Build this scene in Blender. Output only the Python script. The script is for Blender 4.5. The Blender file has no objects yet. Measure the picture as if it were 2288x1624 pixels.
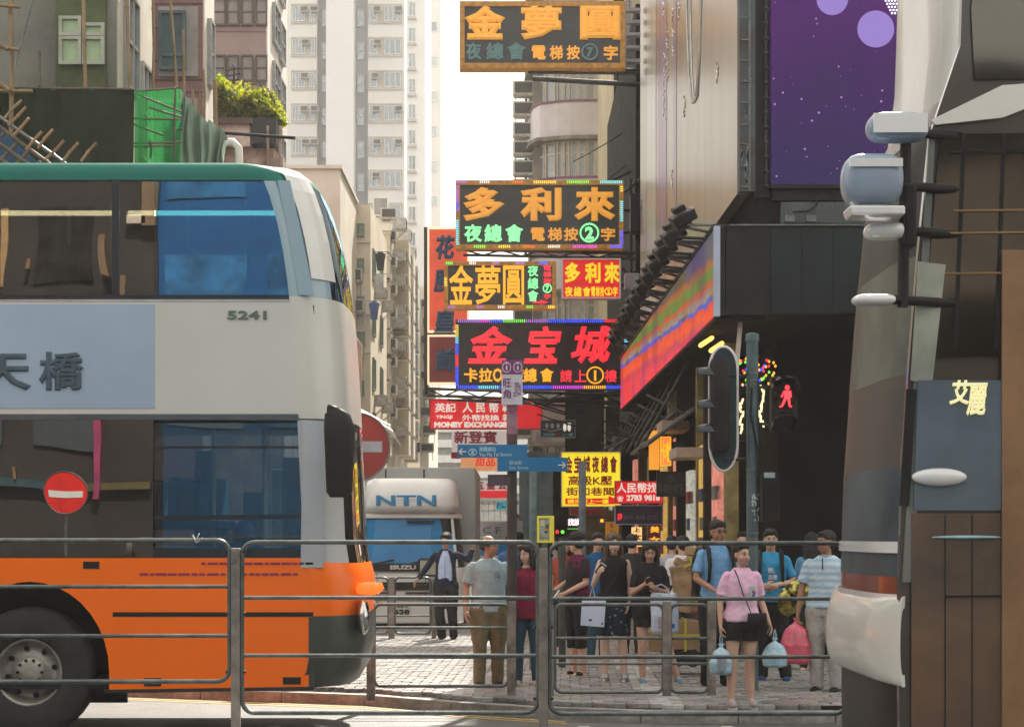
import bpy, bmesh, math, random
from mathutils import Vector, Matrix, noise
R = math.radians
PI = math.pi
SC = bpy.context.scene
COL = SC.collection
random.seed(7)

# ---------------------------------------------------------------- camera, light, exposure
F = 4449.0; UC = 1144.0; VH = 1192.0; CAMZ = 1.75      # focal length, centre and horizon in a 2288 px wide frame
cam_d = bpy.data.cameras.new('camera'); cam = bpy.data.objects.new('camera', cam_d); COL.objects.link(cam)
cam.location = (0, 0, CAMZ); cam.rotation_euler = (R(90), 0, 0)
cam_d.lens = 36.0 * F / 2288.0; cam_d.sensor_width = 36.0
cam_d.shift_y = (VH - 812.0) / 2288.0
cam_d.clip_end = 3000; cam_d.clip_start = 0.1
cam_d.dof.use_dof = False
SC.camera = cam

SUN_DIR = Vector((0.16, 0.72, 0.66)).normalized()      # towards the sun
w = bpy.data.worlds.new('World'); SC.world = w; w.use_nodes = True
nt = w.node_tree; nt.nodes.clear()
wo = nt.nodes.new('ShaderNodeOutputWorld'); bg = nt.nodes.new('ShaderNodeBackground')
sky = nt.nodes.new('ShaderNodeTexSky'); sky.sky_type = 'NISHITA'; sky.sun_disc = False
sky.sun_elevation = math.asin(SUN_DIR.z); sky.sun_rotation = math.atan2(SUN_DIR.x, SUN_DIR.y)
sky.air_density = 1.0; sky.dust_density = 6.0; sky.ozone_density = 0.6
mixn = nt.nodes.new('ShaderNodeMixRGB'); mixn.inputs[0].default_value = 0.88
mixn.inputs[2].default_value = (7.3, 6.95, 6.35, 1)     # thin bright cloud over the whole sky
nt.links.new(sky.outputs[0], mixn.inputs[1]); nt.links.new(mixn.outputs[0], bg.inputs[0])
bg.inputs[1].default_value = 0.105
nt.links.new(bg.outputs[0], wo.inputs[0])
sd = bpy.data.lights.new('sun', 'SUN'); sd.energy = 5.0; sd.angle = R(1.2); sd.color = (1.0, 0.93, 0.82)
so = bpy.data.objects.new('sun', sd); COL.objects.link(so); so.location = (10, 20, 40)
so.rotation_euler = SUN_DIR.to_track_quat('Z', 'Y').to_euler()
SC.view_settings.view_transform = 'Standard'; SC.view_settings.look = 'None'
SC.view_settings.exposure = 1.0; SC.view_settings.gamma = 1.0
SC.view_settings.use_curve_mapping = False
SC.render.engine = 'CYCLES'
try:
    SC.cycles.max_bounces = 6; SC.cycles.diffuse_bounces = 3; SC.cycles.glossy_bounces = 3
    SC.cycles.transmission_bounces = 4; SC.cycles.transparent_max_bounces = 24; SC.cycles.volume_bounces = 0
    SC.cycles.sample_clamp_indirect = 4.0; SC.cycles.caustics_reflective = False; SC.cycles.caustics_refractive = False
    SC.cycles.use_denoising = True
except Exception:
    pass

def S(Y): return F / Y
def WX(u, Y): return (u - UC) * Y / F
def WZ(v, Y): return CAMZ + (VH - v) * Y / F

# ---------------------------------------------------------------- materials
MATS = {}
def mat(name, col=(.5, .5, .5), rough=.6, metal=0.0, var=0.12, scale=3.0, bump=0.0, emit=None, estr=0.0,
        spec=0.5, col2=None, stretch=(1, 1, 1), coat=0.0, contrast=(.35, .65), bscale=None, trans=0.0, detail=6.0):
    if name in MATS: return MATS[name]
    m = bpy.data.materials.new(name); m.use_nodes = True; t = m.node_tree; N = t.nodes; L = t.links
    b = N['Principled BSDF']
    b.inputs['Roughness'].default_value = rough; b.inputs['Metallic'].default_value = metal
    b.inputs['Specular IOR Level'].default_value = spec
    if coat: b.inputs['Coat Weight'].default_value = coat; b.inputs['Coat Roughness'].default_value = .06
    tc = N.new('ShaderNodeTexCoord'); mp = N.new('ShaderNodeMapping'); mp.inputs['Scale'].default_value = stretch
    L.new(tc.outputs['Object'], mp.inputs[0])
    nz = N.new('ShaderNodeTexNoise'); nz.inputs['Scale'].default_value = scale; nz.inputs['Detail'].default_value = detail
    nz.inputs['Roughness'].default_value = .62
    L.new(mp.outputs[0], nz.inputs['Vector'])
    rp = N.new('ShaderNodeValToRGB')
    c2 = col2 if col2 else tuple(c * (1 - var * 2) for c in col)
    rp.color_ramp.elements[0].position = contrast[0]; rp.color_ramp.elements[1].position = contrast[1]
    rp.color_ramp.elements[0].color = (*c2, 1); rp.color_ramp.elements[1].color = (*(min(1, c * (1 + (0 if col2 else var))) for c in col), 1)
    L.new(nz.outputs['Fac'], rp.inputs[0]); L.new(rp.outputs[0], b.inputs['Base Color'])
    if bump:
        n2 = N.new('ShaderNodeTexNoise'); n2.inputs['Scale'].default_value = bscale or scale * 6; n2.inputs['Detail'].default_value = 5
        L.new(mp.outputs[0], n2.inputs['Vector'])
        bp = N.new('ShaderNodeBump'); bp.inputs['Strength'].default_value = bump; bp.inputs['Distance'].default_value = .02
        L.new(n2.outputs['Fac'], bp.inputs['Height']); L.new(bp.outputs[0], b.inputs['Normal'])
    if emit:
        b.inputs['Emission Color'].default_value = (*emit, 1); b.inputs['Emission Strength'].default_value = estr
    MATS[name] = m
    return m

def glass(name, tint=(.3, .35, .38), refl=.25, gcol=(1, 1, 1), rough=0.01, bumpy=0.0):
    if name in MATS: return MATS[name]
    m = bpy.data.materials.new(name); m.use_nodes = True; t = m.node_tree; N = t.nodes; L = t.links
    N.remove(N['Principled BSDF']); out = N['Material Output']
    tr = N.new('ShaderNodeBsdfTransparent'); tr.inputs[0].default_value = (*tint, 1)
    gl = N.new('ShaderNodeBsdfGlossy'); gl.inputs[0].default_value = (*gcol, 1); gl.inputs['Roughness'].default_value = rough
    fr = N.new('ShaderNodeFresnel'); fr.inputs[0].default_value = 1.5
    ad = N.new('ShaderNodeMath'); ad.operation = 'ADD'; ad.use_clamp = True; ad.inputs[1].default_value = refl
    L.new(fr.outputs[0], ad.inputs[0])
    mx = N.new('ShaderNodeMixShader'); L.new(ad.outputs[0], mx.inputs[0]); L.new(tr.outputs[0], mx.inputs[1]); L.new(gl.outputs[0], mx.inputs[2])
    if bumpy:
        nz = N.new('ShaderNodeTexNoise'); nz.inputs['Scale'].default_value = .55; nz.inputs['Detail'].default_value = 1.5
        tc = N.new('ShaderNodeTexCoord'); L.new(tc.outputs['Object'], nz.inputs['Vector'])
        bp = N.new('ShaderNodeBump'); bp.inputs['Strength'].default_value = bumpy; bp.inputs['Distance'].default_value = .05
        L.new(nz.outputs['Fac'], bp.inputs['Height']); L.new(bp.outputs[0], gl.inputs['Normal'])
    L.new(mx.outputs[0], out.inputs[0]); MATS[name] = m
    return m

def glow(name, col, strength=2.0):
    """a lit neon or LED surface"""
    if name in MATS: return MATS[name]
    return mat(name, tuple(c * .5 for c in col), .5, emit=col, estr=strength, var=.05)

# ---------------------------------------------------------------- mesh builder
class MB:
    def __init__(s): s.v = []; s.f = []; s.mi = []; s.sm = []
    def add(s, vs, fs, mi=0, smooth=False):
        o = len(s.v); s.v += [Vector(p) for p in vs]; s.f += [tuple(i + o for i in f) for f in fs]
        s.mi += [mi] * len(fs); s.sm += [smooth] * len(fs); return s
    def box(s, x0, x1, y0, y1, z0, z1, mi=0):
        if x0 > x1: x0, x1 = x1, x0
        if y0 > y1: y0, y1 = y1, y0
        if z0 > z1: z0, z1 = z1, z0
        vs = [(x0, y0, z0), (x1, y0, z0), (x1, y1, z0), (x0, y1, z0), (x0, y0, z1), (x1, y0, z1), (x1, y1, z1), (x0, y1, z1)]
        return s.add(vs, [(0, 3, 2, 1), (4, 5, 6, 7), (0, 1, 5, 4), (1, 2, 6, 5), (2, 3, 7, 6), (3, 0, 4, 7)], mi)
    def cbox(s, c, d, M=None, mi=0):
        x, y, z = d[0] / 2, d[1] / 2, d[2] / 2
        vs = [Vector(p) for p in [(-x, -y, -z), (x, -y, -z), (x, y, -z), (-x, y, -z), (-x, -y, z), (x, -y, z), (x, y, z), (-x, y, z)]]
        if M is not None: vs = [M @ p for p in vs]
        return s.add([p + Vector(c) for p in vs], [(0, 3, 2, 1), (4, 5, 6, 7), (0, 1, 5, 4), (1, 2, 6, 5), (2, 3, 7, 6), (3, 0, 4, 7)], mi)
    def tube(s, a, b, r0, r1=None, n=8, mi=0, caps=True, smooth=True):
        a = Vector(a); b = Vector(b); r1 = r0 if r1 is None else r1
        d = (b - a)
        if d.length < 1e-6: return s
        q = d.to_track_quat('Z', 'Y'); vs = []
        for p, r in ((a, r0), (b, r1)):
            for k in range(n):
                t = 2 * PI * k / n; vs.append(p + q @ Vector((math.cos(t) * r, math.sin(t) * r, 0)))
        s.add(vs, [(k, (k + 1) % n, n + (k + 1) % n, n + k) for k in range(n)], mi, smooth)
        if caps: s.add(vs[:n], [tuple(range(n - 1, -1, -1))], mi); s.add(vs[n:], [tuple(range(n))], mi)
        return s
    def path(s, pts, r, n=8, mi=0):
        """one bent round bar"""
        pts = [Vector(p) for p in pts]; vs = []; m = len(pts)
        up = None
        for i, p in enumerate(pts):
            d = (pts[min(i + 1, m - 1)] - pts[max(i - 1, 0)]).normalized()
            if up is None:
                up = Vector((0, 0, 1)) if abs(d.z) < .9 else Vector((1, 0, 0))
            x = d.cross(up)
            if x.length < 1e-4: x = d.cross(Vector((1, 0, 0)))
            x.normalize(); y = x.cross(d).normalized(); up = y
            rr = r[i] if isinstance(r, (list, tuple)) else r
            for k in range(n):
                t = 2 * PI * k / n; vs.append(p + x * math.cos(t) * rr + y * math.sin(t) * rr)
        fs = [(i * n + k, i * n + (k + 1) % n, (i + 1) * n + (k + 1) % n, (i + 1) * n + k) for i in range(m - 1) for k in range(n)]
        s.add(vs, fs, mi, True); s.add(vs[:n], [tuple(range(n))], mi); s.add(vs[-n:], [tuple(range(n - 1, -1, -1))], mi)
        return s
    def ell(s, c, rx, ry, rz, n=12, m=8, M=None, mi=0):
        vs = []; c = Vector(c)
        for i in range(m + 1):
            ph = PI * i / m
            for k in range(n):
                t = 2 * PI * k / n
                p = Vector((rx * math.sin(ph) * math.cos(t), ry * math.sin(ph) * math.sin(t), rz * math.cos(ph)))
                if M is not None: p = M @ p
                vs.append(p + c)
        fs = [(i * n + k, (i + 1) * n + k, (i + 1) * n + (k + 1) % n, i * n + (k + 1) % n) for i in range(m) for k in range(n)]
        return s.add(vs, fs, mi, True)
    def loft(s, rings, n=20, mi=0, p=2.3, caps=True):
        """rings: (centre, rx, ry) stacked upwards"""
        vs = []
        for c, rx, ry in rings:
            for k in range(n):
                t = 2 * PI * k / n; ct, st = math.cos(t), math.sin(t)
                vs.append(Vector(c) + Vector((rx * math.copysign(abs(ct) ** (2 / p), ct), ry * math.copysign(abs(st) ** (2 / p), st), 0)))
        m = len(rings)
        s.add(vs, [(i * n + k, i * n + (k + 1) % n, (i + 1) * n + (k + 1) % n, (i + 1) * n + k) for i in range(m - 1) for k in range(n)], mi, True)
        if caps: s.add(vs[:n], [tuple(range(n - 1, -1, -1))], mi); s.add(vs[-n:], [tuple(range(n))], mi)
        return s
    def prism(s, poly, y0, y1, mi=0, mi_side=None):
        """poly of (x, z) counter-clockwise seen from -Y, pushed from y0 to y1"""
        n = len(poly); vs = [(x, y0, z) for x, z in poly] + [(x, y1, z) for x, z in poly]
        s.add(vs, [tuple(range(n)), tuple(range(2 * n - 1, n - 1, -1))], mi)
        s.add(vs, [(k, n + k, n + (k + 1) % n, (k + 1) % n) for k in range(n)], mi if mi_side is None else mi_side)
        return s
    def quad(s, a, b, c, d, mi=0): return s.add([a, b, c, d], [(0, 1, 2, 3)], mi)
    def mesh(s, name, mats, off=Vector((0, 0, 0)), fix=False):
        me = bpy.data.meshes.new(name)
        me.from_pydata([p - off for p in s.v], [], s.f)
        for m in (mats if isinstance(mats, (list, tuple)) else [mats]): me.materials.append(m)
        me.polygons.foreach_set('material_index', s.mi); me.polygons.foreach_set('use_smooth', s.sm)
        me.update()
        if fix:
            bm = bmesh.new(); bm.from_mesh(me); bmesh.ops.recalc_face_normals(bm, faces=bm.faces); bm.to_mesh(me); bm.free()
        return me

def tag(o, label=None, cat=None, group=None, kind=None):
    if label: o['label'] = label
    if cat: o['category'] = cat
    if group: o['group'] = group
    if kind: o['kind'] = kind
    return o
def root(name, loc, label, cat, group=None, rz=0.0):
    o = bpy.data.objects.new(name, None); COL.objects.link(o); o.location = loc; o.rotation_euler = (0, 0, rz)
    o.empty_display_size = .2
    return tag(o, label, cat, group)
def worldloc(o):
    v = Vector((0, 0, 0))
    while o is not None: v += o.location; o = o.parent
    return v
def obj(name, me, parent=None, loc=(0, 0, 0), rot=None, bevel=0.0):
    o = bpy.data.objects.new(name, me); COL.objects.link(o); o.location = loc
    if rot: o.rotation_euler = rot
    if parent is not None: o.parent = parent
    if bevel:
        b = o.modifiers.new('bevel', 'BEVEL'); b.width = bevel; b.segments = 2; b.limit_method = 'ANGLE'; b.angle_limit = R(40)
    return o
def part(name, mb, mats, parent, local=False, bevel=0.0, fix=False, label=None, kind=None):
    """mesh built in world coordinates (or the parent's, if local) -> a child of parent (unrotated parents only when not local)"""
    off = Vector((0, 0, 0)) if local else worldloc(parent)
    o = obj(name, mb.mesh(name, mats, off, fix), parent, bevel=bevel)
    if label: o['label'] = label
    if kind: o['kind'] = kind
    return o
def struct(name, mb, mats, label=None, kind='structure'):
    o = obj(name, mb.mesh(name, mats)); o['kind'] = kind
    if label: o['label'] = label
    return o
def thing(name, mb, mats, label, cat, loc=(0, 0, 0), group=None, bevel=0.0, fix=False):
    """a thing of one mesh, built in world coordinates"""
    o = obj(name, mb.mesh(name, mats, Vector(loc), fix), None, loc, bevel=bevel)
    return tag(o, label, cat, group)

# ---------------------------------------------------------------- lettering
_TC = {}
def text_mb(txt, fat=0.0, thick=0.02, spacing=1.0, shear=0.0):
    """outline of the text as (verts, faces) in the plane x, z facing -y; unit height glyphs"""
    key = (txt, fat, thick, spacing, shear)
    if key in _TC: return _TC[key]
    cu = bpy.data.curves.new('lettering', 'FONT'); cu.body = txt; cu.size = 1.0; cu.resolution_u = 2
    cu.extrude = thick; cu.space_character = spacing; cu.shear = shear
    if fat: cu.bevel_depth = fat; cu.bevel_resolution = 0
    o = bpy.data.objects.new('lettering', cu); COL.objects.link(o)
    dg = bpy.context.evaluated_depsgraph_get()
    me = bpy.data.meshes.new_from_object(o.evaluated_get(dg))
    vs = [Vector((v.co.x, -v.co.z, v.co.y)) for v in me.vertices]; fs = [tuple(p.vertices) for p in me.polygons]
    bpy.data.objects.remove(o); bpy.data.curves.remove(cu); bpy.data.meshes.remove(me)
    _TC[key] = (vs, fs); return vs, fs
def put_text(mb, txt, x0, x1, z0, z1, y, fat=0.0, thick=.02, mi=0, spacing=1.0, keep=False, shear=0.0):
    """fit the text into the box x0..x1, z0..z1 at depth y (front face towards -y)"""
    vs, fs = text_mb(txt, fat, thick, spacing, shear)
    if not vs: return
    ax0 = min(v.x for v in vs); ax1 = max(v.x for v in vs); az0 = min(v.z for v in vs); az1 = max(v.z for v in vs)
    sx = (x1 - x0) / max(1e-5, ax1 - ax0); sz = (z1 - z0) / max(1e-5, az1 - az0)
    ox, oz = x0, z0
    if keep:
        s_ = min(sx, sz); ox = (x0 + x1) / 2 - s_ * (ax1 - ax0) / 2; oz = (z0 + z1) / 2 - s_ * (az1 - az0) / 2; sx = sz = s_
    sy = (sx + sz) / 2
    mb.add([Vector((ox + (v.x - ax0) * sx, y + v.y * sy, oz + (v.z - az0) * sz)) for v in vs], fs, mi)

# ---------------------------------------------------------------- shared materials
M = {}
M['steel'] = mat('galvanised_steel', (.17, .18, .175), .42, .75, .18, 9, .1)
M['railpaint'] = mat('grey_rail_paint', (.13, .145, .14), .38, .55, .22, 7, .15)
M['postpaint'] = mat('weathered_post_paint', (.24, .215, .185), .6, .2, .25, 6, .3)
M['black'] = mat('black_paint', (.014, .014, .014), .5, 0, .2, 5, .1, spec=.2)
M['dark'] = mat('dark_metal', (.03, .03, .028), .5, .3, .3, 4, .2)
M['dark_matt'] = mat('near_black_matt', (.024, .022, .019), .9, 0, .35, 2.2, .3, spec=.15)  # plain near-black matt colour for walls, seams and room backs
M['rubber'] = mat('tyre_rubber', (.018, .018, .018), .8, 0, .2, 12, .3)
M['white'] = mat('white_paint', (.72, .71, .68), .45, 0, .05, 4)
M['cream'] = mat('cream_render', (.56, .50, .40), .85, 0, .12, 1.1, .3, col2=(.40, .35, .27))
M['chrome'] = mat('chrome', (.6, .6, .6), .12, 1.0, .05, 4)
M['alu'] = mat('window_aluminium', (.33, .34, .33), .4, .6, .1, 5)
M['pane'] = glass('window_glass', (.10, .12, .12), .22, (.8, .9, .95), .03)
M['skypane'] = mat('grey_painted_sky_pane', (.16, .19, .19), .12, 0, .35, .9, 0, spec=.8, coat=.6, col2=(.36, .37, .35))  # opaque pane, grey sky reflection painted into its colour
M['bluepane'] = mat('teal_painted_sky_pane', (.03, .075, .09), .10, 0, .3, .9, 0, spec=.8, coat=.7, col2=(.10, .19, .21))  # same with a teal sky reflection in the colour
M['acwhite'] = mat('air_conditioner_casing', (.50, .48, .43), .6, 0, .2, 6, .1)
M['acgrille'] = mat('air_conditioner_grille', (.09, .09, .085), .7, .2, .2, 30)
# ---------------------------------------------------------------- ground, road, pavement
def kerb_y(x):
    pts = [(-60, 24.0), (-6, 22.2), (-1.5, 20.35), (-.4, 19.35), (.5, 18.75), (1.4, 18.48), (5, 18.4), (60, 18.4)]
    for (a, b), (c, d) in zip(pts, pts[1:]):
        if a <= x <= c: return b + (d - b) * (x - a) / (c - a)
    return 18.4
MB_ = MB()
MB_.box(-250, 250, -200, 500, -1.0, -.004)
struct('ground', MB_, mat('street_earth', (.12, .115, .105), .9, 0, .2, .3))
asph = mat('asphalt', (.105, .105, .10), .55, 0, .3, 3.2, .5, bscale=60, col2=(.062, .062, .06), spec=.5)
mb = MB(); mb.box(-240, 240, -16, 18.4 + 8, -.02, .0)
struct('road', mb, asph)
# pavement slab with its kerb (the mouth of the side street)
xs = [-60, -6, -4, -2.6, -1.5, -1.1, -.7, -.4, -.1, .2, .5, .9, 1.4, 2, 3, 5, 60]
mb = MB(); n = len(xs)
top = [(x, kerb_y(x) + .16, .1) for x in xs]; far = [(x, 240, .1) for x in xs]
mb.add(top + far, [(i, i + 1, n + i + 1, n + i) for i in range(n - 1)])
pav_base = struct('pavement', mb, mat('paving_bed_grit', (.035, .033, .03), .9, 0, .3, 6, .3))
mb = MB()
kst = mat('granite_kerb', (.30, .29, .27), .7, 0, .25, 5, .4)
# kerb stones, one by one
def kerb_run():
    x = -6.0; k = 0
    proto = None
    while x < 5.6:
        x2 = x + .9
        a = Vector((x, kerb_y(x), 0)); b = Vector((x2, kerb_y(x2), 0)); d = (b - a)
        L_ = d.length - .012
        me = bpy.data.meshes.get('kerb_stone')
        if me is None:
            q = MB(); q.box(-.45, .45, -.0, .15, -.02, .104); me = q.mesh('kerb_stone', kst)
        o = obj('kerb_stone', me, pav_base, ((a.x + b.x) / 2, (a.y + b.y) / 2, random.uniform(-.003, .003)), (0, 0, math.atan2(d.y, d.x)))
        o.scale = (L_ / .9, 1, 1); x = x2
kerb_run()
# paving bricks: the nearest ones singly, the rest as one mesh
PVW, PVD = .215, .125
pm = [mat('paver_grey', (.34, .34, .325), .34, 0, .22, 9, .35, spec=.6), mat('paver_pink', (.31, .26, .24), .36, 0, .22, 9, .35, spec=.6),
      mat('paver_dark', (.20, .20, .19), .36, 0, .25, 9, .35, spec=.6), mat('paver_pale', (.50, .50, .48), .34, 0, .15, 9, .3, spec=.6)]
pmesh = []
for k in range(4):
    q = MB(); x, y, z, c = PVW / 2 - .008, PVD / 2 - .0075, .046, .006
    vs = [(-x, -y, 0), (x, -y, 0), (x, y, 0), (-x, y, 0), (-x, -y, z - c), (x, -y, z - c), (x, y, z - c), (-x, y, z - c),
          (-x + c, -y + c, z), (x - c, -y + c, z), (x - c, y - c, z), (-x + c, y - c, z)]
    q.add(vs, [(0, 1, 5, 4), (1, 2, 6, 5), (2, 3, 7, 6), (3, 0, 4, 7), (4, 5, 9, 8), (5, 6, 10, 9), (6, 7, 11, 10), (7, 4, 8, 11), (8, 9, 10, 11)])
    pmesh.append(q.mesh('paver', pm[k]))
rest = MB(); single = 0; rnd = random.Random(3)
SKX = .10                                         # the courses run slightly askew of the street
cands = []
row = 0; y = 18.5
while y < 44:
    off = (row % 2) * PVW / 2
    x0 = -1.35 * (1 + (y - 18) * .02) - 2.2; x1 = 3.1 if y > 26 else 4.2
    k = int(x0 / PVW)
    while k * PVW + off < x1:
        x = k * PVW + off + (y - 18.5) * SKX * .3
        if y - PVD / 2 > kerb_y(x) + .17 and y - PVD/2 > kerb_y(x - .1) + .17 and y - PVD/2 > kerb_y(x + .1) + .17 and x > -5.4:
            band = abs(x - (-.55 + (y - 19) * .02)) < .11 or (abs(x - 1.45) < .11 and y < 26)
            t = rnd.random(); c = 3 if band else (0 if t < .5 else 1 if t < .78 else 2)
            u = UC + x * F / y
            cands.append((y, x, c, rnd.uniform(-.004, .004), 830 < u < 1830))
        k += 1
    y += PVD; row += 1
cands.sort(key=lambda t: (not t[4], t[0]))
for i, (y, x, c, dz, vis) in enumerate(cands):
    if i < 300:
        obj('paver', pmesh[c], pav_base, (x, y, .101 + dz), (rnd.uniform(-.006, .006), rnd.uniform(-.006, .006), 0))
    else:
        q = pmesh[c]; rest.add([v.co + Vector((x, y, .101 + dz)) for v in q.vertices][4:], [(4, 5, 6, 7), (0, 1, 5, 4), (1, 2, 6, 5), (2, 3, 7, 6), (3, 0, 4, 7)], c)
pav_rest = obj('paver_field', rest.mesh('paver_field', pm), pav_base); pav_rest['kind'] = 'stuff'
mb = MB(); mb.box(-7, 3.2, 44, 235, .104, .146)
o = obj('side_street_surface', mb.mesh('side_street_surface', mat('distant_paving', (.34, .33, .31), .45, 0, .2, 2.5, .2))); o['kind'] = 'structure'
# painted lines on the road
yl = mat('yellow_road_paint', (.62, .42, .08), .6, 0, .25, 9, .2, col2=(.30, .22, .08)); wl = mat('white_road_paint', (.62, .61, .57), .6, 0, .25, 9, .2, col2=(.33, .33, .31))
for dy in (.28, .46):
    mb = MB(); xx = [-8 + i * .5 for i in range(18)]
    for a, b in zip(xx, xx[1:]): mb.quad((a, kerb_y(a) - dy, .004), (b, kerb_y(b) - dy, .004), (b, kerb_y(b) - dy + .09, .004), (a, kerb_y(a) - dy + .09, .004))
    struct('yellow_line', mb, yl)
for x in (-2.2, -.75, .6, 1.9, 3.2):
    mb = MB(); mb.box(x, x + .10, 16.2, 18.1, .0, .004); struct('crossing_stud_line', mb, wl)
mb = MB(); mb.tube((.30, 17.35, .0), (.30, 17.35, .006), .33, .33, 24); 
struct('manhole_cover', mb, mat('cast_iron', (.10, .10, .10), .5, .6, .2, 20, .5))
# gutter water sheen strip
mb = MB()
for a, b in zip(xs[1:-1], xs[2:]):
    if b > 20: continue
    mb.quad((a, kerb_y(a) - .2, .0035), (b, kerb_y(b) - .2, .0035), (b, kerb_y(b) - .001, .0035), (a, kerb_y(a) - .001, .0035))
struct('gutter', mb, mat('gutter_concrete', (.13, .13, .125), .25, 0, .3, 8, .2))

# ---------------------------------------------------------------- window and air-conditioner kits (meshes shared)
def win_frame_mb(w, h, nx, nz, t=.05, d=.08, sash=None):
    """frame of a window in local x (width), z (height), facing -y, origin at the lower left corner"""
    q = MB()
    q.box(0, w, -d, 0, 0, t); q.box(0, w, -d, 0, h - t, h); q.box(0, t, -d, 0, t, h - t); q.box(w - t, w, -d, 0, t, h - t)
    for i in range(1, nx):
        x = w * i / nx; q.box(x - t / 2, x + t / 2, -d + .01, 0, t, h - t)
    zs = sash if sash is not None else [h * i / nz for i in range(1, nz)]
    for z in zs:
        q.box(t, w - t, -d + .016, 0, z - t / 2, z + t / 2)
    return q
_wk = {}
def window(parent, loc, w, h, nx=2, nz=2, rot=0.0, frame=None, pane=None, t=.05, d=.08, sash=None, name='window', curtain=None):
    frame = frame or M['alu']; pane = pane or M['pane']
    key = (round(w, 3), round(h, 3), nx, nz, t, d, tuple(sash or ()), frame.name, pane.name, curtain.name if curtain else '')
    if key not in _wk:
        q = MB(); q.box(t * .5, w - t * .5, -d * .45, -d * .40, t * .5, h - t * .5)
        c = None
        if curtain:
            c = MB(); rr = random.Random(len(_wk)); x = t
            while x < w - t:
                ww = rr.uniform(.05, .10) * max(1, w / 1.5)
                if rr.random() < .72: c.box(x, min(w - t, x + ww * .92), -d * .30 + rr.uniform(0, .01), -d * .12, t + (rr.random() < .15) * h * .3, h - t)
                x += ww
            c = c.mesh('curtain', curtain) if c.v else None
        bk = MB(); bk.box(t * .5, w - t * .5, -.012, -.004, t * .5, h - t * .5)  # dark sheet standing in for the unlit room behind the glass
        _wk[key] = (win_frame_mb(w, h, nx, nz, t, d, sash).mesh('window', frame), q.mesh('pane', pane), c, bk.mesh('room_shade_sheet', M['dark_matt']))
    a, b, c, bk = _wk[key]
    o = obj(name, a, parent, loc, (0, 0, rot)); obj('pane', b, o)
    if c: obj('curtain', c, o)
    obj('room_shade_sheet', bk, o)
    return o
q = MB(); q.box(0, .72, -.55, 0, 0, .46); AC_BODY = q.mesh('air_conditioner', M['acwhite'])
q = MB(); q.box(.06, .66, -.558, -.552, .05, .41)
for k in range(6): q.box(.06, .66, -.57, -.558, .08 + k * .055, .095 + k * .055)
AC_GR = q.mesh('grille', M['acgrille'])
q = MB(); q.tube((.08, -.5, -.02), (.08, 0, -.45), .018, n=5); q.tube((.64, -.5, -.02), (.64, 0, -.45), .018, n=5); q.box(.04, .68, -.52, 0, -.04, 0)
AC_BR = q.mesh('bracket', M['acwhite'])
def aircon(parent, loc, rot=0.0, s=1.0):
    o = obj('air_conditioner', AC_BODY, parent, loc, (0, 0, rot)); o.scale = (s, s, s)
    obj('grille', AC_GR, o); obj('bracket', AC_BR, o); return o
CURT = [mat('curtain_white', (.62, .60, .55), .9), mat('curtain_pink', (.45, .30, .28), .9), mat('curtain_blue', (.22, .33, .42), .9)]

# ---------------------------------------------------------------- left block 1: grey-green building
XF = -5.56
WROT = PI / 2                                      # faces +x: local -y turned to +x
b1 = root('concrete_building', (-9.5, 28, 0), 'weathered grey concrete building with a green stained window panel, behind green scaffold netting', 'building')
b1wall = mat('weathered_grey_green_concrete', (.25, .25, .215), .9, 0, .2, .55, .4, col2=(.11, .115, .095), detail=10)
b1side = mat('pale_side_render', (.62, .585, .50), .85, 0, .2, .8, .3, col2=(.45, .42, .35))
mb = MB(); mb.box(-14, XF, 28, 30.7, 0, 15); part('wall', mb, b1wall, b1)
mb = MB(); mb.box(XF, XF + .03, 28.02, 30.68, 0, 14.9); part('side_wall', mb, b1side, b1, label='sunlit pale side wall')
x0, x1 = WX(130, 28), WX(236, 28)
mb = MB(); mb.box(x0 - .02, x1 + .02, 27.93, 27.998, WZ(246, 28), 14); part('spandrel_panel', mb, mat('green_stained_panel', (.10, .125, .045), .85, 0, .3, 1.4, .3, col2=(.045, .055, .025)), b1)
gp = mat('pale_green_obscured_pane', (.42, .55, .33), .3, 0, .2, 2.0, 0, col2=(.26, .38, .20), stretch=(1, 1, 3))
fr = mat('green_grey_frame', (.38, .40, .33), .6)
def wloc(x, y, z, parent): return Vector((x, y, z)) - worldloc(parent)
for (u0, v0, u1, v1) in ((133, 38, 183, 82), (185, 53, 234, 82), (133, 83, 183, 146), (185, 83, 234, 146)):
    a, b = WX(u0, 27.9), WX(u1, 27.9); c, d = WZ(v1, 27.9), WZ(v0, 27.9)
    q = win_frame_mb(b - a, d - c, 1, 1, .045, .09); o = obj('window', q.mesh('window', fr), b1, wloc(a, 27.93, c, b1))
    q = MB(); q.box(.03, b - a - .03, -.04, -.034, .03, d - c - .03); obj('pane', q.mesh('pane', gp), o)
for (ya, yb, za, zb) in ((28.35, 29.2, 8.1, 9.5), (29.5, 30.25, 7.3, 8.75)):
    window(b1, wloc(XF + .03, ya, za, b1), yb - ya, zb - za, 2, 2, WROT, curtain=CURT[0])
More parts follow.
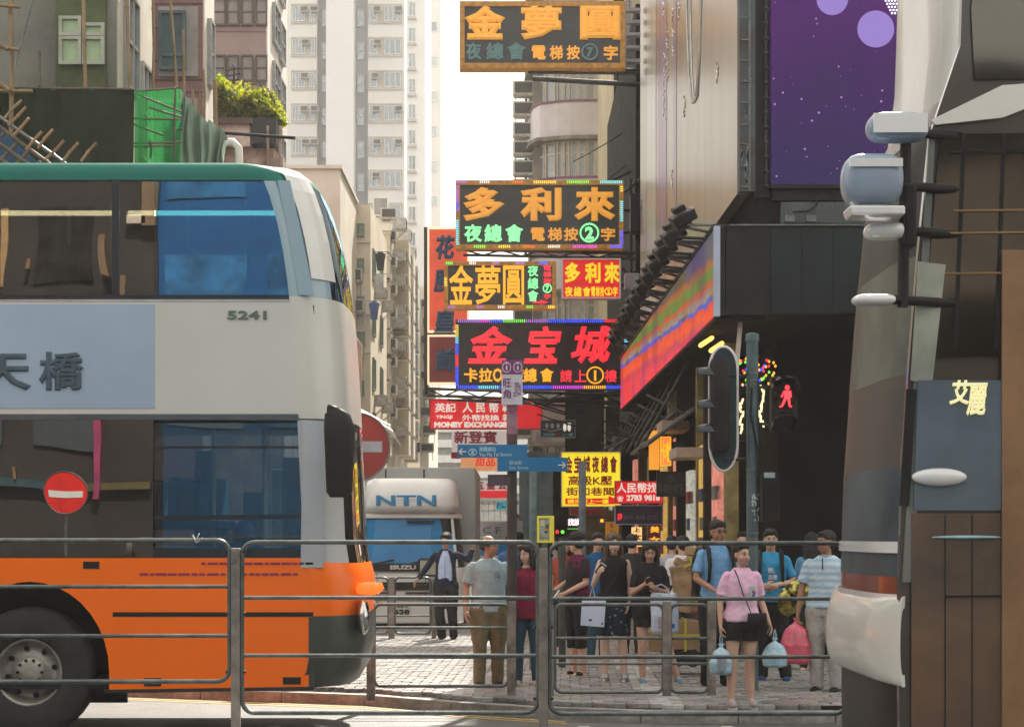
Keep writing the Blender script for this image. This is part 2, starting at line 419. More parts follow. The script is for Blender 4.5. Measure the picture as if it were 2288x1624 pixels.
# ---------------------------------------------------------------- left block 2: purple tiled building
b2 = root('purple_tiled_building', (-8.5, 30.8, 0), 'purple-pink tiled building with blue glass windows between the grey concrete building and the pink tower', 'building')
tile = bpy.data.materials.new('mauve_tile'); tile.use_nodes = True
t = tile.node_tree; N = t.nodes; bs = N['Principled BSDF']; br = N.new('ShaderNodeTexBrick'); tc = N.new('ShaderNodeTexCoord'); mp = N.new('ShaderNodeMapping')
mp.inputs['Rotation'].default_value = (R(90), 0, 0)
t.links.new(tc.outputs['Object'], mp.inputs[0]); t.links.new(mp.outputs[0], br.inputs[0]); br.inputs['Scale'].default_value = 9
br.inputs['Color1'].default_value = (.30, .15, .145, 1); br.inputs['Color2'].default_value = (.24, .115, .12, 1); br.inputs['Mortar'].default_value = (.17, .10, .10, 1)
br.inputs['Mortar Size'].default_value = .03; br.offset = 0.0; br.inputs['Brick Width'].default_value = .35; br.inputs['Row Height'].default_value = .8
t.links.new(br.outputs[0], bs.inputs['Base Color']); bs.inputs['Roughness'].default_value = .45
Y2 = 35.8
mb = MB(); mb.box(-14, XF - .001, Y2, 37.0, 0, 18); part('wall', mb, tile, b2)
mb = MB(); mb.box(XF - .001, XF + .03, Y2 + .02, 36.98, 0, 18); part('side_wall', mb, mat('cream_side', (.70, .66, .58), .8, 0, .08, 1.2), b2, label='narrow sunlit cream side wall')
trim = mat('grey_window_surround', (.36, .34, .32), .8, 0, .1, 3)
bluepane = glass('blue_window_glass', (.03, .06, .08), .28, (.45, .75, .9), .05)
for (v0, v1) in ((17, 172), (222, 372), (-190, -35)):
    a, b = WX(355, Y2), WX(443, Y2); c, d = WZ(v1, Y2), WZ(v0, Y2)
    if d - c < 0: continue
    q = MB(); q.box(a, b, Y2 - .05, Y2 - .002, c, d); part('window_surround', q, trim, b2)
    window(b2, wloc(WX(355, Y2) + .02, Y2 - .05, WZ(v1 - 12, Y2), b2), WX(415, Y2) - WX(355, Y2), WZ(v0 + 12, Y2) - WZ(v1 - 12, Y2), 1, 2, 0, mat('blue_grey_frame', (.07, .12, .15), .4), M['bluepane'], .05, .12, [(WZ(v0 + 12, Y2) - WZ(v1 - 12, Y2)) * .25])
    if v0 == 222:
        q = MB()
        for k in range(18): q.box(WX(357, Y2), WX(413, Y2), Y2 - .19, Y2 - .175, WZ(345 - k * 5.4, Y2), WZ(342.5 - k * 5.4, Y2))
        part('window_louvre', q, mat('louvre_blue', (.10, .17, .22), .5), b2)
for v in (8, 62, 135, 178, 205, 250, 300, 345):
    q = MB(); q.box(-14, WX(355, Y2) - .01 if 17 < v < 172 or 222 < v < 372 else XF, Y2 - .012, Y2 - .001, WZ(v + 3, Y2), WZ(v, Y2)); part('joint_band', q, mat('dark_tile_joint', (.10, .06, .06), .8), b2)
for za in (8.0, 9.9, 11.8):
    window(b2, wloc(XF + .03, Y2 + .35, za, b2), .45, 1.2, 1, 2, WROT)
# ---------------------------------------------------------------- left block 3: pinkish tower with long window rows
b3 = root('pink_grey_building', (-8, 45, 0), 'pinkish grey office block with rows of square window panes above the green rooftop bush', 'building')
Y3 = 45
pk = mat('pink_grey_render', (.40, .315, .29), .85, 0, .1, 1.0, .2, col2=(.31, .24, .225))
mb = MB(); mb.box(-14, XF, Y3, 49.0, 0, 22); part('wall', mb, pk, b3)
mb = MB(); mb.box(XF, XF + .03, Y3 + .02, 48.98, 0, 22); part('side_wall', mb, mat('painted_sunlit_side', (.72, .66, .60), .8, 0, .08, 1.2), b3, label='bright side wall')  # paler pink puts the sunlit look of this face into its colour
for v in (0 - 110, -2, 124 - 120 + 45, 168, 188, 70):
    q = MB(); q.box(-14, XF - .01, Y3 - .02, Y3 - .001, WZ(v + 1.5, Y3), WZ(v, Y3)); part('joint_band', q, mat('pink_joint', (.28, .20, .19), .8), b3)
for (v0, v1) in ((-62, -118), (-2 + 0, 58), (124, 183), (250, 309)):
    if v0 > v1: v0, v1 = v1, v0
    for k in range(4):
        u0 = 476 + k * 32 - (8 if k == 0 else 0); 
        if k == 0: u0 = 440
        u1 = 476 + (k + 1) * 32 - 9 + 4
        if k == 0: u1 = 506
        a = WX(u0, Y3); b = WX(u1 - 1, Y3)
        window(b3, wloc(a, Y3, WZ(v1, Y3), b3), b - a, WZ(v0, Y3) - WZ(v1, Y3), 1, 2, 0, mat('brown_frame', (.12, .115, .10), .6), M['skypane'], .035, .06)
for k, za in enumerate((10.4, 11.75, 13.1, 14.5)):
    window(b3, wloc(XF + .03, 45.9, za, b3), 1.1, .9, 2, 2, WROT); window(b3, wloc(XF + .03, 47.2, za - .1, b3), .9, .9, 2, 2, WROT)
# annex with rooftop garden in front of it
b4 = root('rooftop_annex', (-6.4, 39, 0), 'low stained annex with planter wall and black water tank', 'building')
st = mat('stained_plaster', (.52, .44, .36), .9, 0, .3, 2.0, .4, col2=(.22, .16, .13))
Y4 = 39
mb = MB(); mb.box(-9, WX(632, Y4), Y4, 42, 0, WZ(352, Y4)); mb.box(-9, WX(612, Y4), Y4 + .1, 42, WZ(352, Y4), WZ(330, Y4)); part('wall', mb, st, b4)
mb = MB(); mb.box(WX(440, Y4), WX(560, Y4), Y4 - .1, Y4 + .9, WZ(329, Y4), WZ(280, Y4)); part('planter', mb, mat('planter_pale', (.66, .60, .52), .85, 0, .2, 3, .2), b4)
mb = MB(); mb.box(WX(436, Y4), WX(567, Y4), Y4 - .2, Y4 + 1.0, WZ(281, Y4), WZ(268, Y4)); part('planter_rim', mb, mat('rim_brown', (.15, .11, .09), .9), b4)
mb = MB(); mb.box(WX(560, Y4) + .02, WX(618, Y4), Y4 - .1, Y4 + 1, WZ(322, Y4), WZ(266, Y4)); part('water_tank', mb, mat('black_plastic_tank', (.02, .025, .028), .5, 0, .2, 4), b4)
for u in (600, 628):
    q = MB(); q.tube((WX(u, Y4), Y4 - .15, WZ(285, Y4)), (WX(u + 10, Y4), Y4 - .15, 0.1), .03, n=6); part('drain_pipe', q, st, b4)

# bush on the roof
def leaf_cloud(name, centre, blobs, n, size, mats_, parent, seed=1):
    rr = random.Random(seed); q = MB()
    for i in range(n):
        bx = rr.choice(blobs); c = Vector(bx[:3]); r = Vector(bx[3:6])
        while True:
            p = Vector((rr.uniform(-1, 1), rr.uniform(-1, 1), rr.uniform(-1, 1)))
            if .25 < p.length < 1: break
        p = c + Vector((p.x * r.x, p.y * r.y, p.z * r.z)); 
        p += noise.noise_vector(p * 2.2) * .25
        d = Vector((rr.uniform(-1, 1), rr.uniform(-1, 1), rr.uniform(-.7, .9))).normalized(); e = d.cross(Vector((rr.uniform(-1, 1), rr.uniform(-1, 1), rr.uniform(-1, 1)))).normalized()
        s_ = size * rr.uniform(.6, 1.3)
        q.add([p - d * s_, p + e * s_ * .38, p + d * s_, p - e * s_ * .38], [(0, 1, 2, 3)], rr.randrange(len(mats_)))
    return part(name, q, mats_, parent)
def leafmat(name, c):
    m = mat(name, c, .55, 0, .15, 5)
    b = m.node_tree.nodes['Principled BSDF']; b.inputs['Transmission Weight'].default_value = 0.0
    N = m.node_tree.nodes; L = m.node_tree.links
    tl = N.new('ShaderNodeBsdfTranslucent'); tl.inputs[0].default_value = (c[0] * 2.6, c[1] * 2.4, c[2] * 1.2, 1)
    mx = N.new('ShaderNodeMixShader'); mx.inputs[0].default_value = .5
    L.new(b.outputs[0], mx.inputs[1]); L.new(tl.outputs[0], mx.inputs[2]); L.new(mx.outputs[0], N['Material Output'].inputs[0])
    return m
LM = [leafmat('leaf_yellow_green', (.20, .22, .02)), leafmat('leaf_green', (.10, .17, .02)), leafmat('leaf_lime', (.26, .27, .03))]
bush = root('rooftop_bush', (WX(540, 39.4), 39.4, WZ(268, 39.4)), 'bright yellow-green bush spilling over the planter on the annex roof', 'bush')
def B(u, v, ru, rv, Y=39.4): return (WX(u, Y), Y, WZ(v, Y), ru * Y / F, .55, rv * Y / F)
leaf_cloud('foliage', None, [B(500, 212, 34, 34), B(470, 235, 35, 34), B(545, 218, 40, 30), B(580, 234, 36, 28), B(520, 250, 60, 20), B(492, 200, 22, 20), B(605, 250, 22, 18)], 6500, .075, LM, bush, 4)
mb = MB()
for k in range(9):
    a = Vector((WX(455 + k * 19, 39.4), 39.4, WZ(272, 39.4))); b = a + Vector((random.uniform(-.15, .15), random.uniform(-.2, .2), random.uniform(.25, .5))); c = b + Vector((random.uniform(-.2, .2), random.uniform(-.2, .2), .3))
    mb.path([a, b, c], [.025, .016, .006], 5)
part('trunk', mb, mat('bark_brown', (.09, .06, .035), .9), bush)
# television aerials on the roof
for i, (u, vt) in enumerate(((523, 150), (546, 196), (585, 196))):
    Y = 41.0; x = WX(u, Y); q = MB(); zt = WZ(vt, Y); q.tube((x, Y, WZ(330, Y)), (x, Y, zt), .025, .018, 6)
    for k in range(4 - i): q.tube((x - .16 + .02 * k, Y, zt - .08 - k * .11), (x + .16 - .02 * k, Y - .1, zt - .05 - k * .11), .012, n=5)
    q.tube((x, Y, zt - .05), (x + .02, Y - .35, zt - .05), .012, n=5)
    thing('aerial', q, M['dark'], ['tall thin television aerial rising from the left of the rooftop bush', 'television aerial with crossed rods in the middle of the rooftop bush', 'short television aerial at the right end of the rooftop bush'][i], 'aerial', (x, Y, WZ(330, Y)), 'aerials on the annex roof')

# ---------------------------------------------------------------- cream tenement buildings further along the left side
def box_building(name, label, x0, x1, y0, y1, h, wall, side=None, base=0):
    r_ = root(name, ((x0 + x1) / 2, y0, 0), label, 'building')
    q = MB(); q.box(x0, x1, y0, y1, base, h); part('wall', q, wall, r_)
    return r_
gfr = mat('green_window_frame', (.16, .24, .17), .6); 
crm = mat('cream_tenement_render', (.74, .66, .52), .9, 0, .15, .7, .3, col2=(.60, .52, .40), detail=10)
crm2 = mat('pale_tenement_render', (.76, .71, .61), .9, 0, .12, .7, .3, col2=(.62, .56, .47))
Yc = 62
b5 = box_building('cream_tenement', 'cream plaster tenement with green framed windows, clothes hanging and window air conditioners', -12, WX(828, Yc), Yc, 70, WZ(458, Yc), crm)
mb = MB(); mb.box(-12, WX(760, Yc - 6), Yc - 6, Yc - .01, 0, WZ(378, Yc - 6)); part('front_wing', mb, crm2, b5)
mb = MB(); mb.box(-12.1, WX(764, Yc - 6.1), Yc - 6.1, Yc - .01, WZ(378, Yc - 6), WZ(370, Yc - 6)); part('cornice', mb, crm2, b5)
for v in (540, 786 - 0, 700):
    mb = MB(); mb.box(-12, WX(829, Yc), Yc - .06, Yc - .001, WZ(v + 3, Yc), WZ(v, Yc)); part('string_course', mb, crm2, b5)
for i, (u0, v0, u1, v1) in enumerate(((787, 578, 812, 610), (786, 662, 812, 700), (790, 742, 814, 776), (790, 850, 812, 885), (788, 500, 812, 530), (762, 640, 775, 690))):
    o = window(b5, wloc(WX(u0 - 2, Yc), Yc, WZ(v1, Yc), b5), WX(u1, Yc) - WX(u0 - 4, Yc), WZ(v0, Yc) - WZ(v1, Yc), 2, 2, 0, gfr, M['skypane'], .05, .08)
for i, (u, v) in enumerate(((768, 632), (770, 800), (772, 700), (745, 560))):
    aircon(b5, wloc(WX(u, Yc), Yc, WZ(v, Yc), b5), 0, .85)
for k in range(4):
    za = 4.6 + k * 1.32 * 1.3
    for yy in (62.8, 66.4):
        window(b5, wloc(WX(828, Yc), yy, za, b5), 1.1, 1.0, 2, 1, WROT, gfr, M['skypane'], .04, .05)
        if k % 2: aircon(b5, wloc(WX(828, Yc), yy + .9, za - .45, b5), WROT, .7)
mb = MB(); mb.tube((WX(765, Yc), Yc - .1, 0), (WX(765, Yc), Yc - .1, WZ(470, Yc)), .05, n=6); part('drain_pipe', mb, st, b5)
# second tenement, further, with balconies and clutter
Yd = 72
b6 = box_building('balcony_tenement', 'tall pale tenement crowded with balconies, awnings and air conditioners beyond the cream one', -12, WX(872, Yd), Yd, 84, WZ(500, Yd), crm2)
rr = random.Random(5)
for k in range(9):
    z = WZ(525 + k * 56, Yd)
    q = MB(); q.box(WX(832, Yd), WX(872, Yd) + .05, Yd - .9, Yd - .01, z - .75, z - .1); q.box(WX(832, Yd) - .03, WX(872, Yd) + .08, Yd - .95, Yd - .01, z - .1, z - .02)
    part('balcony', q, crm2 if k % 2 else crm, b6)
    window(b6, wloc(WX(834, Yd), Yd - .01, z + .05, b6), .55, 1.3, 1, 2, 0, gfr if k % 2 else M['white'], M['skypane'], .04, .06)
    aircon(b6, wloc(WX(852, Yd), Yd - .01, z + .35 + rr.uniform(0, .3), b6), 0, .8)
    q = MB(); q.quad((WX(834, Yd), Yd - .9, z + 1.5 - .55), (WX(874, Yd), Yd - 1.0, z + 1.5 - .6), (WX(874, Yd), Yd, z + 1.55), (WX(834, Yd), Yd, z + 1.55)); q.quad((WX(834, Yd), Yd - .9, z + .93), (WX(834, Yd), Yd - .0, z + 1.53), (WX(874, Yd), Yd, z + 1.53), (WX(874, Yd), Yd - 1.0, z + .88))
    if rr.random() < .7: part('awning', q, mat('awning_dark', (.16, .15, .13), .8) if k % 3 == 0 else crm, b6)
    for j in range(3):
        yy = Yd + 1.4 + j * 3.6
        aircon(b6, wloc(WX(872, Yd), yy, z + rr.uniform(-.2, .6), b6), WROT, .9)
        q = MB(); q.box(WX(872, Yd), WX(872, Yd) + .55, yy + .9, yy + 2.3, z - .6, z + .15); part('balcony', q, [crm, crm2, M['acwhite']][j % 3], b6)
for (u, v, c) in ((783, 716, (.02, .04, .16)), (836, 700, (.06, .12, .3)), (846, 640, (.5, .5, .48)), (850, 590, (.02, .02, .02))):
    q = MB(); x = WX(u, Yc - .6); z = WZ(v, Yc - .6)
    q.tube((x - .2, Yc - .6, z + .38), (x + .25, Yc - .6, z + .38), .015, n=5)
    cloth = MB(); cloth.loft([((x, Yc - .6, z - .2), .10, .02), ((x, Yc - .6, z + .1), .13, .03), ((x, Yc - .6, z + .3), .17, .03), ((x, Yc - .6, z + .37), .05, .02)], 10)
    r_ = root('hanging_shirt', (x, Yc - .6, z + .38), {783: 'dark blue shirt drying under the lower cream tenement window', 836: 'mid blue shirt drying on the balcony tenement', 846: 'pale shirt drying high on the balcony tenement', 850: 'black shirt drying near the top of the balcony tenement'}[u], 'laundry')
    part('hanger', q, M['steel'], r_); part('shirt', cloth, mat('laundry_%d' % u, c, .9), r_)
# third: far low cream house with washing line
Ye = 95
b7 = box_building('far_cream_house', 'pale weathered low house closing the view above the lorries, washing line across it', WX(880, Ye), WX(952, Ye), Ye, 110, WZ(838, Ye), crm)
for i, (u, v) in enumerate(((890, 862), (918, 862), (892, 905), (920, 908), (935, 880), (900, 960), (925, 962))):
    window(b7, wloc(WX(u, Ye), Ye, WZ(v + 12, Ye), b7), .42, .45, 1, 2, 0, gfr, None, .04, .06)
q = MB(); q.box(WX(884, Ye), WX(930, Ye), Ye - .6, Ye - .01, WZ(952, Ye), WZ(946, Ye)); part('canopy', q, M['dark'], b7)
wl_ = root('washing_line', (WX(880, 80), 80, WZ(985, 80)), 'washing line with small dark and orange-red clothes in front of the far cream house', 'washing line')
q = MB(); q.tube((WX(876, 80), 80, WZ(988, 80)), (WX(938, 80), 80, WZ(984, 80)), .02, n=5); part('line', q, M['steel'], wl_)
for i, (u, c) in enumerate(((884, (.05, .06, .08)), (893, (.3, .05, .04)), (903, (.03, .03, .05)), (919, (.55, .10, .03)), (929, (.35, .3, .28)), (935, (.06, .06, .09)))):
    q = MB(); x = WX(u, 80); z = WZ(990, 80); q.loft([((x, 80, z - .36), .06, .015), ((x, 80, z), .08, .02), ((x, 80, z + .04), .07, .015)], 8); part('garment', q, mat('garment_%d' % i, c, .9), wl_)
b8 = box_building('striped_parking_block', 'pale building with horizontal white bands behind the hotel sign', WX(952, 130), WX(1180, 130), 130, 150, WZ(905, 130), mat('band_grey', (.42, .42, .42), .8))
for k in range(6):
    q = MB(); q.box(WX(950, 130), WX(1182, 130), 129.4, 129.99, WZ(932 + k * 34, 130), WZ(915 + k * 34, 130)); part('white_band', q, M['white'], b8)
b9 = box_building('slim_far_tenement', 'slim pale tenement with pipes and air conditioners beside the dark red sign boards', WX(938, 84), WX(958, 84), 84, 94, WZ(640, 84), crm2)
for k in range(9): aircon(b9, wloc(WX(940 + (k % 2) * 4, 84), 84, WZ(690 + k * 40, 84), b9), 0, .8)
for k in range(6):
    window(b9, wloc(WX(948, 84), 84, WZ(700 + k * 55, 84), b9), .22, .6, 1, 2, 0, gfr, None, .03, .05)
# ---------------------------------------------------------------- white towers
wt = mat('white_tower_render', (.74, .72, .68), .85, 0, .05, .12, .1)
wtg = mat('grey_tower_recess', (.36, .36, .37), .85, 0, .08, .2, .1)
Yt = 170.0
t1 = root('white_tower', (WX(760, Yt), Yt, 0), 'tall white residential tower with stacked window rows and grey recesses', 'building')
H1 = 51
mb = MB(); mb.box(WX(640, Yt), WX(708, Yt), Yt, Yt + 14, 0, H1); mb.box(WX(822, Yt), WX(904, Yt), Yt, Yt + 3.5, 0, H1); part('wall', mb, wt, t1)
mb = MB(); mb.box(WX(708, Yt) + .01, WX(822, Yt) - .01, Yt + 1.2, Yt + 14, 0, H1); part('recess_wall', mb, wtg, t1)
mb = MB(); mb.box(WX(732, Yt), WX(793, Yt), Yt - 1.5, Yt + 1.18, 0, H1); part('fin_wall', mb, mat('white_fin', (.76, .74, .73), .8, 0, .03, .1), t1)
mb = MB()
rr = random.Random(11)
surm = mat('beige_spandrel', (.50, .45, .40), .8, 0, .1, .5)
wfr = mat('faded_white_frame', (.62, .63, .60), .6)
z = WZ(50 + 74 * 11, Yt); k = 0
while z < H1 - 2:
    for (ua, ub) in ((651, 707), (823, 899)):
        a, b = WX(ua, Yt), WX(ub, Yt); hh = 37 * Yt / F
        q = MB(); q.box(a, b, Yt - .12, Yt - .01, z - .15, z + .02); q.box(a, b, Yt - .12, Yt - .01, z + hh, z + hh + .12); q.box(a, b, Yt - .06, Yt - .01, z + .02, z + hh)
        part('window_band', q, surm, t1)
        w1 = (b - a) * .50; w2 = (b - a) * .24
        if ua > 800: window(t1, wloc(a + .1, Yt - .06, z + .04, t1), w2, hh - .1, 1, 1, 0, wfr, None, .07, .1, curtain=CURT[0]); window(t1, wloc(b - w1 - .1, Yt - .06, z + .04, t1), w1, hh - .1, rr.choice((3, 4)), 1, 0, wfr, None, .07, .1, curtain=CURT[rr.randrange(2)] if rr.random() < .7 else None)
        else: window(t1, wloc(a + .1, Yt - .06, z + .04, t1), w1, hh - .1, 4, 1, 0, wfr, None, .07, .1, curtain=CURT[0] if rr.random() < .6 else None); window(t1, wloc(b - w2 - .12, Yt - .06, z + .04, t1), w2, hh - .1, 2, 1, 0, wfr, None, .07, .1)
        aircon(t1, wloc(a + (b - a) * (.13 if ua > 800 else .42) + rr.uniform(-.1, .1), Yt - .06, z + hh - .62, t1), 0, .95)
        if rr.random() < .5: aircon(t1, wloc(a + (b - a) * .78, Yt - .06, z + hh - .62, t1), 0, .95)
    for (ua, ub) in ((716, 732), (796, 812)):
        window(t1, wloc(WX(ua, Yt), Yt + 1.2, z - .1, t1), WX(ub, Yt) - WX(ua, Yt), 1.5, 1, 2, 0, wfr, None, .07, .15, curtain=CURT[0])
    z += 74 * Yt / F; k += 1
Yu = 215
t2 = root('far_white_tower', (WX(925, Yu), Yu, 0), 'slimmer white tower fading into haze right of the nearer tower', 'building')
mb = MB(); mb.box(WX(896, Yu), WX(950, Yu), Yu, Yu + 16, 0, 64); part('wall', mb, wt, t2)
z = WZ(38 + 57 * 17, Yu)
while z < 62:
    window(t2, wloc(WX(913, Yu), Yu, z, t2), WX(929, Yu) - WX(913, Yu), 1.55, 2, 1, 0, wfr, None, .08, .12, curtain=CURT[0] if rr.random() < .6 else None)
    q = MB(); q.box(WX(911, Yu), WX(931, Yu), Yu - .5, Yu - .01, z - .35, z - .15); part('sill', q, surm, t2)
    z += 57 * Yu / F
# side wing of thin marks
t3 = root('hazy_side_tower', (WX(965, 240), 240, 0), 'faintest tower almost lost in haze', 'building')
mb = MB(); mb.box(WX(945, 240), WX(985, 240), 240, 256, 0, 68); part('wall', mb, wt, t3)
z = 16
while z < 66:
    window(t3, wloc(WX(962, 240), 240, z, t3), .8, 1.2, 1, 1, 0, wfr, None, .1, .12); z += 4.2
# ---------------------------------------------------------------- curved-bay building at the right of the gap
Yb = 70.0
cb = root('curved_bay_building', (WX(1290, Yb), Yb, 0), 'old building with rounded pale balconies and wrapped windows behind the hanging night club signs', 'building')
pal = mat('pale_mauve_balcony', (.56, .52, .53), .75, 0, .08, .8, .2)
plum = mat('plum_trim', (.20, .08, .13), .7); slabm = mat('grey_brown_slab', (.20, .18, .15), .85, 0, .25, 2, .3)
arc = [(1196, 3.6), (1200, 2.2), (1207, 1.2), (1222, .55), (1245, .2), (1275, .05), (1310, 0), (1372, 0)]
def bp(u, d, out=0.0): return (WX(u, Yb) - (out if u < 1230 else 0) * .7, Yb + d - out)
def bay_band(q, v0, v1, out, th=.12):
    P0 = [bp(u, d, out) for u, d in arc]; P1 = [bp(u, d, out - th) for u, d in arc]; n = len(arc)
    z0, z1 = WZ(v1, Yb), WZ(v0, Yb)
    vs = [(x, y, z0) for x, y in P0] + [(x, y, z1) for x, y in P0] + [(x + .05, y, z0) for x, y in P1] + [(x + .05, y, z1) for x, y in P1]
    for i in range(n - 1):
        q.add([vs[i], vs[i + 1], vs[n + i + 1], vs[n + i]], [(0, 1, 2, 3)], 0, True)
        q.add([vs[n + i], vs[n + i + 1], vs[3 * n + i + 1], vs[3 * n + i]], [(0, 1, 2, 3)])
        q.add([vs[i + 1], vs[i], vs[2 * n + i], vs[2 * n + i + 1]], [(0, 1, 2, 3)])
mb = MB(); mb.box(WX(1186, Yb), WX(1372, Yb), Yb + 3.7, Yb + 12, 0, 26); mb.box(WX(1192, Yb), WX(1372, Yb), Yb + .9, Yb + 3.7, 0, 26)
part('wall', mb, mat('tired_bay_wall', (.22, .20, .17), .9, 0, .2, 1, .3), cb)
bpane = M['skypane']
for k in range(-2, 8):
    v = 232 + k * 170
    q = MB(); bay_band(q, v, v + 76, .35); part('balcony', q, pal if k in (0, 1, 2, 5) else mat('mauve_brown_balcony', (.30, .25, .25), .8, 0, .2, 1.5, .2), cb)
    q = MB(); bay_band(q, v - 5, v - .3, .40); part('balcony_trim', q, plum, cb)
    q = MB(); bay_band(q, v + 76.3, v + 84, .55, .5); part('balcony_slab', q, slabm, cb)
    # mullioned windows above each balcony
    wa, wb = v - 88, v - 5
    for (ua, da), (ub, db) in zip(arc[1:], arc[2:]):
        n = 1 if ub < 1250 else (2 if ub < 1320 else 3)
        for j in range(n):
            p0 = Vector((WX(ua, Yb), Yb + da, 0)).lerp(Vector((WX(ub, Yb), Yb + db, 0)), j / n); p1 = Vector((WX(ua, Yb), Yb + da, 0)).lerp(Vector((WX(ub, Yb), Yb + db, 0)), (j + 1) / n)
            d = p1 - p0; hh = WZ(wa, Yb) - WZ(wb, Yb)
            window(cb, Vector((p0.x, p0.y, WZ(wb, Yb))) - worldloc(cb), d.length, hh, 1, 2, math.atan2(d.y, d.x), mat('cream_bay_frame', (.42, .39, .34), .6), bpane, .07, .1, [hh * .66])
for v in (215, 262, 305, 350, 392, 168, 440, 600, 690, 760, 905, 950):
    aircon(cb, Vector((WX(1192, Yb) - .72, Yb + 2.2, WZ(v + 20, Yb))) - worldloc(cb), 0, 1.05)
for v in (280, 330, 378):
    aircon(cb, Vector((WX(1186, Yb) - .6, Yb + 5.2, WZ(v, Yb))) - worldloc(cb), 0, 1.0)
mb = MB(); mb.tube((WX(1176, Yb), Yb + 3.5, 12), (WX(1178, Yb), Yb + 3.5, WZ(155, Yb) + 3), .06, n=6); part('drain_pipe', mb, M['dark'], cb)
# yellow-cream neighbour
Yn = 58
nb = root('yellow_cream_building', (WX(1410, Yn), Yn, 0), 'yellowish plastered wall strip with pipes between the curved bay building and the tall silver advertisement', 'building')
mb = MB(); mb.box(WX(1372, Yn), 6, Yn, 69, 0, 22); part('wall', mb, mat('yellowish_plaster', (.50, .44, .28), .85, 0, .2, 1, .3, col2=(.36, .30, .19)), nb)
for u, m_ in ((1376, M['dark_matt']), (1388, M['dark_matt']), (1402, M['steel'])):
    q = MB(); q.tube((WX(u, Yn), Yn - .12, 0), (WX(u, Yn), Yn - .12, 21), .07, n=6); part('drain_pipe', q, m_, nb)
for k, v in enumerate((90, 170, 328, 470, 600)):
    q = MB(); q.box(WX(1405, Yn), WX(1432, Yn), Yn - .06, Yn - .002, WZ(v + 2, Yn), WZ(v, Yn)); part('string_course', q, slabm, nb)
    q = MB(); q.box(WX(1384, Yn), WX(1394, Yn), Yn - .5, Yn - .01, WZ(v + 70, Yn), WZ(v + 8, Yn)); part('side_fin', q, slabm, nb)
# lower canopy clutter in front of them: dark awnings over the pavement on the right
aw = root('shop_awnings_frame', (2.2, 44, 0), 'dark sagging awning roof of patched sheets over the shops under the display screen', 'awning')
for k in range(9):
    y = 29.5 + k * 2.2; xl = 2.02 - .06 * k + (k % 3) * .12
    q = MB(); z0 = 3.05 + (k % 2) * .12 + k * .035; q.add([(xl, y, z0), (2.75, y, z0 + .55), (2.75, y + 2.15, z0 + .6), (xl, y + 2.15, z0 + .04), (xl, y, z0 + .05), (2.75, y, z0 + .6), (2.75, y + 2.15, z0 + .65), (xl, y + 2.15, z0 + .09)],
                       [(0, 3, 2, 1), (4, 5, 6, 7), (0, 1, 5, 4), (1, 2, 6, 5), (2, 3, 7, 6), (3, 0, 4, 7)])
    part('awning_sheet', q, M['dark'] if k % 2 else mat('old_tin', (.07, .065, .055), .6, .3, .3, 4, .3), aw)
for k in range(8):
    y = 30 + k * 2.3; q = MB(); q.tube((2.0, y, 3.15), (2.75, y, 4.5), .03, n=5); q.tube((2.1, y + 1, 3.9), (2.75, y + .2, 3.5), .025, n=5); part('stay', q, M['dark'], aw)

# ---------------------------------------------------------------- right corner building
def fx(Y): return 2.65 - .00877 * Y                # plane of the display screen
def bx_(Y): return 3.0 - .00877 * Y                # plane of the big advertisement
cbld = root('corner_building', (6, 24.5, 0), 'dark corner building carrying the purple screen and the silver advertisement above a canopy', 'building')
mb = MB(); mb.box(3.02, 16, 24.6, 44, 4.4, 13.5); mb.box(2.75, 3.3, 44.2, 57.5, 3.6, 13.5); part('wall', mb, M['dark_matt'], cbld)
mb = MB(); mb.box(3.02, 16, 30.0, 44, 0, 4.38); part('shop_back_wall', mb, M['dark_matt'], cbld)
# steel column with ladder at the corner
Yq = 24.45
mb = MB(); mb.box(WX(1652, Yq), WX(1688, Yq), Yq, Yq + .14, WZ(428, Yq), 12.5); part('corner_column', mb, mat('blue_grey_panel', (.075, .10, .11), .55, .2, .3, 2.5, .3, col2=(.06, .045, .035)), cbld)
q = MB(); x = WX(1673, Yq); q.tube((x, Yq - .08, WZ(428, Yq)), (x, Yq - .08, 12), .012, n=5)
for k in range(11): z = WZ(422 - k * 47, Yq); q.tube((WX(1655, Yq), Yq - .07, z + random.uniform(-.03, .03)), (x, Yq - .08, z), .012, n=5)
part('ladder', q, M['steel'], cbld)
q = MB()
for (u, v, a, b) in ((1664, 185, 3, 14), (1676, 180, 4, 22), (1658, 345, 5, 22), (1672, 350, 7, 52), (1666, 380, 4, 30), (1666, 255, 3, 10), (1670, 405, 5, 14)):
    for j in range(3): q.add([(WX(u + random.uniform(-a, a) * .6, Yq), Yq - .004, WZ(v - b / 2, Yq)), (WX(u + a * .5, Yq), Yq - .004, WZ(v + random.uniform(-.2, .2) * b, Yq)), (WX(u + random.uniform(-a, a) * .5, Yq), Yq - .004, WZ(v + b / 2 + j * 3, Yq)), (WX(u - a * .6, Yq), Yq - .004, WZ(v + random.uniform(-.3, .3) * b, Yq))], [(0, 3, 2, 1)])
part('paper_remnant', q, mat('torn_paper', (.42, .50, .52), .8), cbld)
mb = MB(); mb.box(WX(1689, Yq), WX(1719, Yq), Yq + .05, Yq + .14, WZ(440, Yq), 12.5); part('dark_strip', mb, M['black'], cbld)
q = MB(); x = WX(1711, Yq); q.tube((x, Yq - .02, WZ(425, Yq)), (x, Yq - .02, 12), .018, n=6)
for k in range(14): q.ell((x, Yq - .03, WZ(418 - k * 33, Yq)), .035, .03, .03, 6, 4)
part('cable_conduit', q, M['dark'], cbld)
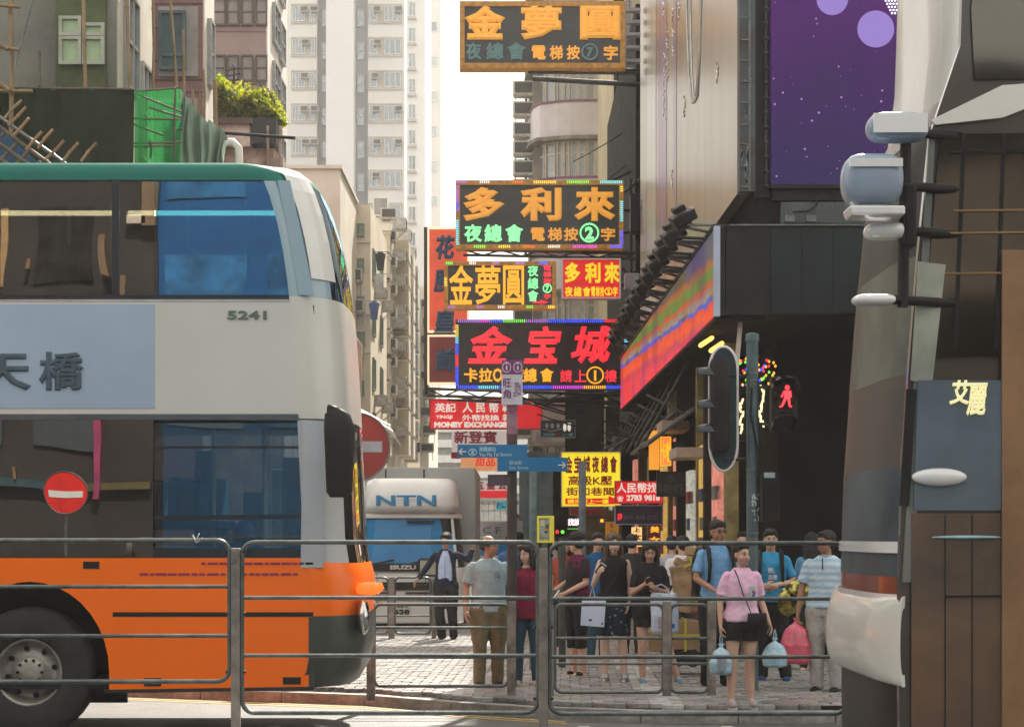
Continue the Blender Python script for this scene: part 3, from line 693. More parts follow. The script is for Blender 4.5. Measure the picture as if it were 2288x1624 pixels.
# purple screen
scr = root('purple_screen', (WX(1860, Yq), Yq, WZ(415, Yq)), 'huge purple starry screen with pale lilac discs on the corner building', 'billboard')
pmt = bpy.data.materials.new('starry_purple_print'); pmt.use_nodes = True
t = pmt.node_tree; N = t.nodes; L = t.links; bs = N['Principled BSDF']; bs.inputs['Roughness'].default_value = .6; bs.inputs['Specular IOR Level'].default_value = .15
tc = N.new('ShaderNodeTexCoord'); sp = N.new('ShaderNodeSeparateXYZ'); L.new(tc.outputs['Object'], sp.inputs[0])
mr = N.new('ShaderNodeMapRange'); mr.inputs['From Min'].default_value = 0; mr.inputs['From Max'].default_value = 2.9; L.new(sp.outputs['Z'], mr.inputs[0])
nz = N.new('ShaderNodeTexNoise'); nz.inputs['Scale'].default_value = 1.1; nz.inputs['Detail'].default_value = 4; L.new(tc.outputs['Object'], nz.inputs['Vector'])
ma = N.new('ShaderNodeMath'); ma.operation = 'MULTIPLY_ADD'; ma.inputs[1].default_value = .7; L.new(nz.outputs['Fac'], ma.inputs[0]); 
m2 = N.new('ShaderNodeMath'); m2.operation = 'SUBTRACT'; m2.inputs[1].default_value = .35; L.new(mr.outputs[0], m2.inputs[0]); L.new(m2.outputs[0], ma.inputs[2])
rp = N.new('ShaderNodeValToRGB'); L.new(ma.outputs[0], rp.inputs[0])
e = rp.color_ramp.elements; e[0].color = (.026, .017, .085, 1); e[0].position = 0; e[1].color = (.075, .010, .13, 1); e[1].position = 1
x_ = e.new(.45); x_.color = (.042, .012, .092, 1)
vo = N.new('ShaderNodeTexVoronoi'); vo.inputs['Scale'].default_value = 5.5; L.new(tc.outputs['Object'], vo.inputs['Vector'])
lt = N.new('ShaderNodeMath'); lt.operation = 'LESS_THAN'; lt.inputs[1].default_value = .075; L.new(vo.outputs['Distance'], lt.inputs[0])
vo2 = N.new('ShaderNodeTexVoronoi'); vo2.inputs['Scale'].default_value = 11; L.new(tc.outputs['Object'], vo2.inputs['Vector'])
lt2 = N.new('ShaderNodeMath'); lt2.operation = 'LESS_THAN'; lt2.inputs[1].default_value = .06; L.new(vo2.outputs['Distance'], lt2.inputs[0])
ax = N.new('ShaderNodeMath'); ax.operation = 'MAXIMUM'; L.new(lt.outputs[0], ax.inputs[0]); L.new(lt2.outputs[0], ax.inputs[1])
mx = N.new('ShaderNodeMixRGB'); mx.inputs[2].default_value = (.55, .22, .70, 1); L.new(ax.outputs[0], mx.inputs[0]); L.new(rp.outputs[0], mx.inputs[1])
L.new(mx.outputs[0], bs.inputs['Base Color']); L.new(mx.outputs[0], bs.inputs['Emission Color']); bs.inputs['Emission Strength'].default_value = .22
mb = MB(); mb.box(WX(1722, Yq), WX(2120, Yq), Yq - .05, Yq + .12, WZ(414, Yq), 12.5); part('screen_face', mb, pmt, scr)
mb = MB(); mb.box(WX(1719.5, Yq), WX(2122, Yq), Yq - .08, Yq + .13, WZ(423, Yq), WZ(414.5, Yq)); part('screen_rim', mb, M['black'], scr)
lil = mat('lilac_disc_print', (.20, .13, .42), .5, emit=(.22, .15, .46), estr=.35, var=.03)
for (u, v, r) in ((1858, 2, 35), (1955, 68, 41)):
    q = MB(); q.tube((WX(u, Yq), Yq - .051, WZ(v, Yq)), (WX(u, Yq), Yq - .056, WZ(v, Yq)), r * Yq / F, n=40); part('lilac_disc', q, lil, scr)
q = MB(); rr = random.Random(2)
for i in range(-5, 6):
    for j in range(-5, 6):
        u = 2012 + i * 7 + (j % 2) * 3.5; v = 5 + j * 7
        if (u - 2012) ** 2 + (v - 5) ** 2 < 36 ** 2: q.tube((WX(u, Yq), Yq - .053, WZ(v, Yq)), (WX(u, Yq), Yq - .06, WZ(v, Yq)), .013, n=6)
part('dot_cluster', q, mat('white_dot_print', (.8, .8, .85), .5, emit=(.8, .8, .9), estr=.8), scr)
# ledge with mesh cage under the screen
mb = MB(); mb.box(WX(1725, Yq), WX(1960, Yq), Yq + .0, Yq + .3, WZ(448, Yq), WZ(425, Yq)); part('screen_ledge', mb, M['black'], cbld)
q = MB()
for k in range(30): u = 1752 + k * 6; q.box(WX(u, Yq), WX(u, Yq) + .006, Yq - .01, Yq, WZ(496, Yq), WZ(452, Yq))
for k in range(10): v = 453 + k * 4.8; q.box(WX(1748, Yq), WX(1930, Yq), Yq - .008, Yq - .002, WZ(v, Yq) - .006, WZ(v, Yq))
part('mesh_cage', q, M['steel'], cbld)
q = MB(); q.box(WX(1746, Yq), WX(1932, Yq), Yq + .05, Yq + .1, WZ(498, Yq), WZ(450, Yq)); part('cage_back', q, mat('grey_green_back', (.12, .15, .15), .7), cbld)
for u in (1752, 1800): 
    q = MB(); q.box(WX(u, Yq), WX(u + 22, Yq), Yq - .06, Yq - .012, WZ(497, Yq), WZ(482, Yq)); part('junction_box', q, M['steel'], cbld)
q = MB(); q.path([(WX(1826, Yq), Yq - .05, WZ(440, Yq)), (WX(1822, Yq), Yq - .07, WZ(462, Yq)), (WX(1805, Yq), Yq - .07, WZ(474, Yq)), (WX(1770, Yq), Yq - .06, WZ(476, Yq))], .012, 5); part('cable', q, M['black'], cbld)
# canopy
Yk = 23.9
cp = root('corner_canopy', (WX(1800, Yk), Yk, WZ(705, Yk)), 'deep black box canopy over the corner shop, joined to the glowing display screen', 'canopy')
mb = MB(); mb.box(WX(1622, Yk), 12, Yk, 29.5, WZ(704, Yk), WZ(506, Yk)); part('canopy_box', mb, M['black'], cp, bevel=.01)
for (ua, ub) in ((1722, 1930), (1933, 2140)):
    q = MB(); q.box(WX(ua, Yk), WX(ub, Yk), Yk - .03, Yk - .002, WZ(699, Yk), WZ(512, Yk)); part('fascia_panel', q, mat('teal_black_panel', (.012, .020, .024), .5, 0, .25, 1.2, spec=.2), cp)
mb = MB(); mb.box(fx(24) + .06, WX(1621, Yk), Yk + .02, 29.5, WZ(704, Yk), WZ(506, Yk)); part('canopy_return', mb, M['black'], cp)
# ladder of soffit louvres behind
for k in range(5):
    q = MB(); v = 900 + k * 17; q.box(WX(1800, 27), WX(2080, 27), 26.9, 27, WZ(v + 9, 27), WZ(v - 2, 27)); part('shutter_slat', q, mat('shutter_black', (.02, .02, .019), .6), cp)
# walls painted near black, standing in for the shop's shaded interior
mb = MB(); mb.box(WX(1742, 26.5), 13, 26.5, 26.7, 0, 4.3); mb.box(WX(1742, 26.5) - .02, WX(1742, 26.5), 26.5, 29.9, 0, 4.3); part('dark_interior_wall', mb, mat('interior_shade_black', (.010, .0095, .009), .8, 0, .2, 1.5, .1, spec=.15), cp)
for u in (1790, 1860, 2000, 2070):
    q = MB(); q.box(WX(u, Yk), WX(u, Yk) + .008, Yk - .036, Yk - .031, WZ(699, Yk), WZ(512, Yk)); part('panel_seam', q, M['dark_matt'], cp)
q = MB(); q.box(WX(1630, Yk), WX(2140, Yk), Yk - .04, Yk - .0, WZ(505, Yk), WZ(502, Yk)); part('top_flashing', q, M['steel'], cp)
# display screen (LED wall) receding along the side street
led = root('display_screen', (fx(24), 24, 4.35), 'long glowing colour display screen running back along the side street above the shops', 'display screen')
lm = bpy.data.materials.new('led_wall_picture'); lm.use_nodes = True
t = lm.node_tree; N = t.nodes; L = t.links; bs = N['Principled BSDF']; bs.inputs['Roughness'].default_value = .6; bs.inputs['Base Color'].default_value = (.02, .02, .02, 1)
tc = N.new('ShaderNodeTexCoord'); sp = N.new('ShaderNodeSeparateXYZ'); L.new(tc.outputs['Object'], sp.inputs[0])
mpn = N.new('ShaderNodeMapping'); mpn.inputs['Scale'].default_value = (1, .45, 1.2); L.new(tc.outputs['Object'], mpn.inputs[0])
nz = N.new('ShaderNodeTexNoise'); nz.inputs['Scale'].default_value = 3.2; nz.inputs['Detail'].default_value = 10; nz.inputs['Roughness'].default_value = .72; L.new(mpn.outputs[0], nz.inputs['Vector'])
mr = N.new('ShaderNodeMapRange'); mr.inputs['From Min'].default_value = .0; mr.inputs['From Max'].default_value = 1.05; L.new(sp.outputs['Z'], mr.inputs[0])
slope = N.new('ShaderNodeMath'); slope.operation = 'MULTIPLY_ADD'; slope.inputs[1].default_value = -.034; L.new(sp.outputs['Y'], slope.inputs[0]); L.new(mr.outputs[0], slope.inputs[2])
ma = N.new('ShaderNodeMath'); ma.operation = 'MULTIPLY_ADD'; ma.inputs[1].default_value = .30; L.new(nz.outputs['Fac'], ma.inputs[0]); L.new(slope.outputs[0], ma.inputs[2])
rp = N.new('ShaderNodeValToRGB'); L.new(ma.outputs[0], rp.inputs[0]); rp.color_ramp.elements.remove(rp.color_ramp.elements[1])
stops = [(0.0, (1.1, .05, .10)), (.10, (.75, .04, .12)), (.22, (1.2, .13, .01)), (.34, (1.0, .08, .01)), (.37, (.03, .12, .80)), (.41, (.06, .16, .6)), (.43, (.42, .34, .26)), (.52, (.36, .26, .16)), (.55, (.85, .05, .03)),
         (.60, (.30, .22, .02)), (.68, (.08, .36, .03)), (.76, (.32, .26, .03)), (.82, (.52, .14, .03)), (.88, (.13, .12, .13)), (1.0, (.12, .14, .16))]
for i, (p, c) in enumerate(stops):
    el = rp.color_ramp.elements[0] if i == 0 else rp.color_ramp.elements.new(p); el.position = p; el.color = (*c, 1)
wv = N.new('ShaderNodeTexWave'); wv.wave_type = 'BANDS'; wv.bands_direction = 'Y'; wv.inputs['Scale'].default_value = 5.5; wv.inputs['Distortion'].default_value = 1.2; L.new(tc.outputs['Object'], wv.inputs['Vector'])
m3 = N.new('ShaderNodeMapRange'); m3.inputs['To Min'].default_value = .42; m3.inputs['To Max'].default_value = 1.0; L.new(wv.outputs['Fac'], m3.inputs[0])
mu = N.new('ShaderNodeMixRGB'); mu.blend_type = 'MULTIPLY'; mu.inputs[0].default_value = 1; L.new(rp.outputs[0], mu.inputs[1]); L.new(m3.outputs[0], mu.inputs[2])
nh = N.new('ShaderNodeTexNoise'); nh.inputs['Scale'].default_value = .55; nh.inputs['Detail'].default_value = 3; L.new(tc.outputs['Object'], nh.inputs['Vector'])
rh = N.new('ShaderNodeValToRGB'); L.new(nh.outputs['Fac'], rh.inputs[0]); rh.color_ramp.elements[0].position = .40; rh.color_ramp.elements[0].color = (1, .55, .05, 1); rh.color_ramp.elements[1].position = .62; rh.color_ramp.elements[1].color = (.55, .25, 1, 1); xh = rh.color_ramp.elements.new(.5); xh.color = (1, .9, .9, 1)
mh = N.new('ShaderNodeMixRGB'); mh.blend_type = 'MULTIPLY'; mh.inputs[0].default_value = .75; L.new(mu.outputs[0], mh.inputs[1]); L.new(rh.outputs[0], mh.inputs[2])
L.new(mh.outputs[0], bs.inputs['Emission Color']); bs.inputs['Emission Strength'].default_value = .5
YE = 41.9; npan = 14
zt, zb = 1.75 + (VH - 512) / S(24), 1.75 + (VH - 705) / S(24)
for k in range(npan):
    ya = 24.06 + (YE - 24.06) * k / npan; yb = 24.06 + (YE - 24.06) * (k + 1) / npan - .012
    q = MB(); q.add([(fx(ya), ya, zb), (fx(yb), yb, zb), (fx(yb), yb, zt), (fx(ya), ya, zt), (fx(ya) + .1, ya, zb), (fx(yb) + .1, yb, zb), (fx(yb) + .1, yb, zt), (fx(ya) + .1, ya, zt)],
                     [(0, 3, 2, 1), (4, 5, 6, 7), (0, 1, 5, 4), (3, 7, 6, 2), (0, 4, 7, 3), (1, 2, 6, 5)])
    part('screen_panel', q, lm, led)
mb = MB(); mb.box(fx(24) - .012, fx(24) + .058, 23.88, 24.05, zb - .02, zt + .02); part('end_trim', mb, mat('pale_blue_trim', (.42, .47, .60), .4, .2, .05, 3), led)
mb = MB(); mb.add([(fx(24) - .02, 24, zt + .01), (fx(YE) - .02, YE, zt + .01), (fx(YE) + .5, YE, zt + .01), (fx(24) + .3, 24, zt + .01), (fx(24) - .02, 24, zt + .06), (fx(YE) - .02, YE, zt + .06), (fx(YE) + .5, YE, zt + .06), (fx(24) + .3, 24, zt + .06)],
               [(0, 1, 2, 3), (7, 6, 5, 4), (0, 4, 5, 1), (3, 2, 6, 7), (0, 3, 7, 4), (1, 5, 6, 2)]); part('top_ledge', mb, M['dark'], led, fix=True)
mb = MB(); mb.add([(fx(24) + .01, 24, zb - .06), (fx(YE) + .01, YE, zb - .06), (fx(YE) + .9, YE, zb - .06), (fx(24) + .6, 24, zb - .06), (fx(24) + .01, 24, zb - .01), (fx(YE) + .01, YE, zb - .01), (fx(YE) + .9, YE, zb - .01), (fx(24) + .6, 24, zb - .01)],
               [(0, 1, 2, 3), (7, 6, 5, 4), (0, 4, 5, 1), (3, 2, 6, 7), (0, 3, 7, 4), (1, 5, 6, 2)]); part('soffit', mb, M['dark_matt'], led, fix=True)
# silver advertisement receding
adv = root('silver_advertisement', (bx_(24.5), 24.5, 5.9), 'tall silver and mauve advertisement panel with thin vertical script, above the row of floodlights', 'billboard')
am = mat('silver_satin_print', (.50, .45, .39), .30, .25, .15, .7, .05, col2=(.36, .31, .26), stretch=(1, 1.6, .12), contrast=(.3, .7))
ya, yb = 24.62, 41.0; z0 = 1.75 + (VH - 430) / S(24.5)
npn = 6
for k in range(npn):
    y0_ = ya + (yb - ya) * k / npn; y1_ = ya + (yb - ya) * (k + 1) / npn - .008
    q = MB(); q.add([(bx_(y0_), y0_, z0), (bx_(y1_), y1_, z0), (bx_(y1_), y1_, 13.2), (bx_(y0_), y0_, 13.2), (bx_(y0_) + .15, y0_, z0), (bx_(y1_) + .15, y1_, z0), (bx_(y1_) + .15, y1_, 13.2), (bx_(y0_) + .15, y0_, 13.2)],
                     [(0, 3, 2, 1), (4, 5, 6, 7), (0, 1, 5, 4), (3, 7, 6, 2), (0, 4, 7, 3), (1, 2, 6, 5)])
    part('print_panel', q, am, adv)
def on_adv(u, v, off=.006):
    # the point on the advertisement seen at u, v
    k = (u - UC) / F; Y = 3.0 / (k + .00877); return Vector((bx_(Y) - off, Y, WZ(v, Y)))
mauve = mat('mauve_stripe_print', (.33, .22, .36), .35, .2, .1, 1, col2=(.42, .34, .38), stretch=(1, 1, .2)); pale = mat('pale_stripe_print', (.60, .60, .54), .3, .2, .08, 1, stretch=(1, 1, .2)); scrp = mat('silver_script_print', (.75, .74, .72), .3, .5)
for (u0, u1, m_, vt) in ((1471, 1490, mauve, 1), (1446, 1466, pale, 1), (1505, 1512, mauve, 1)):
    a, b = on_adv(u0, 0), on_adv(u1, 0); q = MB(); q.add([(a.x, a.y, z0 + .02), (b.x, b.y, z0 + .02), (b.x, b.y, 13.1), (a.x, a.y, 13.1)], [(0, 1, 2, 3)]); part('print_stripe', q, m_, adv)
rr = random.Random(9)
def script_col(u, v0, v1):
    q = MB(); v = v0
    while v < v1:
        a = on_adv(u + rr.uniform(-2, 2), v, .01); b = on_adv(u + rr.uniform(-2.5, 2.5), v + rr.uniform(2, 5), .01); q.tube(a, b, .012, n=4); v += rr.uniform(4, 6.5)
    part('thin_script', q, scrp, adv)
for (u, v0, v1) in ((1484, 0, 40), (1505, 20, 130), (1518, 0, 45), (1492, 55, 180), (1485, 120, 265), (1530, 215, 258), (1604, 138, 185), (1503, 380, 415), (1434, 432, 470)): script_col(u, v0, v1)
q = MB()
for (uc, ph) in ((1548, 0), (1560, 1)):
    pts = [on_adv(1535 + ph * 8, -60, .012), on_adv(1537 + ph * 8, 60, .012), on_adv(1541 + ph * 7, 170, .012), on_adv(1548 + ph * 4, 230, .012), on_adv(1557 + ph * 3, 215, .012), on_adv(1564 + ph * 2, 120, .012), on_adv(1567 + ph * 3, -50, .012)]
    q.path(pts, .018, 5)
part('loop_emblem', q, mat('loop_print', (.62, .60, .56), .3, .3), adv)
# floodlights on arms
for k in range(12):
    Y = 24.45 + k * 1.42; X = 2.10 - .001 * (Y - 24); z = 5.62 + .006 * (Y - 24)
    r_ = root('floodlight', (X, Y, z), ('nearest floodlight of the row, at the corner above the screen end' if k == 0 else 'farthest floodlight of the row above the display screen' if k == 11 else ['', 'second', 'third', 'fourth', 'fifth', 'sixth', 'seventh', 'eighth', 'ninth', 'tenth', 'eleventh'][k] + ' black floodlight from the near end of the row above the display screen'), 'floodlight', 'floodlights along the display screen')
    q = MB()
    Mx = Matrix.Rotation(R(-28), 3, 'Y') @ Matrix.Rotation(R(14), 3, 'X')
    q.cbox((0, 0, 0), (.30, .34, .13), Mx); q.cbox((.0, 0, -.09), (.2, .25, .09), Mx); q.cbox((-.06, -.05, .1), (.16, .2, .08), Mx)
    part('lamp_housing', q, M['black'], r_, local=True, bevel=.02)
    q = MB(); q.cbox((.02, 0, .075), (.24, .28, .012), Mx); part('lamp_glass', q, mat('lamp_front_glass', (.10, .11, .12), .15, 0, .1, 20, .4), r_, local=True)
    for dy in (-.32, .3):
        q = MB(); q.tube((.04, dy * .3, -.1), (fx(Y + dy) - X + .04, dy, zt + .07 - z), .02, n=6); part('arm', q, M['steel'], r_, local=True)
    q = MB(); q.tube((.0, .6, -.15), (fx(Y) - X, .6, zt + .04 - z), .022, n=6); q.box(-.02, .28, .52, .68, -.24, -.2); part('bracket', q, M['dark'], r_, local=True)

# ---------------------------------------------------------------- hanging signs
FAT = .034
mt_amber = mat('amber_acrylic', (.80, .36, .04), .35, 0, .06, 6, emit=(.80, .36, .04), estr=.26)
mt_green_off = mat('grey_green_acrylic', (.10, .20, .19), .4, 0, .1, 6, emit=(.1, .2, .2), estr=.15)
mt_green = glow('green_neon', (.25, 1.0, .35), .6); mt_red = glow('red_neon', (1.0, .03, .05), .6); mt_yel = glow('yellow_neon', (1.0, .42, .02), .5)
mt_face = mat('charcoal_sign_face', (.042, .046, .052), .5, 0, .12, 3)
mt_rim = mat('amber_rim', (.42, .20, .03), .6, 0, .25, 8, emit=(.5, .22, .03), estr=.12)
mt_redface = mat('red_sign_face', (.60, .008, .014), .5, 0, .08, 3, emit=(.6, .006, .012), estr=.35)
mt_white = mat('white_sign_print', (.80, .78, .72), .5, emit=(.8, .78, .7), estr=.25)
mt_ypr = mat('yellow_sign_print', (.85, .66, .02), .5, emit=(.9, .7, .02), estr=.3)
LED = {'v': glow('led_violet', (.5, .2, .85), .45), 'w': glow('led_white', (.9, 1, .95), .5), 'o': glow('led_orange', (1, .22, .03), .5), 'y': glow('led_yellow', (1, .8, .08), .55), 'g': glow('led_green', (.2, 1, .08), .55),
       'c': glow('led_cyan', (.15, .8, 1), .6), 'b': glow('led_blue', (.03, .08, 1), .9), 'r': glow('led_red', (1, .03, .05), .7), 'm': glow('led_magenta', (.8, .06, .8), .6), 'a': glow('led_amber', (1, .45, .04), .7)}
def led_edge(parent, u0, v0, u1, v1, Y, pattern, bar=4.2, half=7, gap=False):
    """rows of short light bars along one edge of a sign; pattern: a colour letter per run, '-' for dark"""
    horiz = abs(u1 - u0) > abs(v1 - v0); Ln = abs(u1 - u0) if horiz else abs(v1 - v0); n = int(Ln / bar); by = {}
    for i in range(n):
        t = (i + .5) / n; c = pattern[min(len(pattern) - 1, int(t * len(pattern)))]
        if c == '-': continue
        if c == '~': c = 'vcwb'[i // 3 % 4]
        by.setdefault(c, MB())
        u = u0 + (u1 - u0) * t; v = v0 + (v1 - v0) * t
        h = half * Y / F / 2; wd = bar * .24 * Y / F
        if horiz: by[c].box(WX(u, Y) - wd, WX(u, Y) + wd, Y - .018, Y - .002, WZ(v, Y) - h, WZ(v, Y) + h)
        else: by[c].box(WX(u, Y) - h, WX(u, Y) + h, Y - .018, Y - .002, WZ(v, Y) - wd, WZ(v, Y) + wd)
    for c, q in by.items(): part('light_strip', q, LED[c], parent)
def board(name, label, u0, v0, u1, v1, Y, depth, face, rim=None, rw=12, cat='sign', group=None):
    r_ = root(name, (WX((u0 + u1) / 2, Y), Y, WZ(v1, Y)), label, cat, group)
    x0, x1, z0, z1 = WX(u0, Y), WX(u1, Y), WZ(v1, Y), WZ(v0, Y); g = rw * Y / F
    q = MB(); q.box(x0 + g * .5, x1 - g * .5, Y + .05, Y + depth, z0 + g * .5, z1 - g * .5); part('board', q, face, r_)
    if rim:
        q = MB(); q.box(x0, x1, Y, Y + depth + .02, z1 - g, z1); q.box(x0, x1, Y, Y + depth + .02, z0, z0 + g); q.box(x0, x0 + g, Y, Y + depth + .02, z0 + g, z1 - g); q.box(x1 - g, x1, Y, Y + depth + .02, z0 + g, z1 - g)
        part('rim', q, rim, r_)
    return r_
def char(parent, txt, u0, v0, u1, v1, Y, m_, fat=FAT, thick=.03, name='character', shear=0.0, keep=False, off=0.04):
    q = MB(); put_text(q, txt, WX(u0, Y), WX(u1, Y), WZ(v1, Y), WZ(v0, Y), Y + off, fat, thick, 0, 1.0, keep, shear)
    if q.v: part(name, q, m_, parent)
def ring(parent, u, v, r, Y, m_, w=2.2):
    q = MB(); pts = [(WX(u + r * math.cos(a), Y), Y + .02, WZ(v + r * math.sin(a), Y)) for a in [2 * PI * k / 28 for k in range(29)]]
    q.path(pts, w * Y / F, 6); part('ring', q, m_, parent)
# A: top
Y = 40.0
s1 = board('night_club_sign', 'topmost hanging night club sign, unlit charcoal with amber characters and a circled 7', 1027, 3, 1397, 152, Y, .4, mt_face, mt_rim, 11, group='hanging night club signs')
for ch, u in (('金', 1038), ('夢', 1164), ('圓', 1296)): char(s1, ch, u, 12, u + 91, 88, Y, mt_amber, .055)
for ch, u, w_ in (('夜', 1040, 36), ('總', 1086, 40), ('會', 1133, 42)): char(s1, ch, u, 95, u + w_, 133, Y, mt_green_off, .03)
for ch, u, w_ in (('電', 1188, 32), ('梯', 1228, 30), ('按', 1266, 30)): char(s1, ch, u, 101, u + w_, 133, Y, mt_amber, .03)
ring(s1, 1318, 116, 17, Y, mt_green_off); char(s1, '7', 1309, 105, 1328, 128, Y, mt_green_off, .04, keep=True); char(s1, '字', 1349, 101, 1381, 134, Y, mt_amber, .03)
# B
Y = 41.0
s2 = board('night_club_sign', 'hanging night club sign with amber characters above green neon text and a circled green 2', 1018, 403, 1393, 556, Y, .4, mt_face, mt_rim, 10, group='hanging night club signs')
for ch, u in (('多', 1035), ('利', 1163), ('來', 1283)): char(s2, ch, u, 418, u + 92, 493, Y, mt_amber, .045)
for ch, u in (('夜', 1037), ('總', 1082), ('會', 1129)): char(s2, ch, u, 501, u + 40, 540, Y, mt_green, .03)
for ch, u in (('電', 1186), ('梯', 1224), ('按', 1260), ('字', 1343)): char(s2, ch, u, 508, u + 32, 538, Y, mt_amber, .03)
ring(s2, 1317, 520, 20, Y, mt_green); char(s2, '2', 1305, 506, 1329, 535, Y, mt_green, .045, keep=True)
led_edge(s2, 1020, 407, 1391, 407, Y, 'v-w--o-yy-gg-cc', 4.6, 6); led_edge(s2, 1030, 551, 1390, 551, Y, '-g-y-o-w-mm-b', 4.6, 6)
led_edge(s2, 1022, 415, 1022, 548, Y, 'vvb-ccc', 4.6, 6); led_edge(s2, 1389, 415, 1389, 548, Y, 'y-ccc-bb', 4.6, 6)
# C
Y = 40.4
s3 = board('night_club_sign', 'smaller amber-rimmed club sign with yellow neon characters, left of the small red sign', 992, 584, 1243, 690, Y, .35, mt_face, mt_rim, 9, group='hanging night club signs')
for ch, u, w_ in (('金', 1003, 66), ('夢', 1062, 56), ('圓', 1124, 47)): char(s3, ch, u if ch != '金' else 1003, 592, u + w_ - (12 if ch == '金' else 0), 680, Y, mt_yel, .016)
for i, ch in enumerate('夜總會'): char(s3, ch, 1179, 592 + i * 28, 1203, 617 + i * 28, Y, mt_green, .02)
for i, ch in enumerate('電梯按'): char(s3, ch, 1214, 591 + i * 15, 1232, 604 + i * 15, Y, mt_red, .02)
ring(s3, 1223, 644, 9, Y, mt_green, 1.6); char(s3, '7', 1219, 638, 1227, 650, Y, mt_green, .05); char(s3, '字', 1215, 656, 1231, 668, Y, mt_red, .02); char(s3, '⇒', 1190, 670, 1226, 680, Y, mt_red, .02, name='arrow')
led_edge(s3, 996, 588, 1240, 588, Y, 'g--w--v--v--b-', 4, 6); led_edge(s3, 1000, 686, 1240, 686, Y, 'v---v--w---g--y', 4, 6); led_edge(s3, 996, 600, 996, 680, Y, '-y--', 4, 6)
# D
s4 = board('club_sign', 'small lit red sign with yellow characters and thin white rim, mid-height right', 1255, 577, 1387, 667, Y, .3, mt_redface, M['white'], 3)
for ch, u in (('多', 1262), ('利', 1307), ('來', 1350)): char(s4, ch, u, 586, u + 35, 632, Y, mt_ypr, .04)
for ch, u, w_ in (('夜', 1262, 18), ('總', 1282, 18), ('會', 1302, 18), ('電', 1321, 9), ('梯', 1331, 9), ('按', 1341, 9), ('字', 1370, 10)): char(s4, ch, u, 640, u + w_, 662, Y, mt_ypr, .03)
ring(s4, 1360, 651, 8, Y, mt_ypr, 1.4); char(s4, '2', 1357, 645, 1363, 657, Y, mt_ypr, .05)
# E
Y = 43.0
s5 = board('night_club_sign', 'largest lowest night club sign with three glowing red brush characters and a blue light border', 1018, 714, 1402, 869, Y, .45, mat('near_black_sign_face', (.03, .03, .034), .5), mat('dark_rim', (.03, .03, .04), .5), 10, group='hanging night club signs')
redl = glow('red_led_field', (1.0, .025, .04), .6)
for ch, u, w_ in (('金', 1045, 100), ('宝', 1170, 85), ('城', 1276, 96)): char(s5, ch, u, 728, u + w_, 812, Y, redl, .032, shear=.2)
for ch, u in (('卡', 1037), ('拉', 1070), ('O', 1101), ('K', 1124), ('夜', 1142), ('總', 1170), ('會', 1207)): char(s5, ch, u, 822, u + (30 if ch not in 'OK' else 22), 853, Y, mt_yel, .028)
for ch, u in (('請', 1252), ('上', 1284), ('樓', 1352)): char(s5, ch, u, 826, u + 26, 853, Y, mt_red, .012)
ring(s5, 1330, 838, 18, Y, mt_yel, 2.0); char(s5, '1', 1322, 827, 1338, 850, Y, mt_yel, .04, keep=True)
led_edge(s5, 1022, 717, 1400, 717, Y, 'vvmbggvvbbbbbrr', 4.6, 7); led_edge(s5, 1022, 865, 1400, 865, Y, 'bbccbmbbbmmmaabb', 4.6, 7); led_edge(s5, 1021, 725, 1021, 862, Y, 'yycbbrrbbb', 4.6, 7); led_edge(s5, 1399, 725, 1399, 862, Y, '--cc-bbb-', 4.0, 8)
# F: brown-red vertical boards behind
Y = 47.0
brf = mat('rust_red_sign_face', (.42, .05, .02), .5, 0, .25, .8, emit=(.55, .06, .02), estr=.45); brf2 = mat('maroon_sign_face', (.16, .02, .02), .5, 0, .25, .8, emit=(.2, .02, .02), estr=.15)
litrim = mat('lit_cream_rim', (.75, .55, .35), .5, emit=(.85, .6, .38), estr=.55); blch = mat('deep_blue_character', (.008, .07, .16), .5)
s6 = board('restaurant_sign', 'tall rust red sign board with dark blue brush characters behind the night club signs', 955, 508, 1048, 742, Y, .4, brf, litrim, 4, group='tall red boards')
for ch, v in (('花', 525), ('勝', 600), ('皇', 690)): char(s6, ch, 968 + (4 if ch == '花' else 0), v, 1016, v + 54, Y, blch, .05, shear=.1)
s7 = board('restaurant_sign', 'square maroon sign board with one dark blue character under the tall rust red board', 955, 748, 1048, 858, Y, .4, brf2, litrim, 4, group='tall red boards')
char(s7, '錦', 972, 778, 1020, 830, Y, blch, .05, shear=.1)
q = MB(); q.tube((WX(951, Y), Y + .2, WZ(505, Y)), (WX(951, Y), Y + .2, WZ(880, Y)), .05, n=6); q.tube((WX(951, Y), Y + .2, WZ(745, Y)), (WX(1400, Y), Y + .2, WZ(745, Y)), .04, n=6)
thing('sign_post_frame', q, M['dark'], 'dark vertical steel frame bar at the left edge of the tall red boards', 'frame', (WX(951, Y), Y + .2, WZ(880, Y)))
# trusses carrying the signs
def truss(label, u0, v0, u1, v1, h, Y, n=10, diag=True):
    q = MB(); x0, x1 = WX(u0, Y), WX(u1, Y); za, zb_ = WZ(v0, Y), WZ(v1, Y); hh = h * Y / F
    q.tube((x0, Y, za), (x1, Y, zb_), .035, n=6); q.tube((x0, Y, za - hh), (x1, Y, zb_ - hh), .03, n=6)
    for k in range(n):
        a = x0 + (x1 - x0) * k / n; b = x0 + (x1 - x0) * (k + 1) / n; z_ = za + (zb_ - za) * k / n
        if diag: q.tube((a, Y, z_ - (hh if k % 2 else 0)), (b, Y, z_ - (0 if k % 2 else hh)), .018, n=5)
    thing('sign_truss', q, M['dark'], label, 'truss', (x1, Y, zb_), 'steel trusses holding the signs')
truss('long rusty steel truss just under the lowest night club sign', 952, 868, 1420, 884, 16, 44.2, 12)
truss('second sagging truss beams beside the money exchange sign top', 1000, 884, 1430, 905, 9, 45.0, 7)
truss('thin truss between the second night club sign and the two signs below it', 1035, 558, 1420, 566, 12, 41.3, 9)
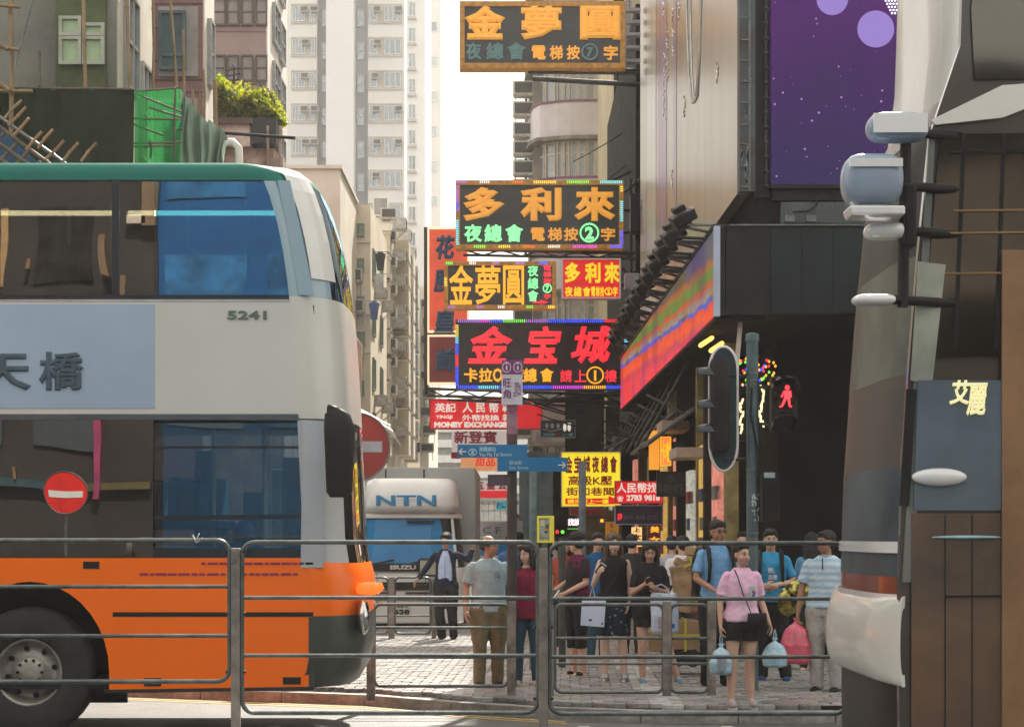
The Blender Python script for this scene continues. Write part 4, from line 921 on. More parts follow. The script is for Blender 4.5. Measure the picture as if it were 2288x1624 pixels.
truss('short truss over the red money exchange board leaning right', 1130, 905, 1400, 872, 6, 46, 5)
truss('bar under the topmost night club sign', 1180, 154, 1425, 157, 8, 40.3, 4, False)
q = MB(); q.tube((WX(1190, 44), 44, WZ(176, 44)), (WX(1432, 44), 44, WZ(190, 44)), .06, n=6); thing('steel_beam', q, M['dark'], 'dark slanting steel beam below the topmost night club sign', 'beam', (WX(1432, 44), 44, WZ(190, 44)))
q = MB()
for v in (18, 45, 73, 102, 132): q.box(WX(1398, 40), WX(1432, 40), 40.1, 40.3, WZ(v + 4, 40), WZ(v - 3, 40))
q.box(WX(1397, 40), WX(1399.5, 40), 40.05, 40.35, WZ(152, 40), WZ(-20, 40)); thing('sign_bracket', q, mat('pale_bracket', (.35, .34, .36), .5, .4), 'pale ladder-like bracket tying the topmost sign to the silver advertisement', 'bracket', (WX(1432, 40), 40.2, WZ(150, 40)))
q = MB()
for (a, b) in (((1394, 430), (1432, 400)), ((1394, 470), (1432, 472)), ((1392, 520), (1432, 515)), ((1390, 600), (1432, 640)), ((1388, 640), (1425, 600)), ((1408, 400), (1412, 730)), ((1420, 400), (1424, 700))):
    q.tube((WX(a[0], 41.6), 41.6, WZ(a[1], 41.6)), (WX(b[0], 41.6), 41.6, WZ(b[1], 41.6)), .035, n=5)
thing('bracket_tangle', q, M['dark'], 'tangle of dark brackets and pipes right of the middle signs', 'brackets', (WX(1420, 41.6), 41.6, WZ(700, 41.6)))
mb = MB(); mb.box(WX(1409, 41.2), WX(1431, 41.2), 41.2, 41.6, WZ(520, 41.2), WZ(432, 41.2)); thing('control_box', mb, M['black'], 'tall black control box beside the second night club sign', 'box', (WX(1420, 41.2), 41.2, WZ(520, 41.2)), bevel=.02)
mb = MB(); mb.box(WX(1396, 41.2), WX(1428, 41.2), 41.2, 41.5, WZ(645, 41.2), WZ(610, 41.2)); thing('control_box', mb, mat('grey_box', (.35, .37, .42), .5, .2), 'small grey box beside the small red club sign', 'box', (WX(1412, 41.2), 41.2, WZ(645, 41.2)), bevel=.02)
# cables
def cable(label, pts, Y, r=.014):
    q = MB(); n = 14; P_ = []
    (ua, va), (ub, vb), sag = pts
    for i in range(n + 1):
        t_ = i / n; u = ua + (ub - ua) * t_; v = va + (vb - va) * t_ + sag * 4 * t_ * (1 - t_); P_.append((WX(u, Y), Y, WZ(v, Y)))
    q.path(P_, r, 5); thing('overhead_cable', q, M['black'], label, 'cable', P_[0], 'overhead cables')
cable('cable sagging from the silver advertisement towards the curved bays', ((1250, 470), (1428, 345), 8), 48)
cable('thin cable crossing the pale balcony of the curved building', ((1280, 362), (1432, 270), 4), 50)
cable('upper thin cable near the yellowish wall', ((1300, 430), (1432, 372), 3), 46, .03)
cable('cable from the trusses down to the black shoe sign', ((1150, 880), (1420, 950), 12), 43.5, .02)
cable('cable looping under the trusses beside the display screen', ((1180, 900), (1560, 930), 28), 38, .018)
cable('cable strung low towards the awning roof', ((1200, 925), (1480, 985), 10), 36, .014)
cable('dark rod running left above the pink building annex', ((395, 290), (660, 309), 0), 33, .03)
# smaller signs
ltr = dict(fat=.02, thick=.012, off=.0)
def sign(name, label, u0, v0, u1, v1, Y, face, texts, rim=None, rw=2.5, depth=.15, cat='sign', group=None):
    r_ = board(name, label, u0, v0, u1, v1, Y, depth, face, rim, rw, cat, group)
    for (txt, a, b, c, d, m_, *rest_) in texts:
        char(r_, txt, a, b, c, d, Y, m_, rest_[0] if rest_ else .02, .01, 'lettering', off=.035)
    return r_
Wt = mt_white
g1 = sign('money_exchange_sign', 'bright red money exchange sign with white characters, left of the station pole', 959, 891, 1212, 959, 45.5, mt_redface, [
    ('英記', 971, 900, 1019, 921, Wt, .03), ('人 民 幣', 1033, 898, 1115, 922, Wt, .03), ('¥', 1122, 903, 1133, 921, Wt, .04), ('YINGJI', 973, 927, 1011, 937, Wt, .04), ('外幣找換', 1032, 926, 1116, 940, Wt, .03), ('$', 1123, 925, 1133, 940, Wt, .04),
    ('MONEY EXCHANGE', 970, 942, 1133, 955, mt_white, .07)], mat('dark_red_rim', (.3, .02, .03), .5), 2)
hot = mat('hotel_sign_white', (.62, .60, .58), .5, 0, .05, 3, emit=(.6, .58, .56), estr=.2); mar = mat('maroon_letter', (.36, .01, .05), .5)
sign('hotel_sign', 'white hotel sign with maroon letters under the red money exchange sign', 1008, 961, 1132, 1024, 48, hot, [('新登賓', 1014, 962, 1112, 991, mar, .03), ('HOTEL', 1026, 993, 1120, 1006, mar, .03), ('新', 1014, 1013, 1021, 1021, Wt)], None)
mb = MB(); mb.box(WX(1008, 47.9), WX(1030, 47.9), 47.9, 47.98, WZ(1024, 47.9), WZ(1010, 47.9)); thing('red_sign_corner', mb, mar, 'little maroon corner board at the lower left of the hotel sign', 'sign', (WX(1012, 47.9), 47.9, WZ(1024, 47.9)))
sign('dessert_sign', 'orange dessert sign with red characters behind the blue direction signs', 1028, 1015, 1126, 1053, 46, mat('orange_sign_face', (.75, .33, .12), .5, emit=(.8, .36, .14), estr=.25), [('甜品', 1062, 1022, 1106, 1041, mt_redface, .02)], None)
sign('hardware_sign', 'white sign with red characters behind the station pole, below the dessert sign', 1062, 1072, 1136, 1112, 50, hot, [('五 金 公', 1062, 1074, 1133, 1094, mar, .05), ('英和五金', 1066, 1097, 1133, 1109, Wt, .04)], None)
mb = MB(); mb.box(WX(1062, 49.9), WX(1136, 49.9), 49.9, 49.98, WZ(1112, 49.9), WZ(1096, 49.9)); thing('red_strip_board', mb, mt_redface, 'red strip along the foot of the white hardware sign', 'sign', (WX(1100, 49.9), 49.9, WZ(1112, 49.9)))
sign('purple_notice', 'faded purple banner hanging beside the station pole above the hardware sign', 1090, 1060, 1140, 1084, 44, mat('faded_purple', (.16, .10, .20), .6), [], M['dark'], 1.5)
sign('small_cyan_notice', 'small cyan notice with dark letters left of the dark station pole', 1107, 1119, 1132, 1139, 40, mat('cyan_face', (.05, .38, .48), .5, emit=(.05, .4, .5), estr=.2), [('P.L.', 1111, 1123, 1129, 1134, M['black'])], None)
blk = mat('black_sign_face', (.015, .015, .015), .4)
s8 = sign('foot_massage_sign', 'black sign with white footprints and feet, above the yellow club sign', 1207, 938, 1286, 977, 38, blk, [('足底按摩', 1213, 967, 1240, 974, mat('cyan_print', (.1, .4, .45), .5)), ('FOOT', 1243, 967, 1252, 974, mar), ('上一樓', 1254, 967, 1280, 974, mat('cyan_print', (.1, .4, .45), .5))], M['steel'], 1.5)
q = MB()
for u in (1262, 1272): q.ell((WX(u, 38), 38.03, WZ(955, 38)), .035, .01, .075, 10, 6); [q.ell((WX(u - 3 + k * 1.6, 38), 38.03, WZ(945.5, 38)), .008, .006, .012, 6, 4) for k in range(5)]
part('footprint', q, Wt, s8)
q = MB(); [q.ell((WX(u, 38), 38.03, WZ(951, 38)), .035, .008, .05, 10, 6) for u in (1222, 1234, 1247)]; q.path([(WX(1212, 38), 38.02, WZ(958, 38)), (WX(1230, 38), 38.02, WZ(964, 38)), (WX(1255, 38), 38.02, WZ(958, 38))], .01, 5); part('emblem', q, mat('grey_print', (.3, .32, .32), .5), s8)
s9 = sign('yellow_club_sign', 'large yellow club sign with red characters over the pedestrians, right of the blue direction signs', 1254, 1009, 1387, 1132, 36, mat('yellow_sign_face', (.88, .72, .01), .45, 0, .04, 2, emit=(.9, .74, .02), estr=.35), [
    *[(c, 1263 + i * 20, 1018, 1279 + i * 20, 1056, mar, .035) for i, c in enumerate('金宝城夜總會')],
    ('高級K壓', 1270, 1062, 1368, 1084, mat('red_brown_letter', (.42, .03, .02), .5), .02), ('街知巷聞', 1265, 1088, 1372, 1107, mat('red_brown_letter', (.42, .03, .02), .5), .02)], mat('pale_rim', (.7, .66, .4), .5), 2)
mb = MB(); mb.box(WX(1263, 36), WX(1374, 36), 36.02, 36.045, WZ(1126, 36), WZ(1113, 36)); mb.add([(WX(1360, 36), 36.03, WZ(1107, 36)), (WX(1360, 36), 36.03, WZ(1113, 36)), (WX(1374, 36), 36.03, WZ(1113, 36))], [(0, 1, 2)]); part('red_band', mb, mt_redface, s9)
char(s9, '請步行上一樓', 1268, 1114.5, 1360, 1125, 36, mt_ypr, .03, .01, 'lettering', off=.0)
s10 = sign('currency_sign', 'small red currency sign with white characters and telephone number, right of the yellow club sign', 1374, 1074, 1482, 1125, 33, mt_redface, [
    ('人民幣找換', 1378, 1078, 1492, 1101, Wt, .025), ('☎', 1379, 1108, 1393, 1120, Wt, .02), ('2783 9818', 1400, 1105, 1475, 1119, Wt, .05)], mat('dark_red_rim', (.3, .02, .03), .5), 1.5)
sign('dark_manicure_sign', 'dark sign with faint purple picture and dim characters under the small red currency sign', 1374, 1128, 1482, 1172, 33, mat('dark_purple_face', (.03, .02, .035), .35), [('指甲', 1380, 1146, 1390, 1162, mt_red), ('美甲·美睫·紋眉', 1392, 1150, 1468, 1161, mat('dim_letter', (.12, .12, .14), .5), .01)], mat('lilac_rim', (.30, .30, .42), .4, .2), 2.2)
sign('black_plaque', 'small black plaque with dim outlined characters right of the red currency sign', 1468, 1053, 1531, 1109, 29, mat('plaque_black', (.022, .025, .025), .4), [('衣', 1490, 1060, 1508, 1076, mat('dim_letter2', (.09, .095, .09), .5), .01), ('俬服小女子', 1471, 1080, 1527, 1100, mat('dim_letter2', (.09, .095, .09), .5), .01)], M['black'], 2)
sign('brown_notice_board', 'brown notice with white and red characters hanging under the yellow club sign', 1270, 1133, 1356, 1153, 37, mat('brown_notice', (.17, .12, .10), .6), [('發廊美髮護理店', 1274, 1136, 1352, 1149, mar, .02)], None)
s11 = sign('dot_display', 'tiny dark red light-dot display with white characters behind the woman in the cap', 1268, 1157, 1298, 1175, 34, mat('dark_red_face', (.12, .01, .02), .5), [('找換', 1269, 1158, 1297, 1174, glow('pale_led', (1, .75, .8), .9), .03)], None)
q = MB(); [q.ell((WX(1269 + i * 3.1, 34), 33.98, WZ(1181, 34)), .008, .008, .008, 6, 4) for i in range(9)]; part('light_strip', q, LED['g'], s11)
sign('vertical_orange_banner', 'narrow vertical orange banner with black characters behind the two women', 1411, 1176, 1436, 1222, 31, mat('lit_orange_banner', (.85, .45, .18), .5, emit=(.9, .5, .2), estr=.5), [('上', 1416, 1178, 1430, 1188, M['black'], .05), ('女', 1414, 1192, 1433, 1206, M['black'], .05)], None)
sign('vertical_maroon_banner', 'narrow vertical maroon banner with yellow characters beside the orange banner', 1446, 1172, 1478, 1262, 31, mat('maroon_banner', (.14, .01, .025), .5), [('美', 1453, 1175, 1474, 1190, mt_yel, .04), ('女', 1451, 1198, 1475, 1214, mt_yel, .04), ('貌', 1454, 1224, 1472, 1240, mt_yel, .04)], None)
sign('orange_door_panel', 'plain orange panel with faint characters behind the waiting women', 1352, 1164, 1384, 1222, 38, mat('orange_panel', (.42, .17, .02), .6, emit=(.5, .2, .02), estr=.2), [('士', 1362, 1168, 1372, 1178, M['dark']), ('多', 1362, 1184, 1372, 1194, M['dark'])], None)
n1 = sign('poster_stand', 'yellow-edged poster stand showing blue and white pictures near the woman in red', 1200, 1152, 1238, 1212, 27, mat('poster_blue', (.30, .38, .36), .5, 0, .4, 4, emit=(.3, .35, .3), estr=.1), [], mat('poster_yellow', (.50, .46, .03), .5, emit=(.6, .55, .05), estr=.15), 5)
q = MB(); q.tube((WX(1207, 27), 27.08, .1), (WX(1207, 27), 27.08, WZ(1206, 27)), .02, n=8); q.tube((WX(1231, 27), 27.08, .1), (WX(1231, 27), 27.08, WZ(1206, 27)), .02, n=8); q.tube((WX(1207, 27), 27.08, .5), (WX(1231, 27), 27.08, .5), .015, n=6); part('stand_legs', q, M['dark'], n1)
for (u, v, a, b, c) in ((1212, 1168, 5, 7, (.6, .6, .55)), (1225, 1175, 5, 5, (.1, .25, .35)), (1216, 1192, 9, 6, (.35, .42, .5)), (1220, 1182, 3, 9, (.5, .3, .1))):
    q = MB(); q.box(WX(u - a, 27), WX(u + a, 27), 27.03, 27.045, WZ(v + b, 27), WZ(v - b, 27)); part('poster', q, mat('poster_%d' % u, c, .5), n1)
q = MB(); q.box(WX(1228, 26.9), WX(1238, 26.9), 26.9, 26.98, WZ(1212, 26.9), WZ(1158, 26.9)); thing('yellow_strip_banner', q, mat('poster_yellow', (.5, .46, .03), .5), 'narrow yellow-green strip banner at the right edge of the poster stand', 'banner', (WX(1233, 26.9), 26.9, WZ(1212, 26.9)))
s12 = sign('orange_shop_sign', 'glowing orange and yellow shop sign under the awning, right of the yellow club sign', 1450, 960, 1475, 1050, 31, mat('orange_glow_face', (.60, .26, .03), .5, emit=(.75, .30, .03), estr=.5), [], None)
sign('red_orange_shop_sign', 'glowing red-orange shop sign with white characters under the awning', 1476, 975, 1500, 1040, 30.5, mat('redorange_face', (.8, .12, .03), .5, emit=(.95, .16, .04), estr=.7), [('卡啦', 1478, 985, 1498, 1032, mt_ypr, .03)], mt_yel, 2)
sign('yellow_edge_sign', 'black sign with yellow lettering beside the red-orange shop sign', 1500, 985, 1530, 1030, 30.2, blk, [('商店', 1502, 1010, 1528, 1026, mt_yel, .02)], None)
# white lit tubes / round bulbs and ground floor shop bays along the right
bays = root('shop_front_row', (2.8, 33, .1), 'row of narrow shop bays with gold pillars and lit goods along the side street', 'shops')
for k, y in enumerate((25.6, 27.3, 29.2, 31.4, 34, 37, 41, 45, 50)):
    q = MB(); X = 3.02 - .00877 * y; q.box(X - (.05 if k % 2 == 0 else .14), X + .12, y, y + .24, .1, 4.2); part('pillar', q, mat('gold_pillar', (.26, .20, .07), .5, .2, .25, 3) if k % 2 == 0 else M['dark_matt'], bays)
    q = MB(); q.box(X - .10, X + .1, y + .5, y + 1.3, 1.2 + (k % 2) * .5, 3.3 - (k % 3) * .3); part('lit_display', q, [mat('lit_pink_display', (.5, .15, .12), .5, 0, .5, 6, emit=(.7, .25, .18), estr=.35), mat('lit_amber_display', (.4, .25, .05), .5, 0, .5, 6, emit=(.7, .42, .10), estr=.35), mat('lit_white_display', (.4, .4, .35), .5, 0, .5, 8, emit=(.5, .5, .42), estr=.3)][k % 3], bays)
    for j in range(5):
        q = MB(); q.box(X - .13, X - .06, y + .5 + .1 * (j % 2), y + .9 + .1 * (j % 3), .6 + j * .40, .78 + j * .40); part('shelf_goods', q, [mat('goods_grey', (.16, .15, .14), .6), mat('goods_blue', (.05, .08, .14), .5), mat('goods_red', (.2, .03, .03), .5), mat('goods_tan', (.22, .16, .1), .6)][(j + k) % 4], bays)
for (u, v, a, b, Y) in ((1540, 1010, 60, 22, 27.5), (1500, 950, 40, 22, 30)):
    q = MB(); q.box(WX(u - a / 2, Y), WX(u + a, Y), Y, Y + 1.2, WZ(v + b / 2, Y), WZ(v - b / 2, Y)); part('pale_soffit', q, mat('pale_soffit_paint', (.42, .34, .25), .7), bays)
for bb in ((2.4, 3.2, 51, 51.2, .1, 5), (1.5, 2.6, 56, 56.3, .1, 6.2)):
    back = MB(); back.box(*bb); part('end_wall', back, M['dark_matt'], bays)
for (u0, u1, v0, v1, Y, m_) in ((1236, 1266, 1040, 1200, 48, M['dark_matt']), (1160, 1250, 1010, 1200, 58, mat('teal_shutter', (.10, .15, .16), .7, 0, .2, 2, .2)), (1290, 1400, 1140, 1290, 46, mat('dim_brown_shop', (.13, .09, .05), .7, 0, .4, 2, .2))):
    q = MB(); q.box(WX(u0, Y), WX(u1, Y), Y, Y + .3, .1, WZ(v0, Y)); part('shop_wall', q, m_, bays)
for (u, v, c) in ((1268, 1080, 'a'), (1232, 1192, 'a'), (1245, 1188, 'r'), (1257, 1188, 'g'), (1300, 1157, 'm'), (1345, 1163, 'a'), (1330, 1068, 'a')):
    q = MB(); q.ell((WX(u, 37), 37, WZ(v, 37)), .035, .03, .035, 8, 6); thing('shop_lamp', q, LED[c], {1268: 'small amber lamp left of the yellow club sign', 1232: 'orange lamp low beside the near post', 1245: 'small red lamp behind the woman in the cap', 1257: 'small green lamp behind the woman in the cap', 1300: 'tiny magenta lamp right of the light-dot display', 1345: 'amber lamp under the yellow club sign', 1330: 'amber lamp hidden behind the yellow club sign'}[u], 'lamp', (WX(u, 37), 37, WZ(v, 37)))
for (u, v, Y) in ((1583, 758, 25.2), (1606, 770, 25.2)):
    q = MB(); q.tube((WX(u - 18, Y), Y, WZ(v + 14, Y)), (WX(u + 17, Y), Y + .5, WZ(v - 12, Y)), .03, n=6); thing('tube_lamp', q, glow('warm_tube', (1, .55, .12), 1.0), 'amber tube lamp under the canopy, ' + ('left one' if u < 1600 else 'right one beside the signal top'), 'lamp', (WX(u, Y), Y, WZ(v, Y)))
q = MB(); q.cbox((WX(1650, 24.2), 24.2, WZ(770, 24.2)), (.055, .03, .68), Matrix.Rotation(R(5), 3, 'Y')); thing('white_batten', q, mat('cream_batten', (.55, .48, .42), .6), 'leaning cream batten under the canopy above the signal pole', 'batten', (WX(1650, 24.2), 24.2, WZ(830, 24.2)))
# lit vertical lettering behind the signal pole, little coloured bulbs
vs_ = root('vertical_gold_sign', (WX(1690, 26), 26, WZ(960, 26)), 'thin vertical gold lettered sign glimpsed on both sides of the signal pole', 'sign')
for (u, v0, v1) in ((1656, 890, 965), (1702, 860, 950)):
    q = MB()
    for k in range(8): q.tube((WX(u + random.uniform(-5, 5), 26), 26, WZ(v0 + (v1 - v0) * k / 8, 26)), (WX(u + random.uniform(-5, 5), 26), 26, WZ(v0 + (v1 - v0) * (k + 1.4) / 8, 26)), .014, n=5)
    part('gold_stroke', q, glow('gold_stroke_light', (1, .8, .4), .8), vs_)
q = MB(); q.box(WX(1649, 26.2), WX(1709, 26.2), 26.1, 26.2, WZ(985, 26.2), WZ(850, 26.2)); part('board', q, M['black'], vs_)
rr = random.Random(8)
q = {c: MB() for c in 'abgr'}
for i in range(60):
    u = 1690 + rr.uniform(-42, 42); v = 815 + rr.uniform(-22, 40) + abs(u - 1690) * .3
    c = rr.choice('aaabgr'); q[c].ell((WX(u, 25.2), 25.2 + rr.uniform(-.1, .1), WZ(v, 25.2)), .016, .016, .02, 6, 4)
fl = root('fairy_lights', (WX(1690, 25.2), 25.2, WZ(860, 25.2)), 'cluster of tiny amber and blue bulbs behind the signal pole', 'string lights')
for c in q: part('bulbs', q[c], LED[c], fl)
# ---------------------------------------------------------------- left double-decker bus
YB = 17.0; BW = 2.4
bus = root('double_decker_bus', (WX(300, YB), YB, 0), 'orange and cream double-decker bus with green roof passing on the left', 'bus')
def bu(u): return WX(u, YB)
def bz(v): return WZ(v, YB)
FRONT = [(355, 632), (362, 654), (378, 684), (402, 698), (440, 713), (500, 730), (560, 742), (620, 751), (663, 756), (700, 760), (800, 767), (930, 774), (1020, 778), (1100, 782), (1246, 788), (1262, 796), (1300, 804), (1400, 804), (1480, 798), (1535, 782)]
def fr_u(v):
    for (v0, u0), (v1, u1) in zip(FRONT, FRONT[1:]):
        if v0 <= v <= v1: return u0 + (u1 - u0) * (v - v0) / (v1 - v0)
    return FRONT[-1][1] if v > 1000 else FRONT[0][1]
XR = bu(-1500)
def ring_pts(v, inset=0.0, seg='all', x0=None, rad=.42):
    """points of the body outline at height v, from the rear of the near side round the front to the rear of the far side"""
    xf = bu(fr_u(v)) - inset; xs = xf - rad; y0, y1 = YB + inset, YB + BW - inset; P_ = []; z = bz(v)
    near = [(XR if x0 is None else x0, y0), (xs, y0)]; arc_ = []
    for k in range(1, 10):
        a = PI / 2 * k / 10; arc_.append((xs + rad * math.sin(a), y0 + (BW / 2 - inset) * .55 * (1 - math.cos(a))))
    mid = [(xf, y0 + (BW / 2 - inset) * .55), (xf + .015, YB + BW / 2), (xf, y1 - (BW / 2 - inset) * .55)]
    arc2 = [(x, YB * 2 + BW - y) for x, y in reversed(arc_)]
    far = [(xs, y1), (XR, y1)]
    if seg == 'near': P_ = near
    elif seg == 'front': P_ = [near[1]] + arc_ + mid + arc2 + [far[0]]
    elif seg == 'corner': P_ = [near[1]] + arc_[:6]
    elif seg == 'screen': P_ = arc_[5:] + mid + arc2[:-5]
    elif seg == 'far': P_ = far
    else: P_ = near + arc_ + mid + arc2 + far
    return [(x, y, z) for x, y in P_]
def skin(name, vs_list, m_, seg='all', insets=None, x0=None, smooth=True, parent=None, label=None, n_sub=1):
    q = MB(); rings = []
    for i, v in enumerate(vs_list): rings.append(ring_pts(v, insets[i] if insets else 0.0, seg, x0))
    n = len(rings[0]); vs = [p for r_ in rings for p in r_]
    for i in range(len(rings) - 1):
        for k in range(n - 1): q.add([rings[i + 1][k], rings[i + 1][k + 1], rings[i][k + 1], rings[i][k]], [(0, 1, 2, 3)], 0, False)
    o = part(name, q, m_, parent or bus, label=label); 
    if seg != 'near' and seg != 'far':
        bm = bmesh.new(); bm.from_mesh(o.data); bmesh.ops.remove_doubles(bm, verts=bm.verts, dist=1e-4)
        for f in bm.faces: f.smooth = True
        bm.to_mesh(o.data); bm.free()
    return o
busgreen = mat('bus_green_paint', (.0, .14, .105), .4, 0, .05, .5, spec=.25)
buscream = mat('bus_cream_paint', (.60, .60, .55), .32, 0, .04, .4, coat=.12)
busorange = mat('bus_orange_paint', (1.0, .17, .0), .32, 0, .03, .5, spec=.3, coat=.08)
busblack = mat('bus_black_trim', (.012, .012, .012), .25, 0, .1, 2, coat=.2)
busglass = glass('bus_window_glass', (.22, .25, .27), .22, (.95, .95, .95), .0, bumpy=.16)
busblue = glass('bus_painted_blue_glass', (.10, .26, .38), .30, (.45, .66, .85), .0, bumpy=.16)  # blue reflection of the tower opposite put into the glass tint
busclear = glass('bus_clear_glass', (.62, .68, .70), .03, (.95, .95, .95), .0, bumpy=.10)
busgreenbump = mat('bus_dark_bumper', (.035, .045, .035), .4, 0, .1, 2)
skin('roof', [402, 388, 376, 366, 360, 357, 355], busgreen, 'all', [0, 0, .012, .04, .09, .18, .32])
q = MB(); r_ = ring_pts(355, .32); q.add(r_, [tuple(range(len(r_)))]); part('roof_top', q, mat('pale_green_roof', (.25, .42, .38), .3, 0, .05, .5), bus)
skin('window_surround', [404, 402], busblack)
skin('waist_trim', [670, 659], busblack, 'near'); skin('waist_trim', [674, 669], mat('lilac_grey_trim', (.42, .42, .45), .4), 'near', [-.004, -.004])
skin('upper_side_panel', [925, 900, 800, 700, 670], buscream, 'near'); skin('upper_side_panel', [925, 670], buscream, 'far')
skin('front_panel', [935, 900, 850, 800, 740, 700, 662], buscream, 'front')
skin('middle_moulding', [938, 925], mat('dark_moulding', (.10, .11, .12), .3, .3), 'near', [-.012, -.012])
skin('upper_windscreen', [662, 620, 560, 500, 440, 404], busblue, 'screen')
skin('lower_windscreen', [1262, 1200, 1100, 1020, 938], busclear, 'screen')
skin('far_side_windows', [662, 404], busglass, 'far'); skin('far_side_windows', [1240, 938], busclear, 'far')
skin('corner_pillar', [662, 620, 560, 500, 440, 404], mat('bus_pale_blue_pillar', (.30, .42, .48), .25, 0, .04, 1, coat=.4), 'corner', [0, 0, 0, 0, 0, 0])
skin('corner_pillar', [1262, 1200, 1100, 1020, 938], mat('bus_grey_pillar', (.42, .44, .45), .3, 0, .04, 1), 'corner')
# white trim swoosh in front of the pillar
q = MB(); A_ = [(655, 366), (690, 372), (708, 392), (730, 440), (752, 520), (764, 600), (768, 612)]; B_ = [(672, 385), (690, 400), (704, 430), (718, 480), (733, 550), (738, 612)]
for (pa, pb) in zip(A_, A_[1:]):
    pass
for k in range(6):
    v0 = [370, 388, 420, 470, 530, 580][k]; v1 = [388, 420, 470, 530, 580, 620][k]
    a0 = ring_pts(v0, -.012, 'front'); a1 = ring_pts(v1, -.012, 'front')
    for j in range(3, 7): q.add([a1[j], a1[j + 1], a0[j + 1], a0[j]], [(0, 1, 2, 3)], 0, True)
part('white_corner_trim', q, mat('bus_white_trim', (.74, .74, .70), .3, 0, .03, 1), bus)
# near side windows
def side_poly(name, pts, m_, y=0.0, th=.012, parent=None):
    q = MB(); q.prism([(bu(u), bz(v)) for u, v in pts], YB + y, YB + y + th); return part(name, q, m_, parent or bus, fix=True)
for (a, b) in ((-1480, -900), (-880, -400), (-380, -20), (-2, 250)):
    o = side_poly('window', [(a, 658), (b, 658), (b, 404), (a, 404)], busglass, .02)
o = side_poly('window', [(266, 658), (345, 658), (345, 404), (266, 404)], busglass, .02)
o = side_poly('window', [(346, 658), (668, 658), (640, 500), (620, 404), (346, 404)], busblue, .02)
for (a, b) in ((-900, -880), (-400, -380), (-20, -2), (250, 266)):
    side_poly('window_pillar', [(a, 660), (b, 660), (b, 402), (a, 402)], busblack, -.001, .05)
side_poly('front_window_edge', [(668, 659), (700, 659), (690, 600), (668, 500), (648, 403), (620, 403), (640, 500), (664, 640)], mat('bus_pale_blue_pillar', (.30, .42, .48), .25), .004, .02)
# advertisement panel with its lettering
side_poly('advert_panel', [(-1200, 912), (345, 912), (345, 680), (-1200, 680)], mat('pale_blue_vinyl', (.36, .47, .60), .3, 0, .06, .5, coat=.3), -.006, .006)
q = MB(); inkb = mat('slate_blue_vinyl_letter', (.05, .09, .12), .4)
put_text(q, '天', bu(-55), bu(70), bz(872), bz(790), YB - .012, .03, .01); put_text(q, '橋', bu(88), bu(188), bz(872), bz(786), YB - .012, .03, .01)
part('advert_lettering', q, inkb, bus)
q = MB(); put_text(q, '5241', bu(508), bu(596), bz(714), bz(694), YB - .008, .03, .008); part('fleet_number', q, mat('green_number', (.10, .16, .12), .5), bus)
# lower deck side
side_poly('lower_dark_panel', [(-1480, 1244), (342, 1244), (342, 938), (-1480, 938)], glass('bus_black_gloss', (.006, .006, .006), .22, (.95, .95, .95), .0, bumpy=.10), .004, .01); side_poly('panel_backing', [(-1480, 1244), (342, 1244), (342, 938), (-1480, 938)], M['black'], .03, .02)
side_poly('window', [(345, 1225), (676, 1225), (676, 945), (345, 945)], busclear, .02)
side_poly('window_vent_bar', [(345, 1002), (676, 1002), (676, 996), (345, 996)], busblack, .012, .02)
side_poly('window_sill', [(342, 1246), (700, 1246), (700, 1224), (342, 1224)], busblack, .003, .04)
side_poly('window_rail', [(345, 1162), (676, 1158), (676, 1148), (345, 1152)], busblack, .0, .03)
side_poly('cab_pillar', [(672, 1268), (722, 1268), (722, 940), (676, 940)], mat('bus_silver_pillar', (.46, .47, .49), .3, .1, .05, 1), -.006, .03)
# skirt with the wheel arch cut in it
wc = (66, 1500); wr = 178
arcpts = [(wc[0] + wr * math.cos(a), wc[1] - wr * 1.13 * math.sin(a)) for a in [PI * k / 18 for k in range(0, 19)]]
skirt = [(bu(700), bz(1538)), (bu(700), bz(1246)), (XR, bz(1246)), (XR, bz(1546)), (bu(wc[0] - wr), bz(1546))] + [(bu(u), bz(min(v, 1546))) for u, v in reversed(arcpts)] + [(bu(wc[0] + wr), bz(1546))]
q = MB(); q.prism(list(reversed(skirt)), YB, YB + .06); part('side_skirt', q, busorange, bus, fix=True)
skin('front_skirt', [1376, 1300, 1262, 1246], busorange, 'front', [0, -.01, -.005, .0]); skin('front_skirt', [1376, 1300, 1246], busorange, 'far')
skin('front_bumper', [1536, 1500, 1440, 1376], busgreenbump, 'front', [.03, -.01, -.02, -.01]); skin('far_skirt', [1540, 1376], busorange, 'far')
side_poly('corner_bumper_panel', [(690, 1534), (702, 1534), (702, 1378), (690, 1378)], busgreenbump, -.006, .02)
for (a, b, c, d, y) in ((252, 700, 1367, 1377, -.004), (186, 222, 1254, 1270, -.006), (322, 360, 1514, 1532, -.006), (632, 672, 1512, 1528, -.006)):
    side_poly('side_slot', [(a, d), (b, d), (b, c), (a, c)], M['black'], y, .03)
side_poly('skirt_rubber_edge', [(232, 1548), (700, 1541), (700, 1533), (232, 1540)], M['rubber'], -.004, .05)
pur = mat('purple_stripe_vinyl', (.28, .02, .10), .4)
for (a, b, v) in ((450, 690, 1258), (312, 660, 1282)):
    q = MB(); u = a; rr = random.Random(a)
    while u < b:
        w_ = rr.uniform(8, 26); q.box(bu(u), bu(u + w_), YB - .006, YB - .001, bz(v + 3), bz(v - 2)); u += w_ + rr.uniform(2, 5)
    part('purple_marking', q, pur, bus)
